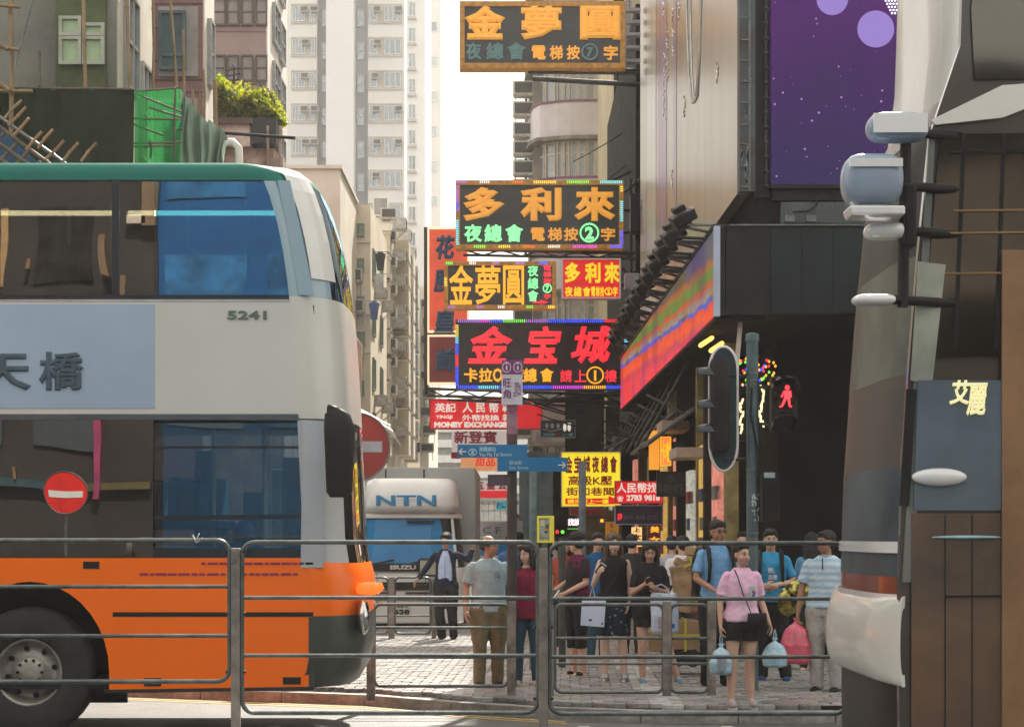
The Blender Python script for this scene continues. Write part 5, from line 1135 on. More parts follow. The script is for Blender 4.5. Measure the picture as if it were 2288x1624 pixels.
# arch lining, wheel
q = MB(); q.box(bu(wc[0] - wr - 4), bu(wc[0] + wr + 4), YB + .7, YB + .75, .25, bz(1290)); q.box(bu(wc[0] - wr), bu(wc[0] + wr), YB + .06, YB + .75, bz(1296), bz(1290)); part('wheel_arch', q, M['black'], bus)
wz = .56; wx = bu(58)
for name_, xw in (('wheel', wx), ('wheel', wx - 6.0)):
    q = MB(); 
    prof = [(.03, .29), (.0, .33), (.0, .50), (.03, .55), (.08, .56), (.22, .56), (.27, .55), (.30, .50), (.30, .29)]; nn = 36
    vs = [(xw + r * math.cos(2 * PI * k / nn), YB + .06 + d, wz + r * math.sin(2 * PI * k / nn)) for d, r in prof for k in range(nn)]
    q.add(vs, [(i * nn + k, i * nn + (k + 1) % nn, (i + 1) * nn + (k + 1) % nn, (i + 1) * nn + k) for i in range(len(prof) - 1) for k in range(nn)], 0, True)
    wo_ = part(name_, q, M['rubber'], bus)
    q = MB(); prof = [(.04, .295), (.03, .28), (.05, .265), (.13, .24), (.15, .17), (.09, .13), (.07, .08), (.07, 0.0)]
    vs = [(xw + r * math.cos(2 * PI * k / nn), YB + .06 + d, wz + r * math.sin(2 * PI * k / nn)) for d, r in prof for k in range(nn)]
    q.add(vs, [(i * nn + k, i * nn + (k + 1) % nn, (i + 1) * nn + (k + 1) % nn, (i + 1) * nn + k) for i in range(len(prof) - 1) for k in range(nn)], 0, True)
    part('rim', q, mat('wheel_rim_silver', (.34, .32, .28), .4, .5, .2, 5), wo_)
    q = MB()
    for k in range(10): a = 2 * PI * k / 10; q.tube((xw + .105 * math.cos(a), YB + .12, wz + .105 * math.sin(a)), (xw + .105 * math.cos(a), YB + .16, wz + .105 * math.sin(a)), .013, n=6)
    for k in range(8): a = 2 * PI * k / 8 + .2; q.tube((xw + .205 * math.cos(a), YB + .185, wz + .205 * math.sin(a)), (xw + .205 * math.cos(a), YB + .2, wz + .205 * math.sin(a)), .024, n=10)
    part('wheel_nuts', q, M['black'], wo_)
# underside, floors, interior
q = MB(); q.box(XR, bu(790) - .35, YB + .08, YB + BW - .08, .42, .5); part('chassis', q, M['black'], bus)
seatm = mat('seat_purple_fabric', (.12, .02, .05), .8); seatb = mat('seat_blue_fabric', (.03, .08, .16), .8); inw = mat('bus_interior_pale', (.28, .27, .25), .6); ind = mat('bus_interior_dark', (.045, .04, .036), .7)
q = MB(); q.box(XR, bu(700), YB + .07, YB + BW - .07, bz(700) , bz(680)); q.box(XR, bu(700), YB + .07, YB + BW - .07, bz(1240), bz(1225)); part('deck_floor', q, ind, bus)
q = MB(); q.box(XR, bu(640), YB + .1, YB + BW - .1, bz(408), bz(404)); q.box(XR, bu(700), YB + .1, YB + BW - .1, bz(944), bz(938)); part('ceiling', q, ind, bus)
q = MB(); q.box(XR, bu(340), YB + 1.7, YB + 1.75, bz(658), bz(406)); part('inner_partition', q, ind, bus)
q = MB(); 
for (a, b) in ((-1400, -420), (-380, 244), (270, 622)): q.box(bu(a), bu(b), YB + .30, YB + .36, bz(467), bz(458))
part('ceiling_strip_lamp', q, glow('warm_strip_light', (1, .70, .32), 9.0), bus)
for k in range(22):
    x = bu(-1380 + k * 92)
    for yy in (YB + .15, YB + 1.35):
        for (fz, sm) in ((bz(690), seatm), (bz(1230), seatb)):
            if fz < 3 and k > 19: continue
            q = MB(); q.box(x, x + .09, yy, yy + .85, fz + .2, fz + .60); q.box(x, x + .42, yy, yy + .85, fz + .18, fz + .26); q.box(x - .01, x + .1, yy + .05, yy + .8, fz + .60, fz + .64)
            part('seat', q, sm, bus, bevel=.02)
for u in (-300, 20, 120, 300, 440, 560):
    q = MB(); q.tube((bu(u), YB + .95, bz(1225)), (bu(u), YB + .95, bz(944)), .02, n=8); q.tube((bu(u) + .3, YB + .95, bz(685)), (bu(u) + .3, YB + .95, bz(404)), .02, n=8)
    part('grab_pole', q, mat('cream_grab_pole', (.62, .55, .38), .4), bus)
q = MB(); q.box(bu(595), bu(640), YB + 1.2, YB + 1.6, bz(1225), bz(1010)); part('fare_box_partition', q, inw, bus)
q = MB(); q.box(bu(480), bu(530), YB + 1.8, YB + 2.1, bz(1225), bz(1090)); q.box(bu(400), bu(440), YB + 1.2, YB + 1.9, bz(1225), bz(1060)); part('blue_partition', q, mat('cyan_partition', (.02, .22, .36), .5), bus)
q = MB(); q.ell((bu(522), YB + .7, bz(1195)), .11, .12, .13, 14, 10); q.loft([((bu(522), YB + .7, bz(1240)), .22, .14), ((bu(522), YB + .7, bz(1215)), .15, .1)], 14); part('driver_cap', q, mat('driver_blue', (.03, .10, .28), .7), bus)
for (u0, u1, v0, v1, dy, c) in ((352, 400, 985, 1225, 2.0, (.10, .035, .02)), (362, 378, 1030, 1190, 1.7, (.40, .03, .02)), (540, 592, 1030, 1225, 2.1, (.45, .45, .42)), (610, 650, 1070, 1225, 1.0, (.05, .09, .14))):
    q = MB(); q.box(bu(u0), bu(u1), YB + dy, YB + dy + .06, bz(v1), bz(v0)); part('interior_panel', q, mat('interior_panel_%d' % u0, c, .5), bus, bevel=.01)
# lamps, mirror
q = MB(); q.loft([((bu(812), YB + .45, bz(1330)), .10, .16), ((bu(815), YB + .45, bz(1318)), .14, .20), ((bu(815), YB + .45, bz(1304)), .12, .18)], 16); part('indicator_lamp', q, mat('orange_lamp', (.9, .16, .02), .2, emit=(1, .2, .02), estr=.5, coat=.5), bus)
q = MB(); q.ell((bu(806), YB + .3, bz(1380)), .06, .14, .16, 12, 8); part('headlamp', q, M['chrome'], bus)
q = MB(); q.path([(bu(735), YB + .05, bz(935)), (bu(742), YB - .18, bz(912)), (bu(757), YB - .25, bz(918)), (bu(762), YB - .25, bz(960))], .028, 8); part('mirror_arm', q, M['black'], bus)
q = MB(); q.loft([((bu(762), YB - .25, bz(1112)), .07, .05), ((bu(764), YB - .25, bz(1100)), .11, .07), ((bu(764), YB - .25, bz(960)), .13, .08), ((bu(760), YB - .25, bz(930)), .11, .08), ((bu(756), YB - .25, bz(918)), .05, .05)], 16, p=3); part('wing_mirror', q, M['black'], bus)

# ---------------------------------------------------------------- near vehicle at the right edge
YN = 10.6
nb2 = root('passing_double_decker', (WX(2200, YN), YN, 0), 'dark double-decker at the right edge with rounded white bumper and gold lettering', 'bus')
def nu(u): return WX(u, YN)
def nz_(v): return WZ(v, YN)
def npoly(name, pts, m_, y=0.0, th=.03, **k):
    q = MB(); q.prism([(nu(u), nz_(v)) for u, v in pts], YN + y, YN + y + th); return part(name, q, m_, nb2, fix=True, **k)
XE = nu(3900)
FE = [(-400, 2150), (100, 2134), (195, 2118), (300, 2066), (560, 2040), (800, 2020), (1040, 2004), (1290, 1996), (1560, 1996), (1850, 2000)]
def fe(v):
    for (v0, u0), (v1, u1) in zip(FE, FE[1:]):
        if v0 <= v <= v1: return u0 + (u1 - u0) * (v - v0) / (v1 - v0)
    return 2190
darkbody = mat('dark_bronze_body', (.030, .026, .022), .22, .0, .4, .35, 0, col2=(.06, .045, .03), stretch=(.25, 1, 2.2), coat=.5, contrast=(.3, .75))
npoly('body_side', [(fe(v) + 14, v) for v in (-400, 100, 300, 560, 800, 1040, 1290, 1500, 1850)] + [(3900, 1850), (3900, -400)], darkbody, .02, .06)
def front_band(name, v0, v1, m_, out=0.0, n=4):
    q = MB(); rows = []
    for i in range(n + 1):
        v = v0 + (v1 - v0) * i / n; xe = nu(fe(v)) - out; z = nz_(v); r = []
        for a in [k / 16 for k in range(17)]:
            t_ = a * 2 - 1; x = xe + .34 * abs(t_) ** 5 * .5; y = YN + .02 + 2.16 * a; r.append((x, y, z))
        rows.append(r)
    q.v = [Vector(p_) for r in rows for p_ in r]; 
    q.f = [(i * 17 + k, i * 17 + k + 1, (i + 1) * 17 + k + 1, (i + 1) * 17 + k) for i in range(n) for k in range(16)]; q.mi = [0] * len(q.f); q.sm = [True] * len(q.f)
    part(name, q, m_, nb2, fix=False)
skyglass = mat('painted_sky_windscreen', (.70, .70, .67), .3, .1, .12, .6, 0, col2=(.5, .5, .48), coat=.3)  # bright sky reflection painted as an opaque pale colour
warm = mat('bus_white_panel', (.72, .70, .65), .3, 0, .06, .7, coat=.4)
ng = glass('dark_side_glass', (.05, .06, .06), .12, (.75, .7, .62), .06, bumpy=.35)
bgl = mat('black_front_glass', (.015, .015, .014), .4, 0, .2, 1, spec=.25)
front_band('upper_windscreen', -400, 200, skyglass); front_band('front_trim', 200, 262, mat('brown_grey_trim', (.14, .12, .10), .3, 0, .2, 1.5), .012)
front_band('black_panel', 262, 560, bgl, .002); front_band('front_panel', 560, 830, mat('dim_grey_green_front', (.13, .14, .11), .42, 0, .3, 1.6, spec=.25, col2=(.06, .06, .05)), .004)
front_band('lower_windscreen', 830, 1040, mat('streaky_front_glass', (.05, .055, .05), .42, 0, .3, 1.4, spec=.25, col2=(.10, .06, .045)), .002); front_band('front_panel', 1040, 1290, mat('blue_grey_gloss_panel', (.05, .075, .09), .42, 0, .3, 1, spec=.25), .004)
front_band('lower_panel', 1290, 1500, mat('brick_red_gloss', (.20, .05, .025), .3, 0, .2, 1, coat=.4), .0); front_band('underpanel', 1500, 1850, bgl)
npoly('upper_side_window', [(2200, -200), (3800, -200), (3800, 150), (2178, 178), (2170, 20)], ng, -.0, .02)
npoly('white_swoosh', [(2078, 270), (2238, 192), (3600, 100), (3600, 200), (2330, 228), (2240, 264), (2090, 280)], warm, -.012, .03)
npoly('side_window', [(2100, 300), (3700, 280), (3700, 760), (2060, 800)], ng, -.002, .02)
npoly('corner_post', [(2076, 290), (2090, 290), (2040, 1300), (2016, 1300)], mat('grey_corner_post', (.16, .17, .15), .3, 0, .15, 1.2, coat=.3), -.004, .03)
npoly('blue_grey_panel', [(2050, 850), (3600, 850), (3600, 1140), (2040, 1140)], mat('blue_grey_gloss_door', (.09, .13, .17), .2, 0, .2, 1, coat=.4), -.018, .02)
npoly('lower_side_panel', [(2036, 1146), (3600, 1146), (3600, 1800), (2036, 1800)], mat('rust_brown_panel_paint', (.17, .085, .04), .3, 0, .35, .9, coat=.4, col2=(.05, .035, .025)), -.008, .02)
npoly('brown_door_post', [(2236, 560), (2400, 560), (2400, 1800), (2236, 1800)], mat('tan_brown_post', (.26, .14, .06), .35, 0, .2, .9, coat=.3), -.03, .02)
V3 = lambda *a: Vector(a)
# white bumper, rounded nose running across the front
q = MB(); rows = []; NB = 40; NP = 30
for i in range(NB + 1):
    a = i / NB; t_ = a * 2 - 1; back_ = .30 * abs(t_) ** 4; r = []
    for j in range(NP + 1):
        b_ = -PI / 2 + PI * j / NP; px_ = 1.55; r.append((nu(1996) + .06 - (.15 - back_ * .4) * max(0, math.cos(b_)) ** .6, YN - .02 + 2.24 * a, nz_(1432) + .24 * math.sin(b_) - .04 * math.cos(b_)))
    rows.append(r)
q.v = [Vector(p_) for r in rows for p_ in r]; q.f = [(i * (NP + 1) + k, i * (NP + 1) + k + 1, (i + 1) * (NP + 1) + k + 1, (i + 1) * (NP + 1) + k) for i in range(NB) for k in range(NP)]; q.mi = [0] * len(q.f); q.sm = [True] * len(q.f)
q.add([rows[-1][k] for k in range(NP + 1)], [tuple(range(NP, -1, -1))])
c0 = rows[0]; mid_ = Vector((nu(1996) + .05, YN, nz_(1432))); inn = [Vector(p_).lerp(mid_, .26) + V3(0, .10, 0) for p_ in c0]; q.add([Vector(p_) for p_ in c0] + [Vector(p_).lerp(mid_, .26) for p_ in c0], [(k, k + 1, NP + 2 + k, NP + 1 + k) for k in range(NP)])
qq = MB(); qq.add([Vector(p_).lerp(mid_, .26) for p_ in c0] + inn, [(k, k + 1, NP + 2 + k, NP + 1 + k) for k in range(NP)]); qq.add(inn, [tuple(range(NP + 1))]); part('bumper_recess', qq, mat('dark_recess', (.03, .028, .026), .4, 0, .3, 3), nb2)
part('white_bumper', q, mat('cream_bumper', (.62, .61, .56), .3, 0, .06, 1, coat=.4), nb2)
def blob(name, u, v, ru, rv, m_, d=.09, y=-.03):
    q = MB(); q.ell((nu(u), YN + y, nz_(v)), ru / S(YN), d, rv / S(YN), 24, 14); part(name, q, m_, nb2)
chr_ = mat('bright_lamp_casing', (.72, .73, .72), .25, .1, .04, 2, coat=.6)
blob('side_lamp', 2096, 1066, 62, 20, chr_, .03, -.03); blob('cyan_lamp_streak', 2160, 1200, 80, 5, mat('pale_cyan_streak', (.30, .48, .52), .25, .3), .02, -.01)  # second blob: a cyan lamp streak painted as a pale bar
for v in (1210, 1330): front_band('front_lamp_strip', v, v + 26, chr_, .02, 1)
npoly('dark_windscreen_edge', [(2024, 870), (2046, 870), (2030, 1130), (2008, 1130)], M['black'], -.02, .02)
for k_ in range(2): npoly('panel_seam', [(2110 + k_ * 60, 1150), (2112 + k_ * 60, 1150), (2112 + k_ * 60, 1790), (2110 + k_ * 60, 1790)], M['black'], -.012, .01)
for k_ in range(3): npoly('window_divider', [(2150 + k_ * 90, 300), (2158 + k_ * 90, 300), (2138 + k_ * 90, 780), (2130 + k_ * 90, 780)], M['black'], -.012, .02)
npoly('grey_green_trim', [(2052, 585), (2112, 592), (2082, 860), (2034, 850)], mat('pale_grey_green_pillar', (.33, .35, .29), .3, 0, .2, 1.6, coat=.3), -.012, .02)
for v in (340, 470, 520, 610, 1330):
    npoly('amber_reflection_streak' if v in (470, 520, 610) else 'dark_seam', [(2100 + v % 40, v), (3000, v - 10), (3000, v - 6), (2100 + v % 40, v + 4)], mat('amber_reflection_paint', (.30, .17, .07), .3, .3) if v in (470, 520, 610) else M['black'], -.02, .01)  # amber strips are reflections on the dark side, built as coloured bars
# mirrors on the front corner
q = MB(); q.tube((nu(2018), YN - .08, nz_(285)), (nu(2010), YN - .08, nz_(690)), .03, n=10); part('mirror_bracket', q, M['black'], nb2)
q = MB(); q.box(nu(2006), nu(2036), YN - .16, YN - .02, nz_(560), nz_(420)); part('bracket_plate', q, M['black'], nb2, bevel=.02)
def nbox(name, u0, v0, u1, v1, m_, y0=-.30, y1=.0, b=.02, sk=0):
    if b > .0 and name != 'lower_mirror_foot':
        q = MB(); cx_, cy_ = (nu(u0) + nu(u1)) / 2, YN + (y0 + y1) / 2; rx, ry = (nu(u1) - nu(u0)) / 2, (y1 - y0) / 2; zc, hz_ = (nz_(v0) + nz_(v1)) / 2, (nz_(v0) - nz_(v1)) / 2
        q.loft([((cx_, cy_, zc + hz_ * math.sin(a)), rx * max(.05, math.cos(a)) ** .35, ry * max(.05, math.cos(a)) ** .35) for a in [-PI / 2 + PI * k / 14 for k in range(15)]], 36, p=4.5); part(name, q, m_, nb2); return
    q = MB(); q.add([(nu(u0 + sk), YN + y0, nz_(v1)), (nu(u1), YN + y0, nz_(v1)), (nu(u1 + sk), YN + y1, nz_(v1)), (nu(u0 + sk), YN + y1, nz_(v1)), (nu(u0), YN + y0, nz_(v0)), (nu(u1), YN + y0, nz_(v0)), (nu(u1), YN + y1, nz_(v0)), (nu(u0), YN + y1, nz_(v0))],
                   [(0, 3, 2, 1), (4, 5, 6, 7), (0, 1, 5, 4), (1, 2, 6, 5), (2, 3, 7, 6), (3, 0, 4, 7)]); part(name, q, m_, nb2, bevel=b)
blu = mat('blue_grey_casing', (.25, .32, .42), .3, 0, .1, 1, coat=.3)
nbox('upper_mirror', 1925, 268, 2060, 330, blu, -.25, -.05, .04); nbox('upper_mirror_face', 1932, 276, 2050, 318, chr_, -.262, -.252, .0)
nbox('lower_mirror', 1868, 362, 2000, 472, blu, -.3, -.06, .06); nbox('lower_mirror_face', 1876, 378, 1992, 396, chr_, -.312, -.302, .0); nbox('lower_mirror_foot', 1878, 478, 2000, 498, chr_, -.28, -.06, .01, 6)
nbox('front_lamp', 1926, 504, 2018, 540, chr_, -.16, .02, .03, 6); nbox('front_lamp', 1900, 662, 1996, 686, chr_, -.14, .02, .02, 4)
for (u, v) in ((1995, 300), (1990, 420), (2000, 520), (1992, 674)):
    q = MB(); q.tube((nu(u - 6), YN - .1, nz_(v)), (nu(2150), YN + .03, nz_(v + 4)), .026, n=8); part('mirror_arm', q, M['black'], nb2)
q = MB(); put_text(q, '艾', nu(2118), nu(2168), nz_(905), nz_(850), YN - .03, .035, .01, shear=.2); put_text(q, '麗', nu(2156), nu(2204), nz_(930), nz_(856), YN - .03, .03, .01, shear=.2)
part('gold_lettering', q, mat('pale_gold_letter', (.75, .68, .35), .4, emit=(.7, .65, .35), estr=.35), nb2)
q = MB(); q.box(nu(2200), XE, YN + .1, YN + 2.1, .3, .4); part('chassis', q, M['black'], nb2)
q = MB(); q.box(nu(2300), XE, YN + 2.14, YN + 2.18, .4, nz_(-400)); part('far_side', q, M['dark_matt'], nb2)
for X_ in (nu(2900), nu(3700)):
    q = MB(); q.tube((X_, YN + .05, .5), (X_, YN + .35, .5), .5, n=28); part('wheel', q, M['rubber'], nb2)

# ---------------------------------------------------------------- lorries in the side street
YT_ = 34.5
tr = root('white_lorry', (WX(898, YT_), YT_, .1), 'white lorry facing the camera with blue windscreen and NTN lettering on its roof fairing', 'lorry')
def tu(u): return WX(u, YT_)
def tz(v): return WZ(v, YT_)
lw = mat('lorry_white_paint', (.86, .87, .84), .35, 0, .08, .8, coat=.3); lg = mat('lorry_grey_box', (.48, .50, .48), .6, 0, .15, .8, .1, col2=(.38, .40, .39))
q = MB(); q.box(tu(752), tu(1058), YT_ + 1.9, YT_ + 7.5, .8, tz(1036)); part('cargo_box', q, lg, tr, bevel=.02)
for u in (845, 935): 
    q = MB(); q.box(tu(u), tu(u + 3), YT_ + 1.885, YT_ + 1.9, tz(1380), tz(1040)); part('box_seam', q, M['black'], tr)
def cabring(v, hw, yf, cy): return ((tu(898), YT_ + cy, tz(v)), hw, yf)
q = MB(); q.loft([cabring(1400, 1.10, .85, .85), cabring(1300, 1.12, .90, .9), cabring(1270, 1.12, .88, .9), cabring(1268, 1.11, .86, .9)], 40, p=5); part('cab_front', q, lw, tr)
q = MB(); q.loft([cabring(1267, 1.07, .82, .92), cabring(1158, .98, .60, 1.04)], 40, p=5); part('cab_glasshouse', q, M['black'], tr)
q = MB(); q.loft([cabring(1157, 1.02, .68, 1.04), cabring(1152, 1.02, .70, 1.04), cabring(1144, .96, .6, 1.07)], 40, p=4); part('cab_roof', q, lw, tr)
bg_ = mat('blue_windscreen', (.01, .27, .58), .15, 0, .15, 1.2, spec=.3, col2=(.008, .18, .46))
q = MB(); yb0, yb1 = YT_ + .05, YT_ + .40
for (ua, ub, da, db) in ((776, 830, .12, 0), (830, 965, 0, 0), (965, 1018, 0, .12)):
    q.add([(tu(ua), yb0 + da, tz(1266)), (tu(ub), yb0 + db, tz(1266)), (tu(898 + (ub - 898) * .92), yb1 + db, tz(1159)), (tu(898 + (ua - 898) * .92), yb1 + da, tz(1159))], [(0, 1, 2, 3)], 0, True)
part('windscreen', q, bg_, tr)
q = MB(); q.box(tu(905), tu(968), YT_ + .3, YT_ + .36, tz(1166), tz(1162)); part('sun_visor', q, M['black'], tr)
q = MB(); q.tube((tu(1020), YT_ + .2, tz(1266)), (tu(1008), YT_ + .5, tz(1159)), .028, n=6); q.tube((tu(776), YT_ + .2, tz(1266)), (tu(788), YT_ + .5, tz(1159)), .028, n=6); part('windscreen_pillar', q, lw, tr)
q = MB(); q.loft([((tu(912), YT_ + 1.1, tz(1147)), .78, .5), ((tu(912), YT_ + 1.0, tz(1141)), .86, .72), ((tu(912), YT_ + 1.05, tz(1126)), .85, .80), ((tu(912), YT_ + 1.2, tz(1090)), .82, .74), ((tu(912), YT_ + 1.3, tz(1072)), .78, .62), ((tu(912), YT_ + 1.4, tz(1065)), .68, .45)], 40, p=4.5); part('roof_fairing', q, lw, tr)
q = MB(); 
for ch, u in (('N', 838), ('T', 884), ('N', 930)): put_text(q, ch, tu(u), tu(u + 44), tz(1129), tz(1105), YT_ + .24, .035, .02)
part('lettering', q, mat('sky_blue_letter', (.03, .30, .60), .4), tr)
q = MB(); q.box(tu(790), tu(1006), YT_ - .03, YT_ + .02, tz(1276), tz(1258)); part('black_name_panel', q, M['black'], tr); q = MB(); put_text(q, 'ISUZU', tu(872), tu(930), tz(1272), tz(1262), YT_ - .04, .06, .01); part('lettering', q, M['white'], tr)
for k_ in range(3):
    for ua in (800, 906):
        q = MB(); q.box(tu(ua), tu(ua + 76), YT_ - .045, YT_ - .03, tz(1308 + k_ * 9), tz(1304 + k_ * 9)); part('grille_slot', q, M['dark'], tr)
for ua in (842, 950):
    q = MB(); q.box(tu(ua), tu(ua) + .008, YT_ - .012, YT_ + .0, tz(1346), tz(1278)); part('panel_gap', q, M['black'], tr)
q = MB(); q.box(tu(790), tu(1000), YT_ - .03, YT_ + .05, tz(1318), tz(1300)); q.box(tu(800), tu(990), YT_ - .05, YT_ + .0, tz(1340), tz(1330)); part('grille', q, M['black'], tr)
q = MB(); q.box(tu(760), tu(1036), YT_ - .1, YT_ + .4, tz(1392), tz(1348)); part('bumper', q, lw, tr, bevel=.03)
q = MB(); q.box(tu(780), tu(1016), YT_ - .02, YT_ + .4, tz(1412), tz(1393)); q.box(tu(756), tu(1040), YT_ + .3, YT_ + .9, .35, tz(1393)); part('underrun', q, M['black'], tr)
for u in (795, 1000):
    q = MB(); q.ell((tu(u), YT_ - .05, tz(1330)), .16, .08, .10, 16, 8); part('headlamp', q, M['chrome'], tr)
for u in (820, 975):
    q = MB(); q.ell((tu(u), YT_ - .1, tz(1370)), .08, .05, .08, 14, 8); part('fog_lamp', q, M['dark'], tr)
pl_ = MB(); pl_.box(tu(878), tu(919), YT_ - .13, YT_ - .105, tz(1374), tz(1344)); po = part('number_plate', pl_, M['white'], tr)
q = MB(); put_text(q, 'CH', tu(886), tu(911), tz(1356), tz(1346), YT_ - .14, .04, .01); put_text(q, '628', tu(881), tu(916), tz(1372), tz(1360), YT_ - .14, .04, .01); part('plate_number', q, M['black'], po)
for (ua, ub) in ((820, 880), (905, 950)):
    q = MB(); q.path([(tu(ua), YT_ + .03, tz(1262)), (tu((ua + ub) / 2), YT_ + .06, tz(1256)), (tu(ub), YT_ + .09, tz(1250))], .012, 5); part('wiper', q, M['black'], tr)
for sx, u in ((-1, 772), (1, 962)):
    q = MB(); q.loft([((tu(u), YT_ - .35, tz(1286)), .15, .05), ((tu(u), YT_ - .35, tz(1282)), .19, .07), ((tu(u), YT_ - .35, tz(1250)), .20, .07), ((tu(u), YT_ - .35, tz(1246)), .15, .05)], 16, p=3.5); mo = part('mirror', q, M['black'], tr)
    q = MB(); q.box(tu(u) - .16, tu(u) + .16, YT_ - .43, YT_ - .421, tz(1282), tz(1251)); part('mirror_glass', q, mat('pale_green_mirror', (.35, .48, .42), .2, .3), mo)
    q = MB(); q.path([(tu(u), YT_ - .33, tz(1250)), (tu(u) + .1, YT_ - .2, tz(1236)), (tu(898 + 110 * sx), YT_ + .3, tz(1240))], .015, 5); part('mirror_arm', q, M['black'], mo)
for u in (785, 1012):
    q = MB(); q.tube((tu(u) - .12, YT_ + 1.2, .52), (tu(u) + .12, YT_ + 1.2, .52), .42, n=24); part('wheel', q, M['rubber'], tr)
# second lorry
Y6 = 45
t2_ = root('second_lorry', (WX(1100, Y6), Y6, .1), 'second pale lorry with a bowl-shaped fairing lettered CF behind the man in the grey shirt', 'lorry')
q = MB(); q.loft([((WX(1100, Y6), Y6 + 1, WZ(1214, Y6)), .25, .4), ((WX(1100, Y6), Y6 + 1, WZ(1200, Y6)), .34, .7), ((WX(1100, Y6), Y6 + 1, WZ(1180, Y6)), .40, .8), ((WX(1100, Y6), Y6 + 1, WZ(1166, Y6)), .46, .85)], 28, p=3); part('roof_fairing', q, M['white'], t2_)
q = MB(); q.box(WX(1052, Y6), WX(1168, Y6), Y6 + .8, Y6 + 6, .7, WZ(1163, Y6)); part('cargo_box', q, lg, t2_)
q = MB(); q.loft([((WX(1110, Y6), Y6 + .9, .4), .62, .7), ((WX(1110, Y6), Y6 + .9, WZ(1240, Y6)), .62, .7), ((WX(1110, Y6), Y6 + 1, WZ(1210, Y6)), .5, .5)], 28, p=4); part('cab', q, lw, t2_)
q = MB(); q.add([(WX(1060, Y6), Y6 + .18, WZ(1240, Y6)), (WX(1160, Y6), Y6 + .18, WZ(1240, Y6)), (WX(1152, Y6), Y6 + .36, WZ(1213, Y6)), (WX(1068, Y6), Y6 + .36, WZ(1213, Y6))], [(0, 1, 2, 3)]); part('windscreen', q, bg_, t2_)
q = MB(); put_text(q, 'C F', WX(1078, Y6), WX(1118, Y6), WZ(1192, Y6), WZ(1176, Y6), Y6 + .12, .03, .02); part('lettering', q, mat('dull_blue_letter', (.08, .14, .28), .5), t2_)
q = MB(); q.tube((WX(1075, Y6) , Y6 + 1, .5), (WX(1083, Y6), Y6 + 1, .5), .4, n=20); q2 = MB(); q2.tube((WX(1140, Y6), Y6 + 1, .5), (WX(1148, Y6), Y6 + 1, .5), .4, n=20); part('wheel', q, M['rubber'], t2_); part('wheel', q2, M['rubber'], t2_)
# far footbridge / rail behind
q = MB(); q.box(WX(1050, 75), WX(1180, 75), 75, 75.4, WZ(1128, 75), WZ(1118, 75)); q.box(WX(1050, 75), WX(1180, 75), 75, 75.1, WZ(1142, 75), WZ(1139, 75))
for k in range(10): q.box(WX(1052 + k * 13, 75), WX(1054 + k * 13, 75), 75, 75.1, 0.1 if k % 4 == 0 else WZ(1160, 75), WZ(1118, 75))
thing('white_guard_rail', q, M['white'], 'distant white guard rail of a ramp behind the lorries', 'railing', (WX(1115, 75), 75, .1))

# ---------------------------------------------------------------- street railings
def railing_frame(parent, u0, u1, vs_, Y, r, rad, left_round=True, right_round=True, ground=None, slope=0.0):
    """one welded panel: a rounded outer frame and inner rails"""
    x0, x1 = WX(u0, Y), WX(u1, Y); zt_, zb_ = WZ(vs_[0], Y), WZ(vs_[-1], Y)
    def cor(cx, cz, a0, a1, n=6): return [(cx + rad * math.cos(a0 + (a1 - a0) * k / n), Y, cz + rad * math.sin(a0 + (a1 - a0) * k / n)) for k in range(n + 1)]
    pts = cor(x1 - rad, zt_ - rad, PI / 2, 0) + cor(x1 - rad, zb_ + rad, 0, -PI / 2) + cor(x0 + rad, zb_ + rad, -PI / 2, -PI) + cor(x0 + rad, zt_ - rad, PI, PI / 2)
    pts.append(pts[0]); q = MB(); q.path(pts, r, 8); part('panel_frame', q, M['railpaint'], parent)
    for v in vs_[1:-1]:
        q = MB(); z = WZ(v, Y); q.tube((x0 + r * .6, Y, z + slope), (x1 - r * .6, Y, z), r * .85, n=8); part('rail', q, M['railpaint'], parent)
def rail_post(parent, u, vt, Y, w_, d_, zb_=0.0):
    q = MB(); x = WX(u, Y); q.box(x - w_ / 2, x + w_ / 2, Y - d_ / 2, Y + d_ / 2, zb_, WZ(vt, Y)); part('post', q, M['postpaint'], parent, bevel=.006)
YR = 13.4
nr = root('near_railing', (WX(1215, YR), YR, 0), 'grey steel pedestrian railing with rounded panels nearest the camera', 'railing')
q = MB(); q.box(WX(-200, YR), WX(3000, YR), YR - .35, YR + .5, -.01, .14); struct('median_kerb', q, kst)
for u in (-170, 527, 1214, 1905): rail_post(nr, u, 1224, YR, .062, .05, .14)
railing_frame(nr, -155, 513, [1207, 1310, 1420, 1522], YR, .0155, .085)
railing_frame(nr, 541, 1202, [1211, 1335, 1464, 1592], YR, .0155, .085)
railing_frame(nr, 1228, 1892, [1213, 1337, 1467, 1594], YR, .0155, .085)
railing_frame(nr, 1918, 2600, [1215, 1339, 1469, 1596], YR, .0155, .085)
for (ps, vv) in ((527, (1232, 1370, 1500)), (1214, (1240, 1400, 1560)), (1905, (1240, 1400, 1560))):
    for v in vv:
        for s_ in (-1, 1):
            q = MB(); x = WX(ps, YR); z = WZ(v, YR); q.tube((x + s_ * .028, YR, z), (x + s_ * .058, YR, z), .009, n=6); q.ell((x + s_ * .058, YR - .004, z), .012, .014, .012, 8, 6); part('clamp_bolt', q, M['dark'], nr)
q = MB(); x = WX(440, YR); z = WZ(1205, YR); q.path([(x - .03, YR, z + .03), (x, YR - .02, z - .02), (x + .04, YR, z + .01)], .006, 5); q.path([(x, YR - .02, z), (x + .02, YR - .03, z + .04)], .004, 5); part('wire_tie', q, mat('white_tie', (.6, .6, .6), .5), nr)
YK2 = 19.75
fr_ = root('kerb_railing', (WX(1300, YK2), YK2, .1), 'grey steel railing along the far kerb in front of the waiting people', 'railing')
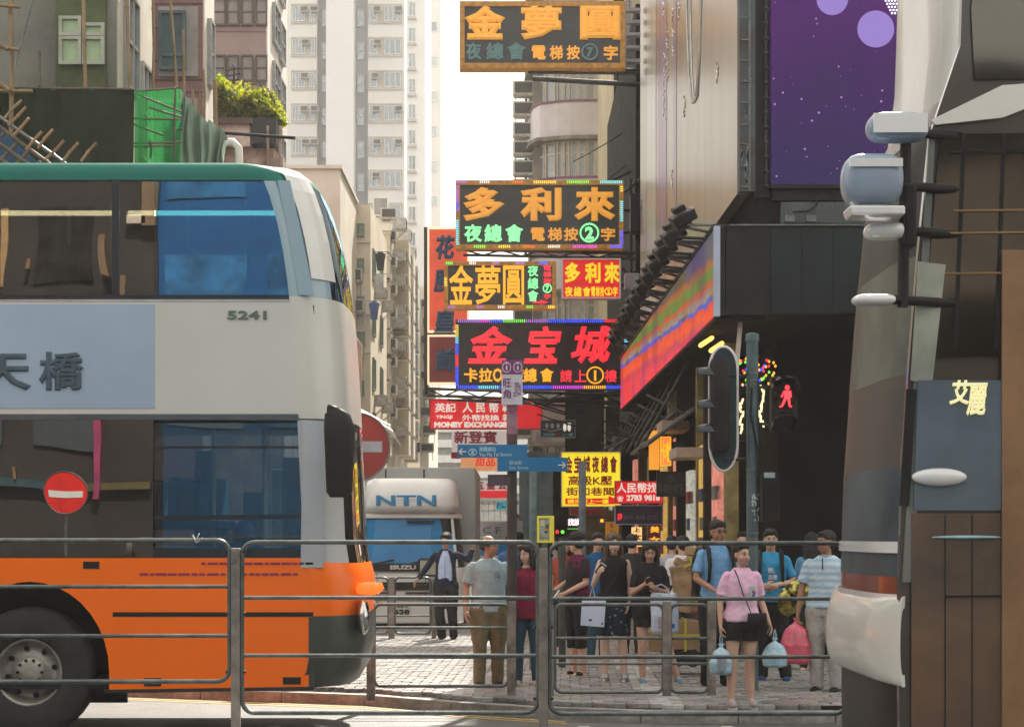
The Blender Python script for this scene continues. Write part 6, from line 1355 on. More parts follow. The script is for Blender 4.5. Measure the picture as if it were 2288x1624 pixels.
for u in (829, 1143, 1490, 1590): rail_post(fr_, u, 1343, YK2, .085, .07, .1)
for (a, b) in ((836, 1136), (1240, 1482), (1498, 1583)): railing_frame(fr_, a, b, [1350, 1402 if a < 1000 else 1425, 1468 if a < 1000 else 1482, 1532 if a < 1000 else 1546], YK2, .017, .07)
rail_post(fr_, 1232, 1350, YK2, .05, .05, .1)
lr = root('lorry_side_railing', (WX(875, 30.6), 30.6, .1), 'short dark railing in front of the white lorry', 'railing')
rail_post(lr, 875, 1288, 30.6, .09, .08, .1); rail_post(lr, 970, 1292, 30.6, .07, .07, .1)
railing_frame(lr, 795, 868, [1290, 1335, 1375, 1415], 30.6, .018, .08); railing_frame(lr, 882, 962, [1290, 1335, 1375, 1415], 30.6, .018, .08)

# ---------------------------------------------------------------- poles and signs on the pavement
YP = 20.9
sp_ = root('station_sign_pole', (0, YP, .1), 'dark pole carrying the purple and white Mong Kok sign and two blue finger signs', 'sign post')
q = MB(); q.tube((0, YP, .1), (0, YP, WZ(1000, YP)), .052, n=16); part('pole', q, mat('sticky_dark_pole', (.03, .028, .026), .6, 0, .4, 3, .3), sp_)
q = MB(); q.tube((0, YP, WZ(1000, YP)), (0, YP, WZ(970, YP)), .056, n=16); part('pole_collar', q, mat('brown_wrap', (.07, .03, .03), .7), sp_)
q = MB(); q.tube((0, YP, WZ(970, YP)), (0, YP, WZ(900, YP)), .056, n=16); part('pink_wrap', q, mat('pink_purple_wrap', (.16, .035, .12), .6, 0, .3, 5, col2=(.30, .18, .22)), sp_)
x0, x1 = WX(1121, YP), WX(1168, YP)
q = MB(); q.loft([((0, YP, WZ(905, YP)), (x1 - x0) / 2, .085), ((0, YP, WZ(838, YP)), (x1 - x0) / 2, .085)], 24, p=6); part('white_sign_body', q, mat('sign_pale_white', (.55, .55, .62), .4), sp_)
q = MB(); q.loft([((0, YP, WZ(838, YP) + .001), (x1 - x0) / 2 + .002, .087), ((0, YP, WZ(806, YP)), (x1 - x0) / 2 + .002, .087)], 24, p=6); part('purple_sign_cap', q, mat('sign_purple', (.20, .03, .20), .4), sp_)
prp = mat('sign_purple_letter', (.17, .03, .19), .5)
q = MB(); put_text(q, '旺', WX(1124, YP), WX(1142, YP), WZ(866, YP), WZ(847, YP), YP - .087, .02, .004); put_text(q, '角', WX(1124, YP), WX(1142, YP), WZ(892, YP), WZ(871, YP), YP - .087, .02, .004)
vs, fs = text_mb('Mong Kok', .02, .004)
for txt, uu in (('Mong', 1152), ('Kok', 1160)):
    vs, fs = text_mb(txt, .01, .004); sc_ = .068; 
    q.add([Vector((WX(uu, YP) - v.z * sc_ + .02, YP - .087 + v.y * sc_, WZ(888 if txt == 'Mong' else 884, YP) + v.x * sc_)) for v in vs], fs)
part('lettering', q, prp, sp_)
for u in (1132, 1157):
    q = MB(); pts = [(WX(u, YP) + .042 * math.cos(a), YP - .09, WZ(822, YP) + .052 * math.sin(a)) for a in [2 * PI * k / 20 for k in range(21)]]; q.path(pts, .004, 5); q.tube((WX(u, YP), YP - .09, WZ(828, YP)), (WX(u, YP), YP - .09, WZ(819, YP)), .008, n=6); q.ell((WX(u, YP), YP - .09, WZ(814, YP)), .009, .006, .009, 8, 6); part('information_symbol', q, M['white'], sp_)
blue = mat('direction_sign_blue', (.005, .16, .38), .4, 0, .06, 2); wl2 = mat('pale_sign_letter', (.35, .60, .72), .5)
def finger(u0, v0, u1, v1, dv, texts, arrow, label):
    q = MB(); y = YP - .09; s_ = F / y
    pts = [(WX(u0, y), WZ(v1 - dv, y)), (WX(u1, y), WZ(v1, y)), (WX(u1, y), WZ(v0, y)), (WX(u0, y), WZ(v0 - dv, y))]
    q.prism(pts, y, y + .03); o = part('finger_sign', q, blue, sp_, label=label, fix=True)
    q = MB()
    for (t_, a, b, c, d) in texts: put_text(q, t_, WX(a, y), WX(c, y), WZ(d, y), WZ(b, y), y - .006, .012, .004)
    part('lettering', q, wl2, o)
    q = MB(); ua, va, d_ = arrow
    q.tube((WX(ua, y), y - .006, WZ(va, y)), (WX(ua + d_ * 16, y), y - .006, WZ(va, y)), .007, n=6)
    for s2 in (-1, 1): q.tube((WX(ua + d_ * 16, y), y - .006, WZ(va, y)), (WX(ua + d_ * 9, y), y - .006, WZ(va + s2 * 7, y)), .007, n=6)
    part('arrow', q, M['white'], o)
    return o
f1 = finger(1022, 993, 1178, 1022, 0, [('港鐵總站', 1070, 998, 1108, 1009), ('Yau Ma Tei Station', 1070, 1011, 1144, 1019)], (1042, 1009, -1), 'upper finger sign pointing left')
q = MB(); y = YP - .1; pts = [(WX(1056, y) + .042 * math.cos(a), y - .0, WZ(1010, y) + .036 * math.sin(a)) for a in [2 * PI * k / 20 for k in range(21)]]; q.path(pts, .004, 5)
q.tube((WX(1050, y), y, WZ(1004, y)), (WX(1062, y), y, WZ(1016, y)), .005, n=5); q.tube((WX(1062, y), y, WZ(1004, y)), (WX(1050, y), y, WZ(1016, y)), .005, n=5); q.tube((WX(1056, y), y, WZ(1002, y)), (WX(1056, y), y, WZ(1018, y)), .004, n=5); part('railway_symbol', q, wl2, f1)
f2 = finger(1111, 1022, 1268, 1053, 0, [('豉油街', 1138, 1029, 1166, 1038), ('Soy Street', 1138, 1041, 1181, 1050)], (1247, 1039, 1), 'lower finger sign pointing right')
for (u, vt, Y, c, lab) in ((1191, 1052, 23.5, (.13, .20, .21), 'blue-grey thin pole behind the right-pointing blue sign'), (1301, 1030, 24.5, (.13, .17, .19), 'grey thin pole standing before the yellow club sign'), (1256, 1200, 24, (.05, .06, .05), 'short dark pole beside the woman in the cap')):
    q = MB(); q.tube((WX(u, Y), Y, .1), (WX(u, Y), Y, WZ(vt, Y)), .045, n=12); thing('thin_pole', q, mat('pole_%d' % u, c, .5, .3, .25, 4, .2), lab, 'pole', (WX(u, Y), Y, .1))
# no-entry signs
def no_entry(label, x, y, z, r, rz=0.0, pole=True, brightened=False):
    r_ = root('no_entry_sign', (x, y, 0.0 if y < 18 else .1), label, 'sign', None, rz); zz = z - r_.location.z
    q = MB(); q.tube((0, .0, zz), (0, .02, zz), r, n=40); part('disc', q, mat('brightened_sign_red', (.75, .02, .015), .4) if brightened else mat('sign_red', (.24, .014, .010), .4, 0, .12, 3), r_, local=True)  # brighter copy of the red, so the mirrored sign shows in the bus
    q = MB(); q.tube((0, -.004, zz), (0, .015, zz), r * 1.03, n=40); q2 = MB()
    q = MB(); q.box(-r * .78, r * .78, -.012, -.002, zz - r * .16, zz + r * .16); part('white_bar', q, M['white'] if brightened else mat('sign_bar_white', (.30, .34, .40), .5), r_, local=True)
    q = MB(); pts = [(r * 1.0 * math.cos(a), -.004, zz + r * math.sin(a)) for a in [2 * PI * k / 40 for k in range(41)]]; q.path(pts, .012, 6); part('rim', q, M['steel'], r_, local=True)
    if pole: q = MB(); q.tube((0, .06, 0), (0, .06, zz + r * .6), .035, n=10); part('pole', q, M['steel'], r_, local=True)
    return r_
no_entry('large round no-entry sign half hidden behind the front of the orange bus', WX(795, 24), 24, WZ(998, 24), .41)
no_entry('small round no-entry sign far down the street near the thin blue-grey pole', WX(1150, 52), 52, WZ(1160, 52), .16)
no_entry('no-entry sign across the road, seen mirrored in the dark side of the bus', WX(147, 33), 1.0, WZ(1095, 33), .37, PI, True, True)
q = MB(); q.ell((WX(1152, 51), 51, WZ(1172, 51)), .05, .04, .05, 10, 6); thing('green_lamp', q, LED['g'], 'tiny green lamp below the small far no-entry sign', 'lamp', (WX(1152, 51), 51, WZ(1172, 51)))
# LED shop sign beside the bus
Y7 = 38
ls = root('magenta_shop_sign', (WX(772, Y7), Y7, WZ(900, Y7)), 'vertical magenta and blue glowing shop sign just above the bus mirror', 'sign')

for (v0, v1, m_) in ((742, 770, LED['b']), (771, 800, mat('magenta_glow', (.6, .02, .2), .5, emit=(.75, .03, .22), estr=.7)), (801, 860, mat('red_glow', (.6, .02, .05), .5, emit=(.7, .02, .08), estr=.6)), (861, 905, mat('violet_glow', (.3, .05, .4), .5, emit=(.35, .05, .45), estr=.5))):
    q = MB(); q.box(WX(748, Y7), WX(788, Y7), Y7, Y7 + .3, WZ(v1, Y7), WZ(v0, Y7)); part('light_panel', q, m_, ls, bevel=.03)
q = MB(); q.path([(WX(785, Y7), Y7 + .1, WZ(750, Y7)), (WX(800, Y7), Y7 + .1, WZ(770, Y7)), (WX(798, Y7), Y7 + .1, WZ(900, Y7))], .07, 8); part('scalloped_edge', q, mat('peach_edge', (.55, .38, .28), .7), ls)
aw2 = MB()
for k in range(5): aw2.add([(WX(780 + k * 14, 40), 40 + k, WZ(905 + k * 6, 40)), (WX(870, 40), 40 + k, WZ(950 + k * 7, 40)), (WX(868, 40), 40.8 + k, WZ(944 + k * 7, 40)), (WX(782 + k * 14, 40), 40.8 + k, WZ(898 + k * 6, 40))], [(0, 1, 2, 3), (3, 2, 1, 0)])
thing('torn_awning', aw2, M['acwhite'], 'torn pale awning sheets behind the large round no-entry sign', 'awning', (WX(820, 40), 40, WZ(920, 40)))
# traffic signal
YS = 20.4
sg = root('signal_pole', (WX(1681, YS), YS, .1), 'thick blue-grey signal pole carrying the vehicle light seen edge-on and the red man light', 'traffic light')
def su(u): return WX(u, YS)
def sz(v): return WZ(v, YS)
pm_ = mat('blue_grey_pole_paint', (.085, .135, .15), .45, .2, .2, 4, .25)
q = MB(); q.tube((su(1681), YS, .1), (su(1681), YS, sz(762)), .062, n=20); part('pole', q, pm_, sg)
q = MB(); q.tube((su(1681), YS, sz(764)), (su(1681), YS, sz(748)), .072, n=20); q.ell((su(1681), YS, sz(748)), .072, .072, .02, 20, 6); part('pole_cap', q, pm_, sg)
for v in (833, 850, 858, 876, 1048, 1066, 1190, 1204):
    q = MB(); q.tube((su(1681), YS, sz(v) - .008), (su(1681), YS, sz(v) + .008), .068, n=20); part('pole_clamp', q, M['steel'], sg)
q = MB(); q.path([(su(1678), YS - .06, sz(868)), (su(1676), YS - .075, sz(930)), (su(1690), YS - .07, sz(1000)), (su(1692), YS - .07, sz(1090))], .012, 6); part('cable', q, M['black'], sg)
q = MB(); ps = []
cx, hw = 1616, 31; ztop, zbot = 775 + 31, 1052 - 31
outline = [(cx + hw * math.cos(a), 826 - 51 * math.sin(a)) for a in [PI * k / 14 for k in range(15)]] + [(cx - hw * math.cos(a), 990 + 62 * math.sin(a)) for a in [PI * k / 14 for k in range(15)]]
poly = [(su(u), sz(v)) for u, v in outline]
q.prism(list(poly), YS - .03, YS - .01); part('backboard', q, mat('backboard_dark_blue', (.012, .03, .042), .4, 0, .2, 2), sg, fix=True)
q = MB(); pp = [(x, YS - .02, z) for x, z in poly]; q.path(pp + [pp[0]], .017, 6); part('backboard_border', q, mat('white_border', (.78, .74, .74), .5), sg)
q = MB(); q.loft([((su(1605), YS - .12, sz(1010)), .08, .10), ((su(1605), YS - .12, sz(1000)), .10, .11), ((su(1605), YS - .12, sz(815)), .10, .11), ((su(1605), YS - .12, sz(805)), .08, .10)], 20, p=4); part('signal_housing', q, M['black'], sg)
for v in (822, 894, 948):
    q = MB()
    for k in range(9):
        a0 = PI * k / 9; a1 = PI * (k + 1) / 9
        def vp(a, x, r): return (x, YS - .13 + r * math.cos(a) * -1, sz(v) - .085 + r * math.sin(a))
        xa, xb = su(1556), su(1598)
        q.add([vp(a0, xa, .07), vp(a1, xa, .07), vp(a1, xb, .10), vp(a0, xb, .10), vp(a0, xa, .062), vp(a1, xa, .062), vp(a1, xb, .092), vp(a0, xb, .092)], [(0, 1, 2, 3), (7, 6, 5, 4), (0, 4, 5, 1), (3, 2, 6, 7)], 0, True)
    part('visor', q, mat('visor_blue_black', (.018, .03, .035), .3, 0, .1, 3), sg)
for (v0, v1) in ((828, 840), (1014, 1026)):
    q = MB(); q.tube((su(1620), YS - .03, sz(v1)), (su(1668), YS, sz(v1)), .018, n=8); part('mounting_arm', q, M['dark'], sg)
q = MB(); q.box(su(1722), su(1778), YS - .12, YS + .12, sz(964), sz(842)); part('pedestrian_housing', q, M['black'], sg, bevel=.02)
q = MB(); q.box(su(1690), su(1724), YS - .02, YS + .02, sz(868), sz(862)); q.box(su(1690), su(1724), YS - .02, YS + .02, sz(950), sz(944)); part('mounting_arm', q, M['dark'], sg)
for v in (846, 930):
    q = MB()
    for k in range(8):
        a0 = PI * (k - .0) / 8; a1 = PI * (k + 1) / 8; r = .145
        q.add([(su(1750) + r * math.cos(a0), YS - .28, sz(v + 26) + r * .78 * math.sin(a0)), (su(1750) + r * math.cos(a1), YS - .28, sz(v + 26) + r * .78 * math.sin(a1)), (su(1750) + r * math.cos(a1), YS - .12, sz(v + 26) + r * math.sin(a1)), (su(1750) + r * math.cos(a0), YS - .12, sz(v + 26) + r * math.sin(a0))], [(0, 1, 2, 3), (3, 2, 1, 0)], 0, True)
    part('visor', q, mat('visor_blue_black', (.018, .03, .035), .3), sg)
q = MB(); q.tube((su(1750), YS - .125, sz(886)), (su(1750), YS - .122, sz(886)), .13, n=24); q.tube((su(1750), YS - .125, sz(940)), (su(1750), YS - .122, sz(940)), .10, n=24); part('lens', q, mat('dark_lens', (.02, .01, .01), .2), sg)
rm = glow('red_man_light', (1, .03, .04), 1.6); q = MB(); ym = YS - .135
q.ell((su(1755), ym, sz(868)), .024, .01, .026, 12, 8); q.loft([((su(1755), ym, sz(893)), .028, .01), ((su(1755), ym, sz(875)), .040, .01)], 12)
q.tube((su(1751), ym, sz(891)), (su(1744), ym, sz(908)), .014, .011, n=6); q.tube((su(1758), ym, sz(891)), (su(1760), ym, sz(908)), .014, .011, n=6)
q.tube((su(1749), ym, sz(876)), (su(1742), ym, sz(889)), .011, .009, n=6); q.tube((su(1761), ym, sz(876)), (su(1763), ym, sz(889)), .011, .009, n=6)
q.tube((su(1744), ym, sz(909)), (su(1738), ym, sz(910)), .010, n=6); q.tube((su(1760), ym, sz(909)), (su(1765), ym, sz(910)), .010, n=6)
part('red_man', q, rm, sg)
q = MB(); q.box(su(1700), su(1738), YS - .12, YS + .05, sz(1165), sz(1060)); part('controller_box', q, M['black'], sg, bevel=.012)
q = MB(); q.box(su(1704), su(1728), YS - .13, YS - .12, sz(1068), sz(1056)); part('pale_label', q, mat('pale_cyan_label', (.35, .48, .52), .5), sg)
rr = random.Random(4); q = MB()
for k in range(26):
    u = 1681 + rr.uniform(-2, 14); v = rr.uniform(1100, 1165); a = math.asin(max(-1, min(1, (u - 1681) / 14.5)))
    x = su(1681) + .064 * math.sin(a); y = YS - .064 * math.cos(a); q.cbox((x, y, sz(v)), (.012, .004, rr.uniform(.01, .035)), Matrix.Rotation(rr.uniform(-.8, .8), 3, 'Y'))
part('torn_sticker', q, mat('torn_sticker_white', (.5, .56, .58), .6), sg)

# ---------------------------------------------------------------- scaffolding and nets on the left building
bam = mat('bamboo', (.27, .18, .085), .55, 0, .2, 6, .2, stretch=(1, 1, .3)); bamd = mat('dark_bamboo', (.12, .10, .07), .6, 0, .2, 6, .2)
YSC = 26.6
def bamboo(q, a, b, r=.035):
    r *= .72
    a = Vector(a); b = Vector(b); n = max(2, int((b - a).length / .45)); rr = random.Random(int(a.x * 100 + b.z * 17))
    pts = [a.lerp(b, k / n) + Vector((rr.uniform(-.015, .015), rr.uniform(-.015, .015), 0)) for k in range(n + 1)]; q.path(pts, r, 7)
    for p in pts[1:-1]: q.tube(p + (b - a).normalized() * -.012, p + (b - a).normalized() * .012, r * 1.2, n=7)
sca = root('bamboo_scaffold', (WX(150, YSC), YSC, 0), 'bamboo pole scaffolding with upright and level poles against the grey concrete building', 'scaffold')
def sP(u, v, Y=YSC): return (WX(u, Y), Y, WZ(v, Y))
for (a, b, r, m_, Y) in (((22, -60), (27, 300), .045, bam, YSC), ((184, -60), (190, 246), .035, bam, 27.3), ((281, -60), (288, 246), .035, bam, 27.3), ((89, 115), (90, 250), .03, bamd, 27.4), ((340, -60), (345, 260), .03, bam, 29.5), ((378, -40), (395, 250), .03, bam, 29.5),
        ((408, 66), (415, 290), .03, bam, 32), ((430, 200), (431, 330), .03, bam, 33), ((444, 200), (442, 330), .03, bam, 33), ((456, 155), (458, 340), .03, bam, 33), ((481, 180), (483, 350), .05, bam, 33), ((-10, 12), (46, 16), .035, bam, YSC - .1), ((-10, 105), (44, 112), .035, bam, YSC - .1), ((-10, 203), (72, 204), .035, bam, YSC - .1),
        ((32, 150), (78, -20), .02, M['steel'], YSC - .05), ((-10, 95), (20, 112), .04, bam, YSC - .2), ((-10, 180), (24, 203), .04, bam, YSC - .2)):
    q = MB(); bamboo(q, sP(*a, Y), sP(*b, Y), r); part('bamboo_pole', q, m_, sca)
net_d = mat('dark_green_net', (.022, .032, .016), .95, 0, .25, .6, .6, spec=.05, bscale=5); 
net = root('dark_safety_net', (WX(140, 26.9), 26.9, WZ(352, 26.9)), 'dark olive safety net covering the lower scaffold', 'net')
q = MB(); nx_, nz2 = 26, 10; g = []
for j in range(nz2 + 1):
    for i in range(nx_ + 1):
        u = -40 + 338 * i / nx_; v = 198 + 380 * j / nz2 + (3 * math.sin(i * 1.1) if j == 0 else 0)
        g.append((WX(u, 26.9), 26.9 + .14 * noise.noise(Vector((i * .45, j * .3, 0))) + .03 * math.sin(i * 1.7 + j * .3), WZ(v, 26.9)))
q.add(g, [(j * (nx_ + 1) + i, (j + 1) * (nx_ + 1) + i, (j + 1) * (nx_ + 1) + i + 1, j * (nx_ + 1) + i + 1) for j in range(nz2) for i in range(nx_)], 0, True); part('net_sheet', q, net_d, net)
q = MB(); bamboo(q, sP(-30, 196, 26.85), sP(296, 199, 26.85), .02); part('net_top_pole', q, bamd, net)
gm = bpy.data.materials.new('bright_green_net'); gm.use_nodes = True; t = gm.node_tree; N = t.nodes; L = t.links; N.remove(N['Principled BSDF'])
tr_ = N.new('ShaderNodeBsdfTransparent'); tr_.inputs[0].default_value = (.30, .85, .38, 1); tl = N.new('ShaderNodeBsdfTranslucent'); tl.inputs[0].default_value = (.05, .60, .15, 1); df = N.new('ShaderNodeBsdfDiffuse'); df.inputs[0].default_value = (.03, .45, .12, 1)
m1 = N.new('ShaderNodeMixShader'); m1.inputs[0].default_value = .5; L.new(tl.outputs[0], m1.inputs[1]); L.new(df.outputs[0], m1.inputs[2]); m2_ = N.new('ShaderNodeMixShader'); m2_.inputs[0].default_value = .42; L.new(tr_.outputs[0], m2_.inputs[1]); L.new(m1.outputs[0], m2_.inputs[2]); L.new(m2_.outputs[0], N['Material Output'].inputs[0])
gn = root('bright_green_net', (WX(350, 27.2), 27.2, WZ(352, 27.2)), 'bright translucent green net on the end of the scaffold beside the pale side wall', 'net')
q = MB(); q.add([sP(298, 560, 27), sP(330, 560, 28.3), sP(404, 560, 28.6), sP(404, 198, 28.6), sP(330, 204, 28.3), sP(302, 202, 27)], [(0, 1, 4, 5), (1, 2, 3, 4)]); part('net_sheet', q, gm, gn)
for (a, b) in (((300, 204), (404, 196)), ((300, 265), (404, 268)), ((300, 320), (404, 318)), ((300, 209), (404, 250)), ((390, 196), (392, 352)), ((300, 278), (362, 302)), ((335, 315), (338, 352)), ((300, 328), (396, 326)), ((330, 240), (404, 262))):
    q = MB(); bamboo(q, sP(*a, 27.9), sP(*b, 28.2), .022); part('bamboo_pole', q, bamd, gn)
hc = root('hanging_grey_green_cloth', (WX(450, 29), 29, WZ(352, 29)), 'grey-green netting cloth draped down from the end of the scaffold', 'net')
q = MB(); topl = [(402, 198), (412, 215), (424, 232), (440, 245), (458, 262), (470, 274), (486, 282), (500, 300), (505, 322)]
g = []; nj = 12
for j in range(nj + 1):
    for i in range(33):
        f_ = i / 32 * 8; k = min(7, int(f_)); u = topl[k][0] + (topl[k + 1][0] - topl[k][0]) * (f_ - k); vt = topl[k][1] + (topl[k + 1][1] - topl[k][1]) * (f_ - k)
        v = vt + (430 - vt) * j / nj; y = 29 + .16 * math.sin(i * 1.15 + j * .12) + .10 * math.sin(i * .5 + j * .3)
        g.append((WX(u + 4 * math.sin(j * .5 + i * .3), 29), y, WZ(v, 29)))
q.add(g, [(j * 33 + i, (j + 1) * 33 + i, (j + 1) * 33 + i + 1, j * 33 + i + 1) for j in range(nj) for i in range(32)], 0, True)
gm2 = mat('grey_green_cloth', (.30, .43, .33), .85, 0, .15, 1.2, .2); part('cloth_sheet', q, gm2, hc)
q = MB(); q.path([(WX(498, 30), 30, WZ(318, 30)), (WX(520, 30), 30, WZ(318, 30)), (WX(533, 30), 30, WZ(330, 30)), (WX(536, 30), 30, WZ(400, 30))], .06, 8); thing('white_pipe', q, M['white'], 'white bent pipe at the foot of the grey-green cloth', 'pipe', (WX(520, 30), 30, WZ(360, 30)))
# leaning lattice with blue sheeting at the far left
lt_ = root('lattice_hoarding', (WX(40, 25.4), 25.4, WZ(352, 25.4)), 'slanting dark bamboo lattice with blue sheeting at the left edge above the bus roof', 'scaffold')
def lP(u, v, y=25.4): return (WX(u, y), y, WZ(v, y))
q = MB(); q.add([lP(-40, 262, 25.6), lP(-20, 268, 25.6), lP(104, 380, 25.6), lP(104, 560, 25.6), lP(-40, 560, 25.6)], [(4, 3, 2, 1, 0)]); part('blue_sheet', q, mat('blue_tarpaulin', (.02, .14, .30), .5, 0, .35, 1.2, .4), lt_)
for k in range(7):
    q = MB(); bamboo(q, lP(-40 + k * 26, 250 + k * 22 + 0), lP(-140 + k * 26, 360 + k * 22), .035); part('lattice_pole', q, bamd, lt_)
for (a, b) in (((-30, 240), (190, 400)), ((-30, 262), (170, 412)), ((-30, 300), (110, 400)), ((-30, 330), (60, 400))):
    q = MB(); bamboo(q, lP(*a), lP(*b), .035); part('lattice_pole', q, M['steel'] if a[1] == 240 else bamd, lt_)
for (u, v) in ((20, 305 - 40), (30, 290), (84, 345 - 30), (58, 320), (105, 340), (138, 345), (180, 345), (10, 250)):
    q = MB(); bamboo(q, lP(u, v + 16, 25.2), lP(u + 36, v - 26, 25.2), .028); part('projecting_pole', q, bam, lt_)

# ---------------------------------------------------------------- the other side of the main road (behind the camera, seen in reflections)
ob = root('opposite_brown_block', (-24, -18, 0), 'dark brown shop building across the main road, seen only in reflections', 'building')
q = MB(); q.box(-70, -9.2, -40, -18, 0, 13); part('wall', q, mat('brown_opposite_wall', (.028, .022, .018), .8, 0, .3, .4), ob)
rr = random.Random(21)
for k in range(26):
    x = -40 + (k % 13) * 2.3; z = 4 + (k // 13) * 4.2; q = MB(); q.box(x, x + 1.5, -18.0, -17.9, z, z + 2.2); part('window', q, [mat('amber_shop_window', (.45, .28, .12), .5), M['dark_matt'], mat('grey_window', (.05, .06, .065), .3)][rr.randrange(3)], ob)
for k in range(9):
    x = -33 + k * 2.7; q = MB(); q.box(x, x + 2.0, -17.8, -17.6, 3.0, 3.0 + .22); part('shop_sign', q, [mat('opp_maroon', (.10, .015, .03), .5), mat('opp_teal', (.02, .06, .07), .5), mat('opp_ochre', (.09, .07, .02), .5)][k % 3], ob)
for k in range(46):
    x = rr.uniform(-36, -9.6); z = rr.uniform(2.5, 12.4); q = MB(); q.box(x, x + rr.choice((.07, .1, .16, .5)), -17.7, -17.5, z, z + rr.choice((.3, 1.2, 2.4))); part('reflection_streak_box', q, [mat('amber_shop_window', (.45, .28, .12), .5), mat('opp_magenta', (.3, .03, .10), .5), mat('opp_pale', (.6, .5, .4), .5), mat('opp_tan', (.2, .12, .06), .5)][rr.randrange(4)], ob)  # random boxes added to throw streaky reflections into the bus windows
og = root('opposite_blue_block', (-5, -18, 0), 'blue glass building across the main road, seen only in reflections', 'building')
q = MB(); q.box(-9.19, 6.5, -40, -18, 0, 15); part('wall', q, mat('blue_curtain_wall', (.02, .12, .25), .3, 0, .25, .3, 0, col2=(.015, .08, .18)), og)
for k in range(6):
    for j in range(3):
        q = MB(); q.box(-9.0 + k * 2.6, -9.0 + k * 2.6 + 1.9, -17.99, -17.95, 4.6 + j * 3, 4.6 + j * 3 + 1.4); part('window', q, mat('light_blue_glazing', (.05, .17, .29), .2, 0, .3, 1) if (k + j) % 3 else mat('pale_opposite', (.12, .23, .31), .5), og)
oc = root('opposite_grey_block', (26, -18, 0), 'grey concrete block across the main road, seen only in reflections', 'building')
q = MB(); q.box(6.6, 60, -40, -18, 0, 10); part('wall', q, mat('grey_opposite_wall', (.16, .14, .12), .8, 0, .3, .4), oc)
for k in range(12):
    x = 8 + (k % 6) * 4; z = 4 + (k // 6) * 5; q = MB(); q.box(x, x + 2.4, -18, -17.9, z, z + 2); part('window', q, mat('amber_shop_window', (.45, .28, .12), .5) if k % 2 else M['dark_matt'], oc)
q = MB(); q.box(-80, 80, -18, -12.5, .0, .14); struct('opposite_pavement', q, kst)
# ---------------------------------------------------------------- people
def remeshed(name, mb, m_, voxel=.009, smooth=2, disp=None):
    me = mb.mesh(name, m_); o = bpy.data.objects.new(name, me); COL.objects.link(o)
    r = o.modifiers.new('r', 'REMESH'); r.mode = 'VOXEL'; r.voxel_size = voxel; r.use_smooth_shade = True
    if smooth: s_ = o.modifiers.new('s', 'SMOOTH'); s_.iterations = smooth; s_.factor = .5
    dg = bpy.context.evaluated_depsgraph_get(); out = bpy.data.meshes.new_from_object(o.evaluated_get(dg))
    bpy.data.objects.remove(o); bpy.data.meshes.remove(me); out.name = name
    if disp:
        ns = [v.normal.copy() for v in out.vertices]
        for v, n_ in zip(out.vertices, ns): v.co += n_ * disp(v.co)
    out.materials.clear()
    for m in (m_ if isinstance(m_, (list, tuple)) else [m_]): out.materials.append(m)
    out.polygons.foreach_set('use_smooth', [True] * len(out.polygons)); out.update()
    return out
def chain(q, pts, rad, n=10):
    for i, p in enumerate(pts): q.ell(p, rad[i], rad[i], rad[i], n, 6)
    for i in range(len(pts) - 1): q.tube(pts[i], pts[i + 1], rad[i], rad[i + 1], n)
def V(*a): return Vector(a)
def hand(q, wrist, elbow, side, curl=.5, palm_dir=None, k=1.0):
    """palm, four fingers and thumb continuing the forearm; side +1/-1; curl 0 (straight) to 1 (fist)"""
    d = (wrist - elbow).normalized()
    back = palm_dir.normalized() if palm_dir is not None else V(side, 0, 0)
    back = (back - d * back.dot(d)).normalized(); w_ = d.cross(back).normalized()     # back of the hand direction, width direction
    c = wrist + d * .05 * k
    Mx = Matrix((w_, d, back)).transposed()
    q.ell(wrist + d * .012, .026 * k, .026 * k, .020 * k, 10, 6, Mx); q.ell(c, .040 * k, .050 * k, .015 * k, 12, 8, Mx)
    for j in range(4):
        o_ = (j - 1.5) * .019 * k; b = wrist + d * (.088 - .006 * abs(j - 1.3)) * k + w_ * o_; L_ = (.075, .083, .078, .062)[j] * k
        pts = [b]; dd = d.copy()
        for s_ in range(3):
            a = curl * (.55 + .25 * s_) + .08 * j * curl; dd = (dd * math.cos(a) - back * math.sin(a)).normalized()
            pts.append(pts[-1] + dd * L_ * (.42, .32, .26)[s_])
        chain(q, [wrist + d * .05 * k + w_ * o_ * .7] + pts, [.011 * k, .0100 * k, .0092 * k, .0085 * k, .0075 * k], 8)
    b = wrist + d * .025 * k - w_ * .028 * k * 1; t1 = b + (d * .6 - w_ * .75 - back * .2).normalized() * .038 * k; t2 = t1 + (d * .85 - w_ * .2 - back * .35 * (1 + curl)).normalized() * .034 * k
    t3 = t2 + (d * .9 + w_ * .1 - back * .4 * (1 + curl)).normalized() * .026 * k
    chain(q, [b, t1, t2, t3], [.013 * k, .0125 * k, .011 * k, .009 * k], 8)
    return wrist + d * .085 * k
def folds(amp, seed=0, sx=9, sz=5, sag=None):
    def f(c):
        a = noise.noise(V(c.x * sx + seed, c.y * sx, c.z * sz + c.x * 4)); b = noise.noise(V(c.x * sx * 2.2, c.y * sx * 2 + seed, c.z * sz * 2.2 - c.x * 9))
        return amp * (a * 1.0 + (1 - abs(b) * 2) * .45 - .2)
    return f
SKIN_TONES = {}
def skin_mat(i):
    c = [(.50, .29, .20), (.58, .36, .26), (.42, .22, .14), (.66, .45, .35)][i]
    return mat('skin_tone_%d' % i, c, .5, 0, .06, 9, .08, spec=.4)
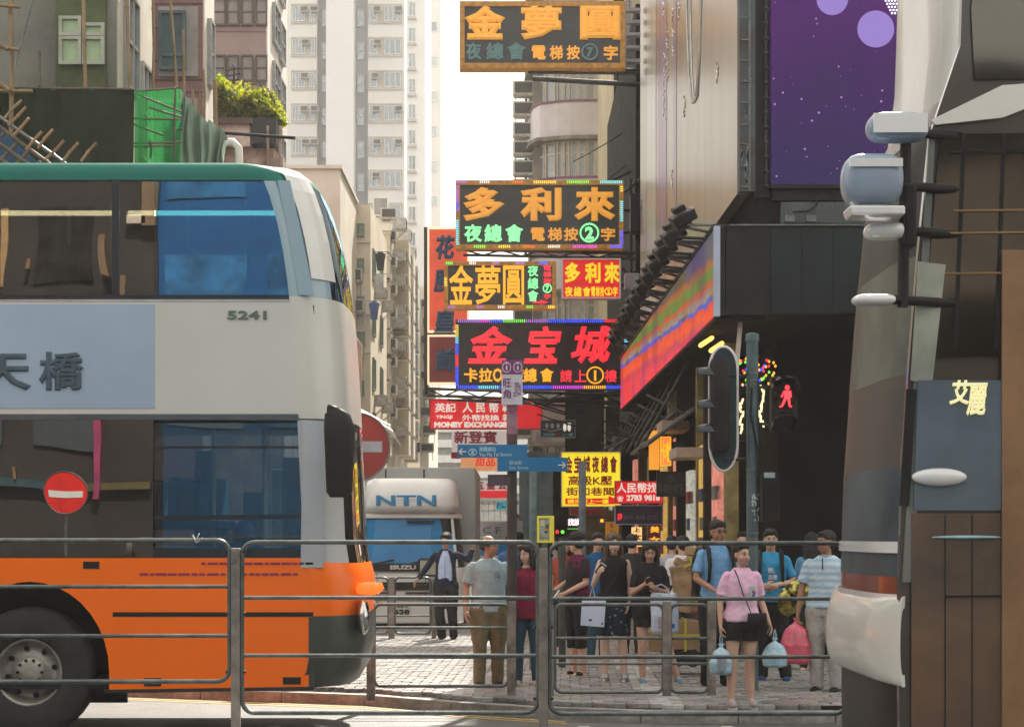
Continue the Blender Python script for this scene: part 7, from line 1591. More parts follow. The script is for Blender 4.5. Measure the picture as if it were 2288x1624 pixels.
HAIRM = {'black': mat('black_hair', (.006, .005, .0045), .6, 0, .3, 40, .4, stretch=(1, 1, .15)), 'brown': mat('brown_hair', (.03, .017, .009), .6, 0, .3, 40, .4, stretch=(1, 1, .15)), 'blonde': mat('streaked_blonde_brown_hair', (.15, .09, .04), .6, 0, .3, 30, .4, stretch=(1, 1, .12), col2=(.035, .02, .012)), 'grey': mat('short_greying_hair', (.03, .024, .02), .7, 0, .3, 60, .4)}
def fabric(name, c, rough=.85, scale=14, **k): return mat('fabric_' + name, c, rough, 0, .07, scale, .45, spec=.25, bscale=8, **k)

def person(label, loc, H, yaw, top, bottom, skin=1, hair='black', hairstyle='short', arms=None, legs=None, shoes=None, build=1.0, female=False,
           headturn=0, headtilt=0, sleeve='short', neck=0.0, lean=0.0, group=None, glasses=False, lite=False, baldness=0, hip_shift=0.0, name='person', topname='shirt', cap=None, extra=None, neckline=0.0):
    """top: (material, hem height); bottom: (kind, material, hem height)"""
    r_ = root(name, loc, label, 'person', group, R(yaw)); k = H / 1.70; r_.scale = (k, k, k)
    sw = .165 * build if not female else .15 * build                     # shoulder half width
    hw = .088 if not female else .090
    hs = hip_shift
    def LN(p): return V(p.x + lean * (p.z - .9), p.y, p.z)
    hip = {s: V(s * hw + hs, 0, .90) for s in (-1, 1)}
    lg = {-1: [V(-.10 + hs * .5, -.015, .49), V(-.105, .02, .085)], 1: [V(.10 + hs * .5, -.015, .49), V(.105, .02, .085)]}
    if legs: 
        for s in legs: lg[s] = [V(*legs[s][0]), V(*legs[s][1])]
    ar = {-1: [V(-sw - .045, .02, 1.12), V(-sw - .06, -.03, .87)], 1: [V(sw + .045, .02, 1.12), V(sw + .06, -.03, .87)]}
    if arms:
        for s in arms: ar[s] = [V(*arms[s][0]), V(*arms[s][1])]
    curls = {-1: .45, 1: .45}; palms = {-1: None, 1: None}
    if arms:
        for s in arms:
            if len(arms[s]) > 2: curls[s] = arms[s][2]
            if len(arms[s]) > 3: palms[s] = V(*arms[s][3])
    sh = {s: LN(V(s * (sw - .004) + hs * .3, .01, 1.365)) for s in (-1, 1)}
    nk = LN(V(hs * .3, .012, 1.43)); hc_ = LN(V(hs * .3, -.012, 1.585))
    # ---- body
    q = MB(); vx = .0105 if not lite else .014
    q.loft([(LN(V(hs, 0, .84)), .14 * build, .095), (LN(V(hs, 0, .93)), .155 * build, .10), (LN(V(hs * .8, 0, 1.05)), (.128 if not female else .115) * build, .088), (LN(V(hs * .5, 0, 1.2)), .142 * build, .10), (LN(V(hs * .4, .0, 1.32)), (sw - .02), .092), (LN(V(hs * .3, .01, 1.39)), sw * .58, .058), (LN(V(hs * .3, .012, 1.44)), .055, .05)], 20)
    chain(q, [nk, nk + V(0, -.012, .10)], [.054 if not female else .046, .050 if not female else .043])
    for s in (-1, 1):
        chain(q, [hip[s], hip[s].lerp(lg[s][0], .5), lg[s][0], lg[s][0].lerp(lg[s][1], .32) + V(0, .014, 0), lg[s][1]], [.086 * build, .072 * build, .052, .055, .034])
        e, w_ = ar[s]; chain(q, [sh[s], sh[s].lerp(e, .45), e, e.lerp(w_, .3), w_], [.041 * build, .040 * build, .035, .034 * build, .023])
        hand(q, w_, e, s, curls[s], palms[s], .92 if female else 1.0)
        a = lg[s][1]; q.ell(V(a.x, a.y - .05, .045), .040, .11, .038, 12, 8); q.ell(V(a.x, a.y + .02, .045), .036, .045, .042, 10, 8)
    # head
    Rm = Matrix.Rotation(R(headturn), 3, 'Z') @ Matrix.Rotation(R(headtilt), 3, 'X')
    def hp(x, y, z): return hc_ + Rm @ V(x, y, z)
    def he(x, y, z, a, b, c, n=14, m=10): q.ell(hp(x, y, z), a, b, c, n, m, Rm)
    he(0, .014, .028, .073, .090, .087, 18, 12); he(0, -.016, -.028, .062, .070, .080, 16, 12); he(0, -.050, -.088, .030, .030, .026)
    he(0, -.028, -.07, .050, .045, .040); he(.033, -.050, -.035, .028, .028, .032); he(-.033, -.050, -.035, .028, .028, .032); he(0, -.072, .020, .048, .018, .014)
    chain(q, [hp(0, -.084, .006), hp(0, -.098, -.022), hp(0, -.103, -.033)], [.008, .0105, .0135], 8); he(.011, -.093, -.036, .009, .010, .008, 8, 6); he(-.011, -.093, -.036, .009, .010, .008, 8, 6)
    he(0, -.084, -.060, .021, .010, .0065, 10, 6); he(0, -.083, -.069, .018, .010, .007, 10, 6)
    for s in (-1, 1): he(s * .073, .010, -.012, .009, .019, .030, 10, 8)
    body = obj('body', remeshed('body', q, skin_mat(skin), vx, 2), r_)
    if not lite:
        q = MB(); q2 = MB(); q3 = MB(); q4 = MB()
        for s in (-1, 1):
            q.ell(hp(s * .028, -.0800, .002), .015, .007, .0065, 12, 8, Rm); q2.ell(hp(s * .028, -.0850, .002), .0078, .0034, .0068, 10, 6, Rm)
            q3.path([hp(s * .044, -.082, .020), hp(s * .030, -.0905, .025), hp(s * .013, -.0915, .022)], [.002, .0035, .003], 5)
            q3.path([hp(s * .043, -.0805, .006), hp(s * .028, -.0875, .0085), hp(s * .014, -.0855, .003)], [.0015, .0018, .0012], 5)
        part('eye', q, mat('eye_white', (.55, .52, .48), .3), r_, local=True); part('iris', q2, mat('dark_iris', (.012, .008, .006), .15), r_, local=True); part('eyebrow', q3, HAIRM['black'], r_, local=True)
        q4.path([hp(-.021, -.0895, -.062), hp(-.008, -.0955, -.0615), hp(.008, -.0955, -.0615), hp(.021, -.0895, -.062)], [.003, .0048, .0048, .003], 6); q4.path([hp(-.017, -.0895, -.069), hp(0, -.0955, -.070), hp(.017, -.0895, -.069)], [.003, .0055, .003], 6)
        part('lips', q4, mat('lip_rose', (.36, .13, .11), .4), r_, local=True)
        if glasses:
            q = MB()
            for s in (-1, 1):
                pts = [hp(s * .030 + .021 * math.cos(a), -.099, .001 + .015 * math.sin(a)) for a in [2 * PI * i / 16 for i in range(17)]]; q.path(pts, .0026 if glasses == 2 else .0016, 5); q.tube(hp(s * .051, -.098, .004), hp(s * .074, .0, .004), .0022, n=5)
            q.tube(hp(-.009, -.1, .004), hp(.009, -.1, .004), .002, n=5); part('spectacles', q, M['black'] if glasses == 2 else M['steel'], r_, local=True)
    # ---- hair
    q = MB()
    if cap:
        q.ell(hp(0, .010, .052), .083, .098, .075, 20, 12, Rm); q.ell(hp(0, .03, -.01), .072, .08, .06, 16, 10, Rm)
    elif baldness:
        he_ = [(0, .050, .020, .078, .068, .080), (.058, .02, .012, .025, .055, .040), (-.058, .02, .012, .025, .055, .040)]
        for a in he_: q.ell(hp(*a[:3]), *a[3:], 16, 10, Rm)
    else:
        q.ell(hp(0, .026, .048), .083, .094, .080, 20, 12, Rm); q.ell(hp(0, .045, .0), .078, .072, .080, 16, 12, Rm)
        q.ell(hp(0, -.045, .083), .060, .038, .028, 14, 8, Rm)
        if hairstyle == 'short':
            for i in range(9): a = (i - 4) / 4; q.ell(hp(a * .055, -.062 + abs(a) * .022, .068 - abs(a) * .008), .017, .020, .026 + .006 * ((i * 7) % 3), 8, 6, Rm)
        if hairstyle in ('long', 'bob'):
            L_ = .36 if hairstyle == 'long' else .20
            for s in (-1, 1):
                q.ell(hp(s * .045, -.045, .062), .040, .045, .040, 12, 8, Rm)
                p0 = hp(s * .070, -.005, .03); chain(q, [p0, hp(s * .084, -.012, -.07), hp(s * .088, -.012, -.14), V(hp(s * .095, 0, 0).x, hp(0, -.03, 0).y, hc_.z - L_ * .9)], [.030, .030, .030, .020])
            chain(q, [hp(0, .05, .0), hp(0, .07, -.1), V(hc_.x, hc_.y + .085, hc_.z - L_)], [.075, .075, .06]); chain(q, [hp(.05, .05, .0), hp(.055, .06, -.1), V(hc_.x + .06, hc_.y + .07, hc_.z - L_ * .95)], [.05, .05, .035]); chain(q, [hp(-.05, .05, .0), hp(-.055, .06, -.1), V(hc_.x - .06, hc_.y + .07, hc_.z - L_ * .95)], [.05, .05, .035])
        if hairstyle == 'tied': q.ell(hp(0, .115, .03), .035, .035, .035, 10, 8, Rm); chain(q, [hp(0, .12, .02), hp(0, .15, -.05), hp(0, .13, -.12)], [.03, .028, .015])
    if cap or True:
        obj('hair', remeshed('hair', q, HAIRM[hair] if not cap else HAIRM[hair], .0085 if not lite else .012, 1, lambda c: .004 * noise.noise(V(c.x * 60, c.y * 60, c.z * 12))), r_)
    if cap:
        q = MB(); q.ell(hp(0, .008, .070), .090, .104, .068, 20, 12, Rm); q.ell(hp(0, -.10, .055), .068, .065, .010, 16, 6, Rm); obj('cap', remeshed('cap', q, cap, .009, 2), r_)
    # ---- trousers, skirt or shorts
    kind, bm_, hem = bottom; am = .006
    q = MB()
    q.loft([(LN(V(hs, 0, .82)), .168 * build, .118), (LN(V(hs, 0, .93)), .168 * build, .117), (LN(V(hs, 0, 1.02)), .142 * build, .104)], 20)
    if kind in ('trousers', 'slim', 'shorts', 'capri'):
        fat = {'trousers': 1.25, 'slim': .98, 'shorts': 1.22, 'capri': 1.05}[kind]
        for s in (-1, 1):
            full = [hip[s] + V(0, 0, -.02), hip[s].lerp(lg[s][0], .5), lg[s][0], lg[s][0].lerp(lg[s][1], .5), lg[s][1] + V(0, 0, -.02)]; rad = [.094 * fat * build if kind != 'slim' else .092 * build, .082 * fat * build, .066 * fat, .060 * fat, .052 * fat if kind == 'trousers' else .046]
            pts = []; rr_ = []
            for i, p in enumerate(full):
                if p.z >= hem: pts.append(p); rr_.append(rad[i])
                else:
                    p0 = full[i - 1]; t_ = (p0.z - hem) / max(1e-4, p0.z - p.z); pts.append(p0.lerp(p, t_)); rr_.append(rad[i - 1] + (rad[i] - rad[i - 1]) * t_); break
            for i in range(len(pts) - 1): q.tube(pts[i], pts[i + 1], rr_[i], rr_[i + 1], 14)
            for i in range(len(pts) - 1): q.ell(pts[i], rr_[i], rr_[i], rr_[i], 12, 6)
    else:
        fl_ = .19 if kind == 'skirt' else .175
        q.loft([(V(hs * .7, 0, hem), fl_, .15), (V(hs, 0, (hem + .9) / 2), fl_ * .97, .14), (V(hs, 0, .9), .166 * build, .118)], 24)
    obj({'trousers': 'trousers', 'slim': 'trousers', 'shorts': 'shorts', 'capri': 'trousers'}.get(kind, 'skirt'), remeshed('bottom', q, bm_, .011 if not lite else .015, 2, folds(.010 if kind == 'trousers' else .005, H * 7, 11, 7)), r_)
    # ---- top
    tm, thz = top; q = MB(); bl = 1.10
    rings_ = [(LN(V(hs, 0, thz)), .185 * build, .138), (LN(V(hs, 0, thz + .07)), .181 * build, .134), (LN(V(hs * .8, 0, 1.05)), (.162 if not female else .152) * build, .118), (LN(V(hs * .5, 0, 1.20)), (.158 if not female else .152) * build, .118 + (.012 if female else 0)), (LN(V(hs * .4, 0, 1.32)), sw + .002, .110), (LN(V(hs * .35, .005, 1.385 - neckline)), sw * .88, .092), (LN(V(hs * .3, .01, 1.425 - neckline)), sw * .62, .074), (LN(V(hs * .3, .012, 1.448 - neckline)), .080, .066)]
    q.loft(rings_, 24)
    for s in (-1, 1):
        e, w_ = ar[s]
        if sleeve == 'none': q.ell(sh[s] + V(-s * .02, 0, -.01), .048, .058, .05, 12, 8); continue
        end = sh[s].lerp(e, .78) if sleeve == 'short' else e
        q.ell(sh[s] + V(-s * .006, 0, -.004), .053 * build, .058, .052, 12, 8); q.tube(sh[s], end, .053 * build, .059 * build if sleeve == 'short' else .046, 14)
        if sleeve == 'long': q.ell(e, .048, .048, .048, 12, 8); q.tube(e, e.lerp(w_, .93), .048, .036, 14)
        if sleeve == 'half': q.ell(e, .044, .044, .044, 10, 8)
    obj(topname, remeshed(topname, q, tm, .010 if not lite else .015, 3, folds(.0075, H * 13, 8, 9)), r_)
    # ---- shoes
    if shoes:
        for s in (-1, 1):
            a = lg[s][1]; q = MB(); style, sm, solem = shoes; base = .0
            if style == 'heel':
                q.loft([(V(a.x, a.y - .02, .0), .02, .02), (V(a.x, a.y + .03, .03), .02, .02)], 10); q.ell(V(a.x, a.y - .075, .03), .050, .10, .034, 14, 8); q.ell(V(a.x, a.y - .06, .055), .050, .06, .036, 12, 8); q.tube(V(a.x, a.y + .04, .0), V(a.x, a.y + .035, .06), .018, .024, 10)
                chain(q, [V(a.x, a.y - .04, .03), V(a.x, a.y + .04, .06)], [.03, .025]); obj('shoe', remeshed('shoe', q, sm, .008, 1), r_)
            else:
                q.ell(V(a.x, a.y - .055, .052), .046, .125, .042, 16, 10); q.ell(V(a.x, a.y + .018, .065), .043, .055, .055, 14, 10); 
                if style == 'high': q.tube(V(a.x, a.y + .01, .05), V(a.x, a.y + .012, .13), .048, .044, 14)
                m_o = obj('shoe', remeshed('shoe', q, sm, .009, 1), r_)
                q = MB(); q.loft([(V(a.x, a.y - .045, .0), .046, .128), (V(a.x, a.y - .045, .022 if style != 'high' else .035), .050, .134)], 20, p=2.4); so_ = part('sole', q, solem, m_o, local=True)
                if style != 'plain':
                    q = MB()
                    for j in range(4): q.tube(V(a.x - .022, a.y - .10 + j * .022, .082 + j * .008), V(a.x + .022, a.y - .09 + j * .022, .084 + j * .008), .004, n=5)
                    part('laces', q, M['white'], m_o, local=True)
    if extra: extra(r_, dict(sh=sh, ar=ar, lg=lg, hip=hip, hc=hc_, hp=hp, k=k))
    return r_
def w2(r_, p): return r_.matrix_local @ Vector(p) if False else Vector(p)
def at_feet(u, v): 
    Y = 1.65 * F / (v - VH); return (WX(u, Y), Y, .1)
def bagthing(name, label, cat, r_, build_, parent_r=None):
    """a held thing: built in the holder's frame, placed top-level"""
    b = bpy.data.objects.new(name, None); COL.objects.link(b); b.location = r_.location; b.rotation_euler = r_.rotation_euler; b.scale = r_.scale; tag(b, label, cat)
    build_(b); return b
white_s = fabric('sole_white', (.6, .6, .58)); blacksole = fabric('sole_black', (.03, .03, .03))
# 1 woman in pink T-shirt -------------------------------------------------
pink = fabric('pink_cotton', (.84, .58, .72), scale=5, col2=(.72, .38, .58))
def ex_pink(r_, d):
    q = MB(); q.box(.055, .115, -.135, -.125, 1.14, 1.26); part('shirt_pocket', q, fabric('pocket_mint', (.45, .6, .55)), r_, local=True)
    q = MB(); q.ell(V(.092, -.139, 1.175), .012, .004, .04, 10, 6, Matrix.Rotation(R(25), 3, 'Y')); q.ell(V(.085, -.138, 1.21), .010, .004, .02, 8, 6); part('feather_print', q, fabric('print_blue_red', (.06, .08, .35), col2=(.6, .08, .2)), r_, local=True)
    q = MB(); q.path([V(-.085, -.04, 1.43), V(-.07, -.115, 1.36), V(-.03, -.148, 1.2), V(.035, -.152, 1.05), V(.07, -.135, .97)], .006, 6); q.path([V(-.085, .03, 1.43), V(-.02, .13, 1.25), V(.12, .11, 1.0)], .006, 6); part('bag_strap', q, M['black'], r_, local=True)
    q = MB(); pts = [V(.062 * math.cos(a), -.02 - .055 * math.sin(a), 1.425 - .03 * math.sin(a)) for a in [PI * i / 12 for i in range(13)]]; q.path(pts, .002, 4); part('necklace', q, M['steel'], r_, local=True)
loc = at_feet(1657, 1583); 
pw = person('woman in pale pink T-shirt and black shorts on the kerb, a bag in each hand', loc, 1.56, 8, (pink, .90), ('shorts', fabric('black_shorts', (.015, .015, .015)), .70), 1, 'black', 'tied',
    arms={-1: [(-.225, .01, 1.10), (-.235, -.05, .86), .8], 1: [(.215, .03, 1.10), (.275, -.06, .88), .7]}, legs={-1: [(-.105, -.03, .48), (-.12, -.02, .08)], 1: [(.085, .0, .49), (.10, .0, .085)]}, shoes=('run', fabric('grey_pink_shoe', (.40, .33, .36)), white_s), female=True, build=1.05, headturn=22, extra=ex_pink)
def plasticbag(b, top, drop, w_, h_, m_, m2=None, food=True):
    q = MB(); tp = V(*top); q.path([tp, tp + V(-.012, 0, -drop * .5), tp + V(-.006, 0, -drop)], .007, 5); q.path([tp, tp + V(.014, 0, -drop * .5), tp + V(.008, 0, -drop)], .007, 5); part('handle', q, m_, b, local=True)
    q = MB(); z0 = tp.z - drop; q.loft([(V(tp.x, tp.y, z0 - h_), w_ * .30, w_ * .26), (V(tp.x, tp.y, z0 - h_ * .93), w_ * .46, w_ * .36), (V(tp.x, tp.y, z0 - h_ * .55), w_ * .50, w_ * .40), (V(tp.x, tp.y, z0 - h_ * .2), w_ * .34, w_ * .25), (V(tp.x, tp.y, z0), .016, .014), (V(tp.x, tp.y, z0 + .035), .04, .02)], 18)
    me = q.mesh('bag', m_)
    o = obj('bag', remeshed('bag', q, m_, .009, 1, lambda c: .009 * noise.noise(V(c.x * 16, c.y * 16, c.z * 5 + top[0] * 9)) + .004 * noise.noise(V(c.x * 40, c.y * 40, c.z * 18))), b)
    if m2: q = MB(); q.loft([(V(tp.x - w_ * .05, tp.y - w_ * .34, z0 - h_ * .85), w_ * .17, .05), (V(tp.x - w_ * .05, tp.y - w_ * .32, z0 - h_ * .35), w_ * .2, .05)], 14); part('food_container', q, m2, b, local=True)
bagm = mat('pale_blue_plastic', (.36, .55, .66), .25, 0, .12, 9, .2, spec=.6)
bagthing('takeaway_bag', 'pale blue takeaway bag with a cup inside, left of the woman in pink', 'bag', pw, lambda b: plasticbag(b, (-.235, -.07, .80), .16, .25, .28, bagm, mat('cup_grey', (.25, .28, .33), .4)))
bagthing('takeaway_bag', 'light blue takeaway bag with food boxes, right of the woman in pink', 'bag', pw, lambda b: plasticbag(b, (.325, -.09, .82), .12, .27, .27, bagm))
def shoulderbag(b):
    q = MB(); q.loft([(V(.12, -.165, .84), .10, .022), (V(.12, -.17, .88), .105, .03), (V(.12, -.17, .97), .10, .03), (V(.12, -.165, .99), .095, .02)], 16, p=4); part('bag_body', q, M['black'], b, local=True, bevel=.0)
bagthing('shoulder_bag', 'small black shoulder bag on the hip of the woman in pink', 'bag', pw, shoulderbag)
# 2 man in grey-blue T-shirt ---------------------------------------------
gshirt = fabric('grey_blue_tshirt', (.34, .44, .48), col2=(.28, .38, .42))
def ex_grey(r_, d):
    q = MB(); put_text(q, '⋀⋀', .045, .10, 1.26, 1.31, -.128, .01, .006); q.box(.045, .10, -.132, -.128, 1.245, 1.252); part('shirt_emblem', q, fabric('dark_green_print', (.04, .09, .08)), r_, local=True)
    q = MB(); q.box(-.185, -.15, -.06, .03, .86, .98); part('belt_pouch', q, M['black'], r_, local=True)
    for s in (-1, 1): 
        q = MB(); q.cbox((s * .175, -.01, .62), (.03, .13, .16)); part('cargo_pocket', q, fabric('khaki_trousers', (.20, .17, .10)), r_, local=True, bevel=.01)
    w_ = d['ar'][-1][1]; q = MB(); q.tube(w_ + V(-.04, -.05, -.12), w_ + V(-.11, -.10, -.135), .004, n=6); part('cigarette', q, M['white'], r_, local=True)
gm_ = person('man with thinning hair in grey-blue T-shirt and khaki trousers, looking right', at_feet(1092, 1540), 1.63, 12, (gshirt, .86), ('trousers', fabric('khaki_trousers', (.19, .16, .09), col2=(.13, .105, .06)), .06), 2, 'grey', 'short',
    arms={-1: [(-.25, .02, 1.12), (-.265, -.05, .88), .5], 1: [(.245, .02, 1.12), (.25, .0, .88), .4]}, shoes=('plain', M['black'], blacksole), build=1.16, headturn=62, glasses=1, baldness=1, extra=ex_grey)
# 3 woman in dark red ------------------------------------------------------
person('woman in dark red jersey and teal jeans between the dark pole and near post', at_feet(1178, 1536), 1.54, -8, (fabric('dark_red_jersey', (.24, .012, .045), col2=(.12, .012, .028)), .82), ('slim', fabric('teal_jeans', (.025, .07, .11)), .08), 3, 'black', 'bob',
    arms={-1: [(-.20, .03, 1.10), (-.18, -.02, .87), .4], 1: [(.20, .03, 1.1), (.2, -.02, .87), .4]}, shoes=('plain', fabric('beige_shoe', (.45, .30, .24)), blacksole), female=True, build=1.12, headturn=-34, headtilt=6, neckline=.03, sleeve='long')
# 4 suited man leaning at the lorry ---------------------------------------
def ex_suit(r_, d):
    q = MB(); q.loft([(V(.0, -.095, .96), .115, .03), (V(0, -.105, 1.2), .105, .035), (V(0, -.092, 1.33), .075, .035), (V(0, -.055, 1.425), .04, .03)], 16); part('light_blue_shirt', q, fabric('shirt_blue', (.50, .60, .85)), r_, local=True)
    q = MB(); q.box(-.004, .004, -.146, -.138, 1.0, 1.3); part('shirt_placket', q, fabric('shirt_blue2', (.28, .36, .55)), r_, local=True)
sm_ = person('man in open navy suit and pale blue shirt, arms out, before the white lorry', at_feet(996, 1434), 1.66, -4, (fabric('navy_suit', (.012, .022, .045)), .88), ('trousers', fabric('black_suit_trousers', (.012, .012, .013)), .06), 1, 'black', 'short',
    arms={-1: [(-.30, -.05, 1.15), (-.42, -.18, .98), .5], 1: [(.36, .0, 1.28), (.43, -.05, 1.46), .5]}, legs={-1: [(-.09, -.06, .49), (-.06, -.0, .085)], 1: [(.10, -.03, .49), (.12, .06, .09)]}, shoes=('plain', M['black'], blacksole), headturn=-14, headtilt=10, sleeve='long', topname='jacket', extra=ex_suit)
# 5 woman with cap seen from behind ---------------------------------------
def ex_cap(r_, d):
    q = MB(); q.loft([(V(0, .01, .93), .175, .135), (V(0, .01, 1.0), .17, .13), (V(0, .0, 1.06), .15, .12)], 20); part('tied_sweater', q, fabric('teal_sweater', (.02, .09, .10)), r_, local=True)
wc_ = person('woman in dark cap, black and wine-red top and cropped leggings, turned away', at_feet(1290, 1516), 1.66, -62, (fabric('black_wine_top', (.02, .02, .02), col2=(.14, .01, .05), contrast=(.48, .52), scale=2.0), .92), ('capri', fabric('black_leggings', (.013, .013, .013)), .36), 1, 'black', 'long',
    arms={-1: [(-.21, .0, 1.13), (-.16, -.23, 1.02), .8], 1: [(.20, .0, 1.12), (.12, -.24, 1.0), .8]}, shoes=('heel', fabric('black_mule', (.02, .018, .016)), blacksole), female=True, build=1.05, cap=fabric('dark_cap', (.03, .028, .03)), headturn=-150 + 62 + 25, extra=ex_cap)
def phone(b, c, rot, col='black'):
    q = MB(); q.cbox(c, (.075, .009, .15), Matrix.Rotation(R(rot[0]), 3, 'X') @ Matrix.Rotation(R(rot[1]), 3, 'Y')); part('phone_body', q, M[col], b, local=True, bevel=.003)
    q = MB(); q.cbox(V(*c) + (Matrix.Rotation(R(rot[0]), 3, 'X') @ Matrix.Rotation(R(rot[1]), 3, 'Y')) @ V(0, -.0055, 0), (.066, .002, .125), Matrix.Rotation(R(rot[0]), 3, 'X') @ Matrix.Rotation(R(rot[1]), 3, 'Y')); part('phone_screen', q, mat('phone_glass', (.03, .035, .035), .1), b, local=True)
def tablet(b):
    q = MB(); q.cbox((.0, -.33, .99), (.20, .012, .12), Matrix.Rotation(R(-40), 3, 'X')); part('tablet_body', q, M['white'], b, local=True, bevel=.003); q = MB(); q.cbox((.0, -.336, .996), (.15, .012, .11), Matrix.Rotation(R(-40), 3, 'X')); part('tablet_screen', q, mat('tablet_green_screen', (.03, .06, .05), .15), b, local=True)
bagthing('tablet', 'white-edged tablet held out by the woman in the dark cap', 'tablet', wc_, tablet)
# 6 long-haired woman in sleeveless black and patterned skirt --------------
def ex_skirt(r_, d):
    rr = random.Random(3); q = MB()
    for i in range(34):
        a = rr.uniform(-2.4, .2) if True else 0; z = rr.uniform(.57, .93); fx_ = .178 + (.93 - z) * .035; x = fx_ * math.cos(a) * .98; y = .138 * math.sin(a) - .004; s_ = .012
        if abs(x) > .15: continue
        q.cbox((x, y - .006, z), (s_ * 2, .004, s_ * .5), Matrix.Rotation(R(45), 3, 'Y')); q.cbox((x, y - .006, z), (s_ * 2, .004, s_ * .5), Matrix.Rotation(R(-45), 3, 'Y'))
    part('skirt_pattern', q, fabric('pale_pattern', (.30, .36, .48)), r_, local=True)
    q = MB(); q.path([V(-.05, .12, 1.40), V(.09, -.06, 1.40), V(.03, -.145, 1.22), V(-.08, -.14, 1.05)], .004, 5); part('bag_strap', q, fabric('dark_green_strap', (.03, .07, .04)), r_, local=True)
lw_ = person('long-haired woman in sleeveless black top and dark patterned skirt, phone in hand', at_feet(1371, 1530), 1.66, -4, (fabric('black_top', (.014, .014, .014)), .93), ('skirt', fabric('navy_black_skirt', (.018, .028, .05), col2=(.01, .012, .016)), .56), 3, 'blonde', 'long',
    arms={-1: [(-.22, -.02, 1.12), (-.17, -.17, 1.23), .8, (-.4, -1, .2)], 1: [(.19, .02, 1.13), (.17, -.05, .92), .4]}, legs={-1: [(-.10, -.01, .48), (-.095, .0, .12)], 1: [(.10, -.01, .48), (.12, -.02, .12)]}, shoes=('high', mat('silver_leather', (.42, .45, .45), .25, .8, .2, 12, .3), white_s), female=True, sleeve='none', headturn=14, headtilt=8, extra=ex_skirt)
bagthing('phone', 'white phone in the raised hand of the long-haired woman with the patterned skirt', 'phone', lw_, lambda b: phone(b, (-.145, -.20, 1.30), (20, 35), 'white'))
def paperbag(b):
    q = MB(); q.add([(-.36, -.30, .68), (-.10, -.30, .66), (-.10, -.20, .66), (-.36, -.20, .68), (-.345, -.29, .95), (-.08, -.29, .95), (-.08, -.21, .95), (-.345, -.21, .95)], [(0, 3, 2, 1), (0, 1, 5, 4), (1, 2, 6, 5), (2, 3, 7, 6), (3, 0, 4, 7), (4, 5, 6, 7)]); part('bag_body', q, mat('pale_blue_paper', (.60, .70, .88), .55, 0, .05, 6, .1), b, local=True, bevel=.004)
    q = MB(); q.path([(-.27, -.29, .95), (-.23, -.22, 1.10), (-.19, -.29, .95)], .003, 5); q.path([(-.27, -.21, .95), (-.23, -.20, 1.10), (-.19, -.21, .95)], .003, 5); part('bag_handle', q, M['white'], b, local=True)
    q = MB(); q.ell((-.25, -.302, .74), .02, .003, .012, 8, 6); q.ell((-.12, -.302, .70), .012, .003, .012, 8, 6); part('print', q, fabric('navy_print', (.03, .05, .12)), b, local=True)
bagthing('paper_bag', 'pale blue-white paper carrier bag hanging from the arm of the long-haired woman', 'bag', lw_, paperbag)
# 7 girl with phone ---------------------------------------------------------
gw = person('girl in black dress and blue running shoes looking down at her phone', at_feet(1452, 1533), 1.57, 6, (fabric('black_dress', (.016, .015, .015)), .80), ('dress', fabric('black_dress', (.016, .015, .015)), .70), 1, 'brown', 'long',
    arms={-1: [(-.21, -.04, 1.10), (-.10, -.22, 1.20), .9, (-.3, -1, .3)], 1: [(.20, -.05, 1.09), (.06, -.22, 1.14), .7, (.2, -1, -.3)]}, legs={-1: [(-.10, -.05, .48), (-.08, .04, .09)], 1: [(.20, -.02, .50), (.34, .05, .09)]}, shoes=('run', fabric('blue_running_shoe', (.12, .26, .36)), white_s), female=True, headturn=-8, headtilt=20)
bagthing('phone', 'dark phone held in both hands by the girl in the black dress', 'phone', gw, lambda b: phone(b, (-.03, -.30, 1.25), (35, 80)))
def shopbag(b):
    q = MB(); q.loft([(V(.12, -.24, .62), .13, .03), (V(.13, -.25, .66), .16, .05), (V(.13, -.25, .85), .165, .055), (V(.12, -.24, 1.0), .16, .04), (V(.12, -.235, 1.10), .15, .02)], 20, p=3.5)
    o = obj('bag_body', remeshed('bag_body', q, mat('pale_printed_plastic', (.66, .72, .82), .3, 0, .25, 5, .2, col2=(.32, .45, .62)), .01, 1, lambda c: .012 * noise.noise(V(c.x * 11, c.y * 9, c.z * 6))), b)
    q = MB(); q.path([(.0, -.25, 1.08), (.03, -.22, 1.18), (.10, -.2, 1.20), (.16, -.22, 1.16), (.18, -.25, 1.08)], .009, 6); part('handle', q, mat('pale_lilac_plastic', (.5, .45, .62), .3), b, local=True)
    q = MB(); q.cbox((.21, -.305, .72), (.05, .006, .05)); part('print_patch', q, fabric('royal_blue_print', (.03, .12, .5)), b, local=True)
    q = MB(); [q.cbox((.10, -.307, .70 + .02 * i), (.12 - .01 * (i % 3), .004, .006)) for i in range(7)]; part('print_lines', q, fabric('red_print', (.45, .10, .12)), b, local=True)
bagthing('shopping_bag', 'large pale blue printed plastic bag on the arm of the girl with the phone', 'bag', gw, shopbag)
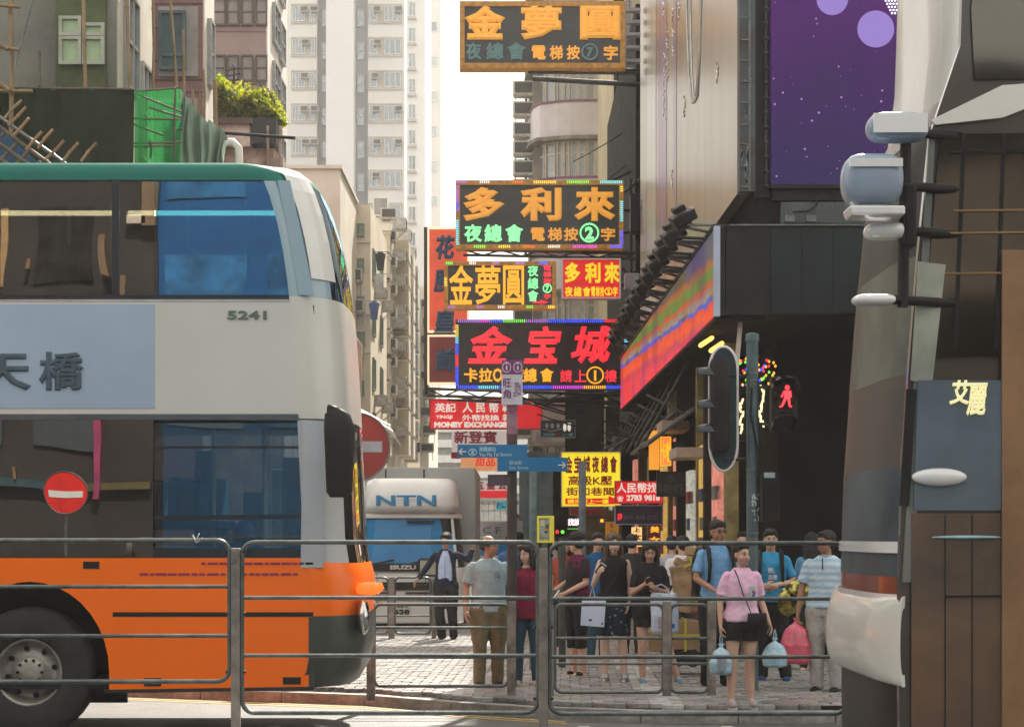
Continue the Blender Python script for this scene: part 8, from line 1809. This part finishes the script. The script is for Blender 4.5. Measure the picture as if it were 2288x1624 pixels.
# 8 man with white T-shirt seen from behind, with the parcels ---------------
def ex_strap(r_, d):
    q = MB(); q.path([V(.10, -.05, 1.44), V(.04, -.13, 1.32), V(-.08, -.145, 1.12), V(-.17, -.08, 1.0)], .016, 6); part('strap', q, M['black'], r_, local=True)
person('man in white T-shirt with black sling strap, seen from behind beside the parcels', at_feet(1524, 1486), 1.62, 176, (fabric('white_lilac_tshirt', (.74, .70, .76)), .88), ('trousers', fabric('dark_trousers', (.03, .03, .035)), .06), 1, 'black', 'short', headturn=30, extra=lambda r_, d: ( [setattr(part('strap', q, M['black'], r_, local=True), 'name', 'strap') for q in [MB().path([V(-.12, .04, 1.43), V(-.03, .135, 1.32), V(.09, .14, 1.12), V(.17, .07, .98)], .016, 6)]] ), shoes=('plain', M['black'], blacksole))
person('man in a pale grey shirt mostly hidden behind the man with the sling strap', at_feet(1502, 1470), 1.62, 160, (fabric('pale_grey_tshirt', (.42, .43, .46)), .88), ('trousers', fabric('dark_trousers', (.03, .03, .035)), .06), 1, 'black', 'short', lite=True)
# 9 tall young man, blue T-shirt, backpack ---------------------------------
bt = fabric('sky_blue_tshirt', (.22, .44, .72), col2=(.13, .33, .60))
def ex_pack(side=1):
    def f(r_, d):
        for s in ((-1, 1) if side == 0 else (-1,)):
            q = MB(); q.path([V(s * .10, .09, 1.40), V(s * .115, .02, 1.455), V(s * .12, -.07, 1.41), V(s * .125, -.13, 1.27), V(s * .13, -.115, 1.10), V(s * .15, .0, 1.02)], [.022, .024, .024, .022, .018, .012], 8); part('backpack_strap', q, M['black'], r_, local=True)
    return f
t9 = person('tall young man with black-rimmed glasses and sky blue T-shirt', at_feet(1603, 1541), 1.79, 14, (bt, .88), ('trousers', fabric('black_jeans', (.014, .014, .016)), .06), 2, 'black', 'short',
    arms={-1: [(-.235, -.02, 1.12), (-.10, -.22, 1.0), .5], 1: [(.22, -.02, 1.12), (.08, -.2, 1.0), .5]}, shoes=('plain', M['black'], white_s), headturn=10, glasses=2, extra=ex_pack(0))
def pack(b):
    q = MB(); q.loft([(V(-.03, .20, .92), .13, .07), (V(-.03, .21, 1.0), .16, .10), (V(-.03, .21, 1.3), .16, .10), (V(-.03, .2, 1.42), .12, .07)], 18, p=3); part('pack_body', q, M['black'], b, local=True)
    q = MB(); q.loft([(V(-.03, .31, .96), .11, .03), (V(-.03, .32, 1.12), .12, .04), (V(-.03, .31, 1.16), .1, .02)], 16, p=3); part('pack_pocket', q, M['dark'], b, local=True)
bagthing('backpack', 'black backpack on the back of the tall young man with glasses', 'backpack', t9, pack)
# 10 second young man in blue ------------------------------------------------
def ex_b2(r_, d):
    ex_pack(0)(r_, d); q = MB(); put_text(q, '熱.', -.035, .04, 1.22, 1.28, -.130, .02, .004); put_text(q, '血激', -.03, .07, 1.15, 1.205, -.130, .02, .004); part('shirt_print', q, M['white'], r_, local=True)
t10 = person('young man in bright blue T-shirt with white print behind the signal pole', at_feet(1722, 1527), 1.70, -6, (fabric('bright_blue_tshirt', (.05, .33, .60), col2=(.03, .24, .46)), .90), ('trousers', fabric('black_jeans', (.014, .014, .016)), .07), 1, 'black', 'short',
    arms={-1: [(-.23, -.02, 1.12), (-.06, -.2, 1.08), .6], 1: [(.25, .0, 1.12), (.03, -.20, 1.09), .6]}, legs={-1: [(-.10, -.01, .49), (-.10, .02, .085)], 1: [(.11, -.02, .49), (.17, -.02, .085)]}, shoes=('plain', fabric('navy_shoe', (.02, .06, .16)), white_s), extra=ex_b2, headturn=4)
bagthing('backpack', 'dark backpack worn by the young man in the bright blue T-shirt', 'backpack', t10, pack)
# 11 man in striped polo -----------------------------------------------------
def ex_polo(r_, d):
    q = MB(); pts = [V(.075 * math.cos(a), .01 - .066 * math.sin(a), 1.435) for a in [2 * PI * i / 20 for i in range(21)]]; q.path(pts, .014, 8); part('collar', q, fabric('polo_collar', (.30, .42, .52)), r_, local=True)
    q = MB(); q.box(.0, .008, -.135, -.118, 1.30, 1.42); part('zip', q, M['dark'], r_, local=True)
polo = bpy.data.materials.new('striped_polo_cloth'); polo.use_nodes = True; t = polo.node_tree; N = t.nodes; wv = N.new('ShaderNodeTexWave'); wv.bands_direction = 'Z'; wv.inputs['Scale'].default_value = 4.5; wv.inputs['Distortion'].default_value = .6; tc = N.new('ShaderNodeTexCoord'); rp = N.new('ShaderNodeValToRGB'); rp.color_ramp.elements[0].color = (.32, .50, .66, 1); rp.color_ramp.elements[1].color = (.60, .70, .78, 1)
t.links.new(tc.outputs['Object'], wv.inputs[0]); t.links.new(wv.outputs[0], rp.inputs[0]); t.links.new(rp.outputs[0], N['Principled BSDF'].inputs['Base Color']); N['Principled BSDF'].inputs['Roughness'].default_value = .85
p11 = person('man in pale blue striped polo shirt beside the dark passing vehicle', at_feet(1846, 1552), 1.68, -28, (polo, .90), ('trousers', fabric('pale_trousers', (.42, .41, .38)), .06), 2, 'grey', 'short',
    arms={-1: [(-.26, -.02, 1.10), (-.28, -.06, .86), .9], 1: [(.24, .0, 1.1), (.25, .0, .86), .5]}, build=1.15, headturn=-30, shoes=('plain', M['black'], blacksole), extra=ex_polo)
pinkb = mat('pink_red_plastic', (.72, .12, .18), .28, 0, .12, 8, .2, spec=.6)
bagthing('pink_bag', 'bright pink-red plastic bag hanging from the hand of the man in the striped polo shirt', 'bag', p11, lambda b: plasticbag(b, (-.30, -.08, .79), .03, .34, .44, pinkb))
pg_ = person('person in blue with pale arm behind the man in the striped polo shirt', at_feet(1815, 1505), 1.66, 150, (fabric('mid_blue_top', (.12, .30, .46)), .9), ('slim', fabric('dark_trousers', (.03, .03, .035)), .07), 3, 'black', 'bob', lite=True, female=True, arms={1: [(.22, -.06, 1.12), (.27, -.22, 1.04), .8]})
q = MB(); c = Vector((WX(1778, 21), 21.0, WZ(1325, 21)))
q.loft([(c + V(-.10, 0, -.24), .03, .03), (c + V(-.06, 0, -.14), .15, .07), (c + V(.0, 0, .0), .18, .09), (c + V(.10, 0, .14), .13, .07), (c + V(.2, 0, .24), .03, .03)], 20)
me = remeshed('mylar', q, mat('gold_black_foil', (.55, .48, .12), .18, .9, .3, 14, .3, col2=(.03, .03, .02), contrast=(.42, .55)), .012, 1, lambda c_: .02 * noise.noise(V(c_.x * 14, c_.y * 14, c_.z * 14)))
o = obj('foil_balloon', me); tag(o, 'crumpled gold and black foil balloon carried low behind the young man in bright blue', 'balloon')
# 12 background people -------------------------------------------------------
def bgp(label, u, v, H, yaw, tc_, bc, hair='black', hs_='short', **k):
    return person(label, at_feet(u, v), H, yaw, (fabric('bg_%d' % u, tc_), .9), ('trousers', fabric('bgt_%d' % u, bc), .07), 1, hair, hs_, lite=True, **k)
bgp('man in deep blue shirt between the woman in the cap and the long-haired woman', 1335, 1478, 1.66, 30, (.015, .09, .22), (.03, .07, .10), headturn=-20)
bgp('person in mid-blue top seen over the shoulder of the thin-haired man', 1140, 1425, 1.62, 20, (.06, .14, .30), (.03, .03, .04), lean=0)
bgp('distant walker in grey just left of the woman in dark red', 1160, 1395, 1.68, 180, (.12, .12, .13), (.04, .04, .05))
bgp('distant walker in a white top right of the near post', 1236, 1400, 1.6, 10, (.45, .42, .40), (.05, .05, .06), 'black', 'bob', female=True)
bgp('person in a rust red top behind the woman in the dark cap', 1262, 1455, 1.58, 10, (.38, .08, .05), (.03, .03, .03), 'black', 'long', female=True)
bgp('person in dark clothes behind the long-haired woman, facing away', 1412, 1470, 1.64, 170, (.03, .03, .035), (.02, .02, .02))
bgp('far walker in an orange top between the near post and the poster stand', 1200, 1370, 1.62, 180, (.5, .2, .05), (.05, .05, .06))
bgp('bystander in dark clothes in the shadow between the blue T-shirts', 1660, 1480, 1.68, -10, (.03, .035, .04), (.02, .02, .02))
# ---------------------------------------------------------------- the parcel trolley
TY = 22.6
def tP(u, v, dy=0): return Vector((WX(u, TY), TY + dy, WZ(v, TY)))
tl_ = root('hand_trolley', (WX(1545, TY), TY, .1), 'steel hand trolley loaded with brown paper parcels behind the girl with the phone', 'trolley')
q = MB(); q.path([tP(1572, 1470), tP(1576, 1400), tP(1590, 1350), tP(1598, 1290)], .018, 8); q.path([tP(1572, 1470, .35), tP(1576, 1400, .35), tP(1590, 1350, .35), tP(1598, 1290, .35)], .018, 8); q.tube(tP(1590, 1350), tP(1590, 1350, .35), .015, n=6); part('frame', q, M['steel'], tl_)
q = MB(); q.box(WX(1500, TY), WX(1590, TY), TY - .05, TY + .45, .26, .30); part('deck', q, M['dark'], tl_)
for u in (1548, 1512):
    for dy in (0, .38):
        q = MB(); q.tube(tP(u, 1470, dy) * 1 + V(0, 0, .0), tP(u, 1470, dy) + V(0, .06, 0), .10, n=20); part('wheel', q, M['rubber'], tl_)
kraft = mat('kraft_paper', (.36, .23, .12), .6, 0, .15, 3, .35, col2=(.26, .16, .08), bscale=8); kraft2 = mat('glossy_brown_wrap', (.26, .12, .07), .4, 0, .2, 3, .3); tape = mat('yellow_tape', (.55, .50, .05), .5)
lab = {0: 'large brown box at the foot of the trolley pile', 1: 'dark reddish-brown wrapped box in the middle of the trolley pile', 2: 'crumpled kraft parcel on the left shoulder of the pile', 3: 'narrow kraft parcel lying across the pile', 4: 'small kraft box tied with yellow tape near the top', 5: 'topmost little kraft box of the pile', 6: 'slim kraft parcel leaning left near the top', 7: 'low kraft box at the left of the trolley deck', 8: 'tall kraft parcel behind the reddish-brown box'}
for i, (u0, v0, u1, v1, dp, rot, m_) in enumerate(((1500, 1385, 1562, 1452, .42, 0, kraft), (1548, 1315, 1600, 1372, .38, 8, kraft2), (1505, 1262, 1550, 1310, .34, -12, kraft), (1508, 1345, 1590, 1372, .3, 12, kraft), (1530, 1245, 1566, 1272, .3, -24, kraft), (1536, 1222, 1560, 1242, .2, 8, kraft), (1508, 1255, 1560, 1272, .2, 28, kraft), (1452, 1410, 1498, 1455, .35, 0, kraft), (1510, 1305, 1546, 1345, .35, 0, kraft))):
    c = tP((u0 + u1) / 2, (v0 + v1) / 2, .2 + (i % 3) * .02); r_ = root('parcel', c, lab[i], 'parcel', None); r_.rotation_euler = (0, R(rot), 0)
    q = MB(); q.cbox((0, 0, 0), ((u1 - u0) / S(TY), dp, (v1 - v0) / S(TY)))
    me = q.mesh('parcel_box', m_); bm = bmesh.new(); bm.from_mesh(me); bmesh.ops.subdivide_edges(bm, edges=bm.edges, cuts=5, use_grid_fill=True)
    for v_ in bm.verts: v_.co += noise.noise_vector(v_.co * 9 + V(i, 0, 0)) * .014
    bm.to_mesh(me); bm.free(); obj('box', me, r_, bevel=.012)
    q = MB(); w_ = (u1 - u0) / S(TY); h_ = (v1 - v0) / S(TY); q.box(-.012, .012, -dp / 2 - .02, dp / 2 + .02, -h_ / 2 - .015, h_ / 2 + .015); q.box(-w_ / 2 - .015, w_ / 2 + .015, -dp / 2 - .018, dp / 2 + .018, -.012, .010)
    part('tape', q, tape, r_, local=True) if i in (0, 1, 4) else None
# ---------------------------------------------------------------- haze
hz = MB(); hz.box(-260, 260, -210, 510, -2.0, 70)
hm = bpy.data.materials.new('bright_city_haze'); hm.use_nodes = True; t = hm.node_tree; N = t.nodes; N.remove(N['Principled BSDF'])
pv = N.new('ShaderNodeVolumePrincipled'); pv.inputs['Color'].default_value = (.97, .96, .94, 1); pv.inputs['Density'].default_value = .0006; pv.inputs['Anisotropy'].default_value = .35
t.links.new(pv.outputs[0], N['Material Output'].inputs['Volume'])
ho = obj('haze', hz.mesh('haze', hm)); ho['kind'] = 'stuff'
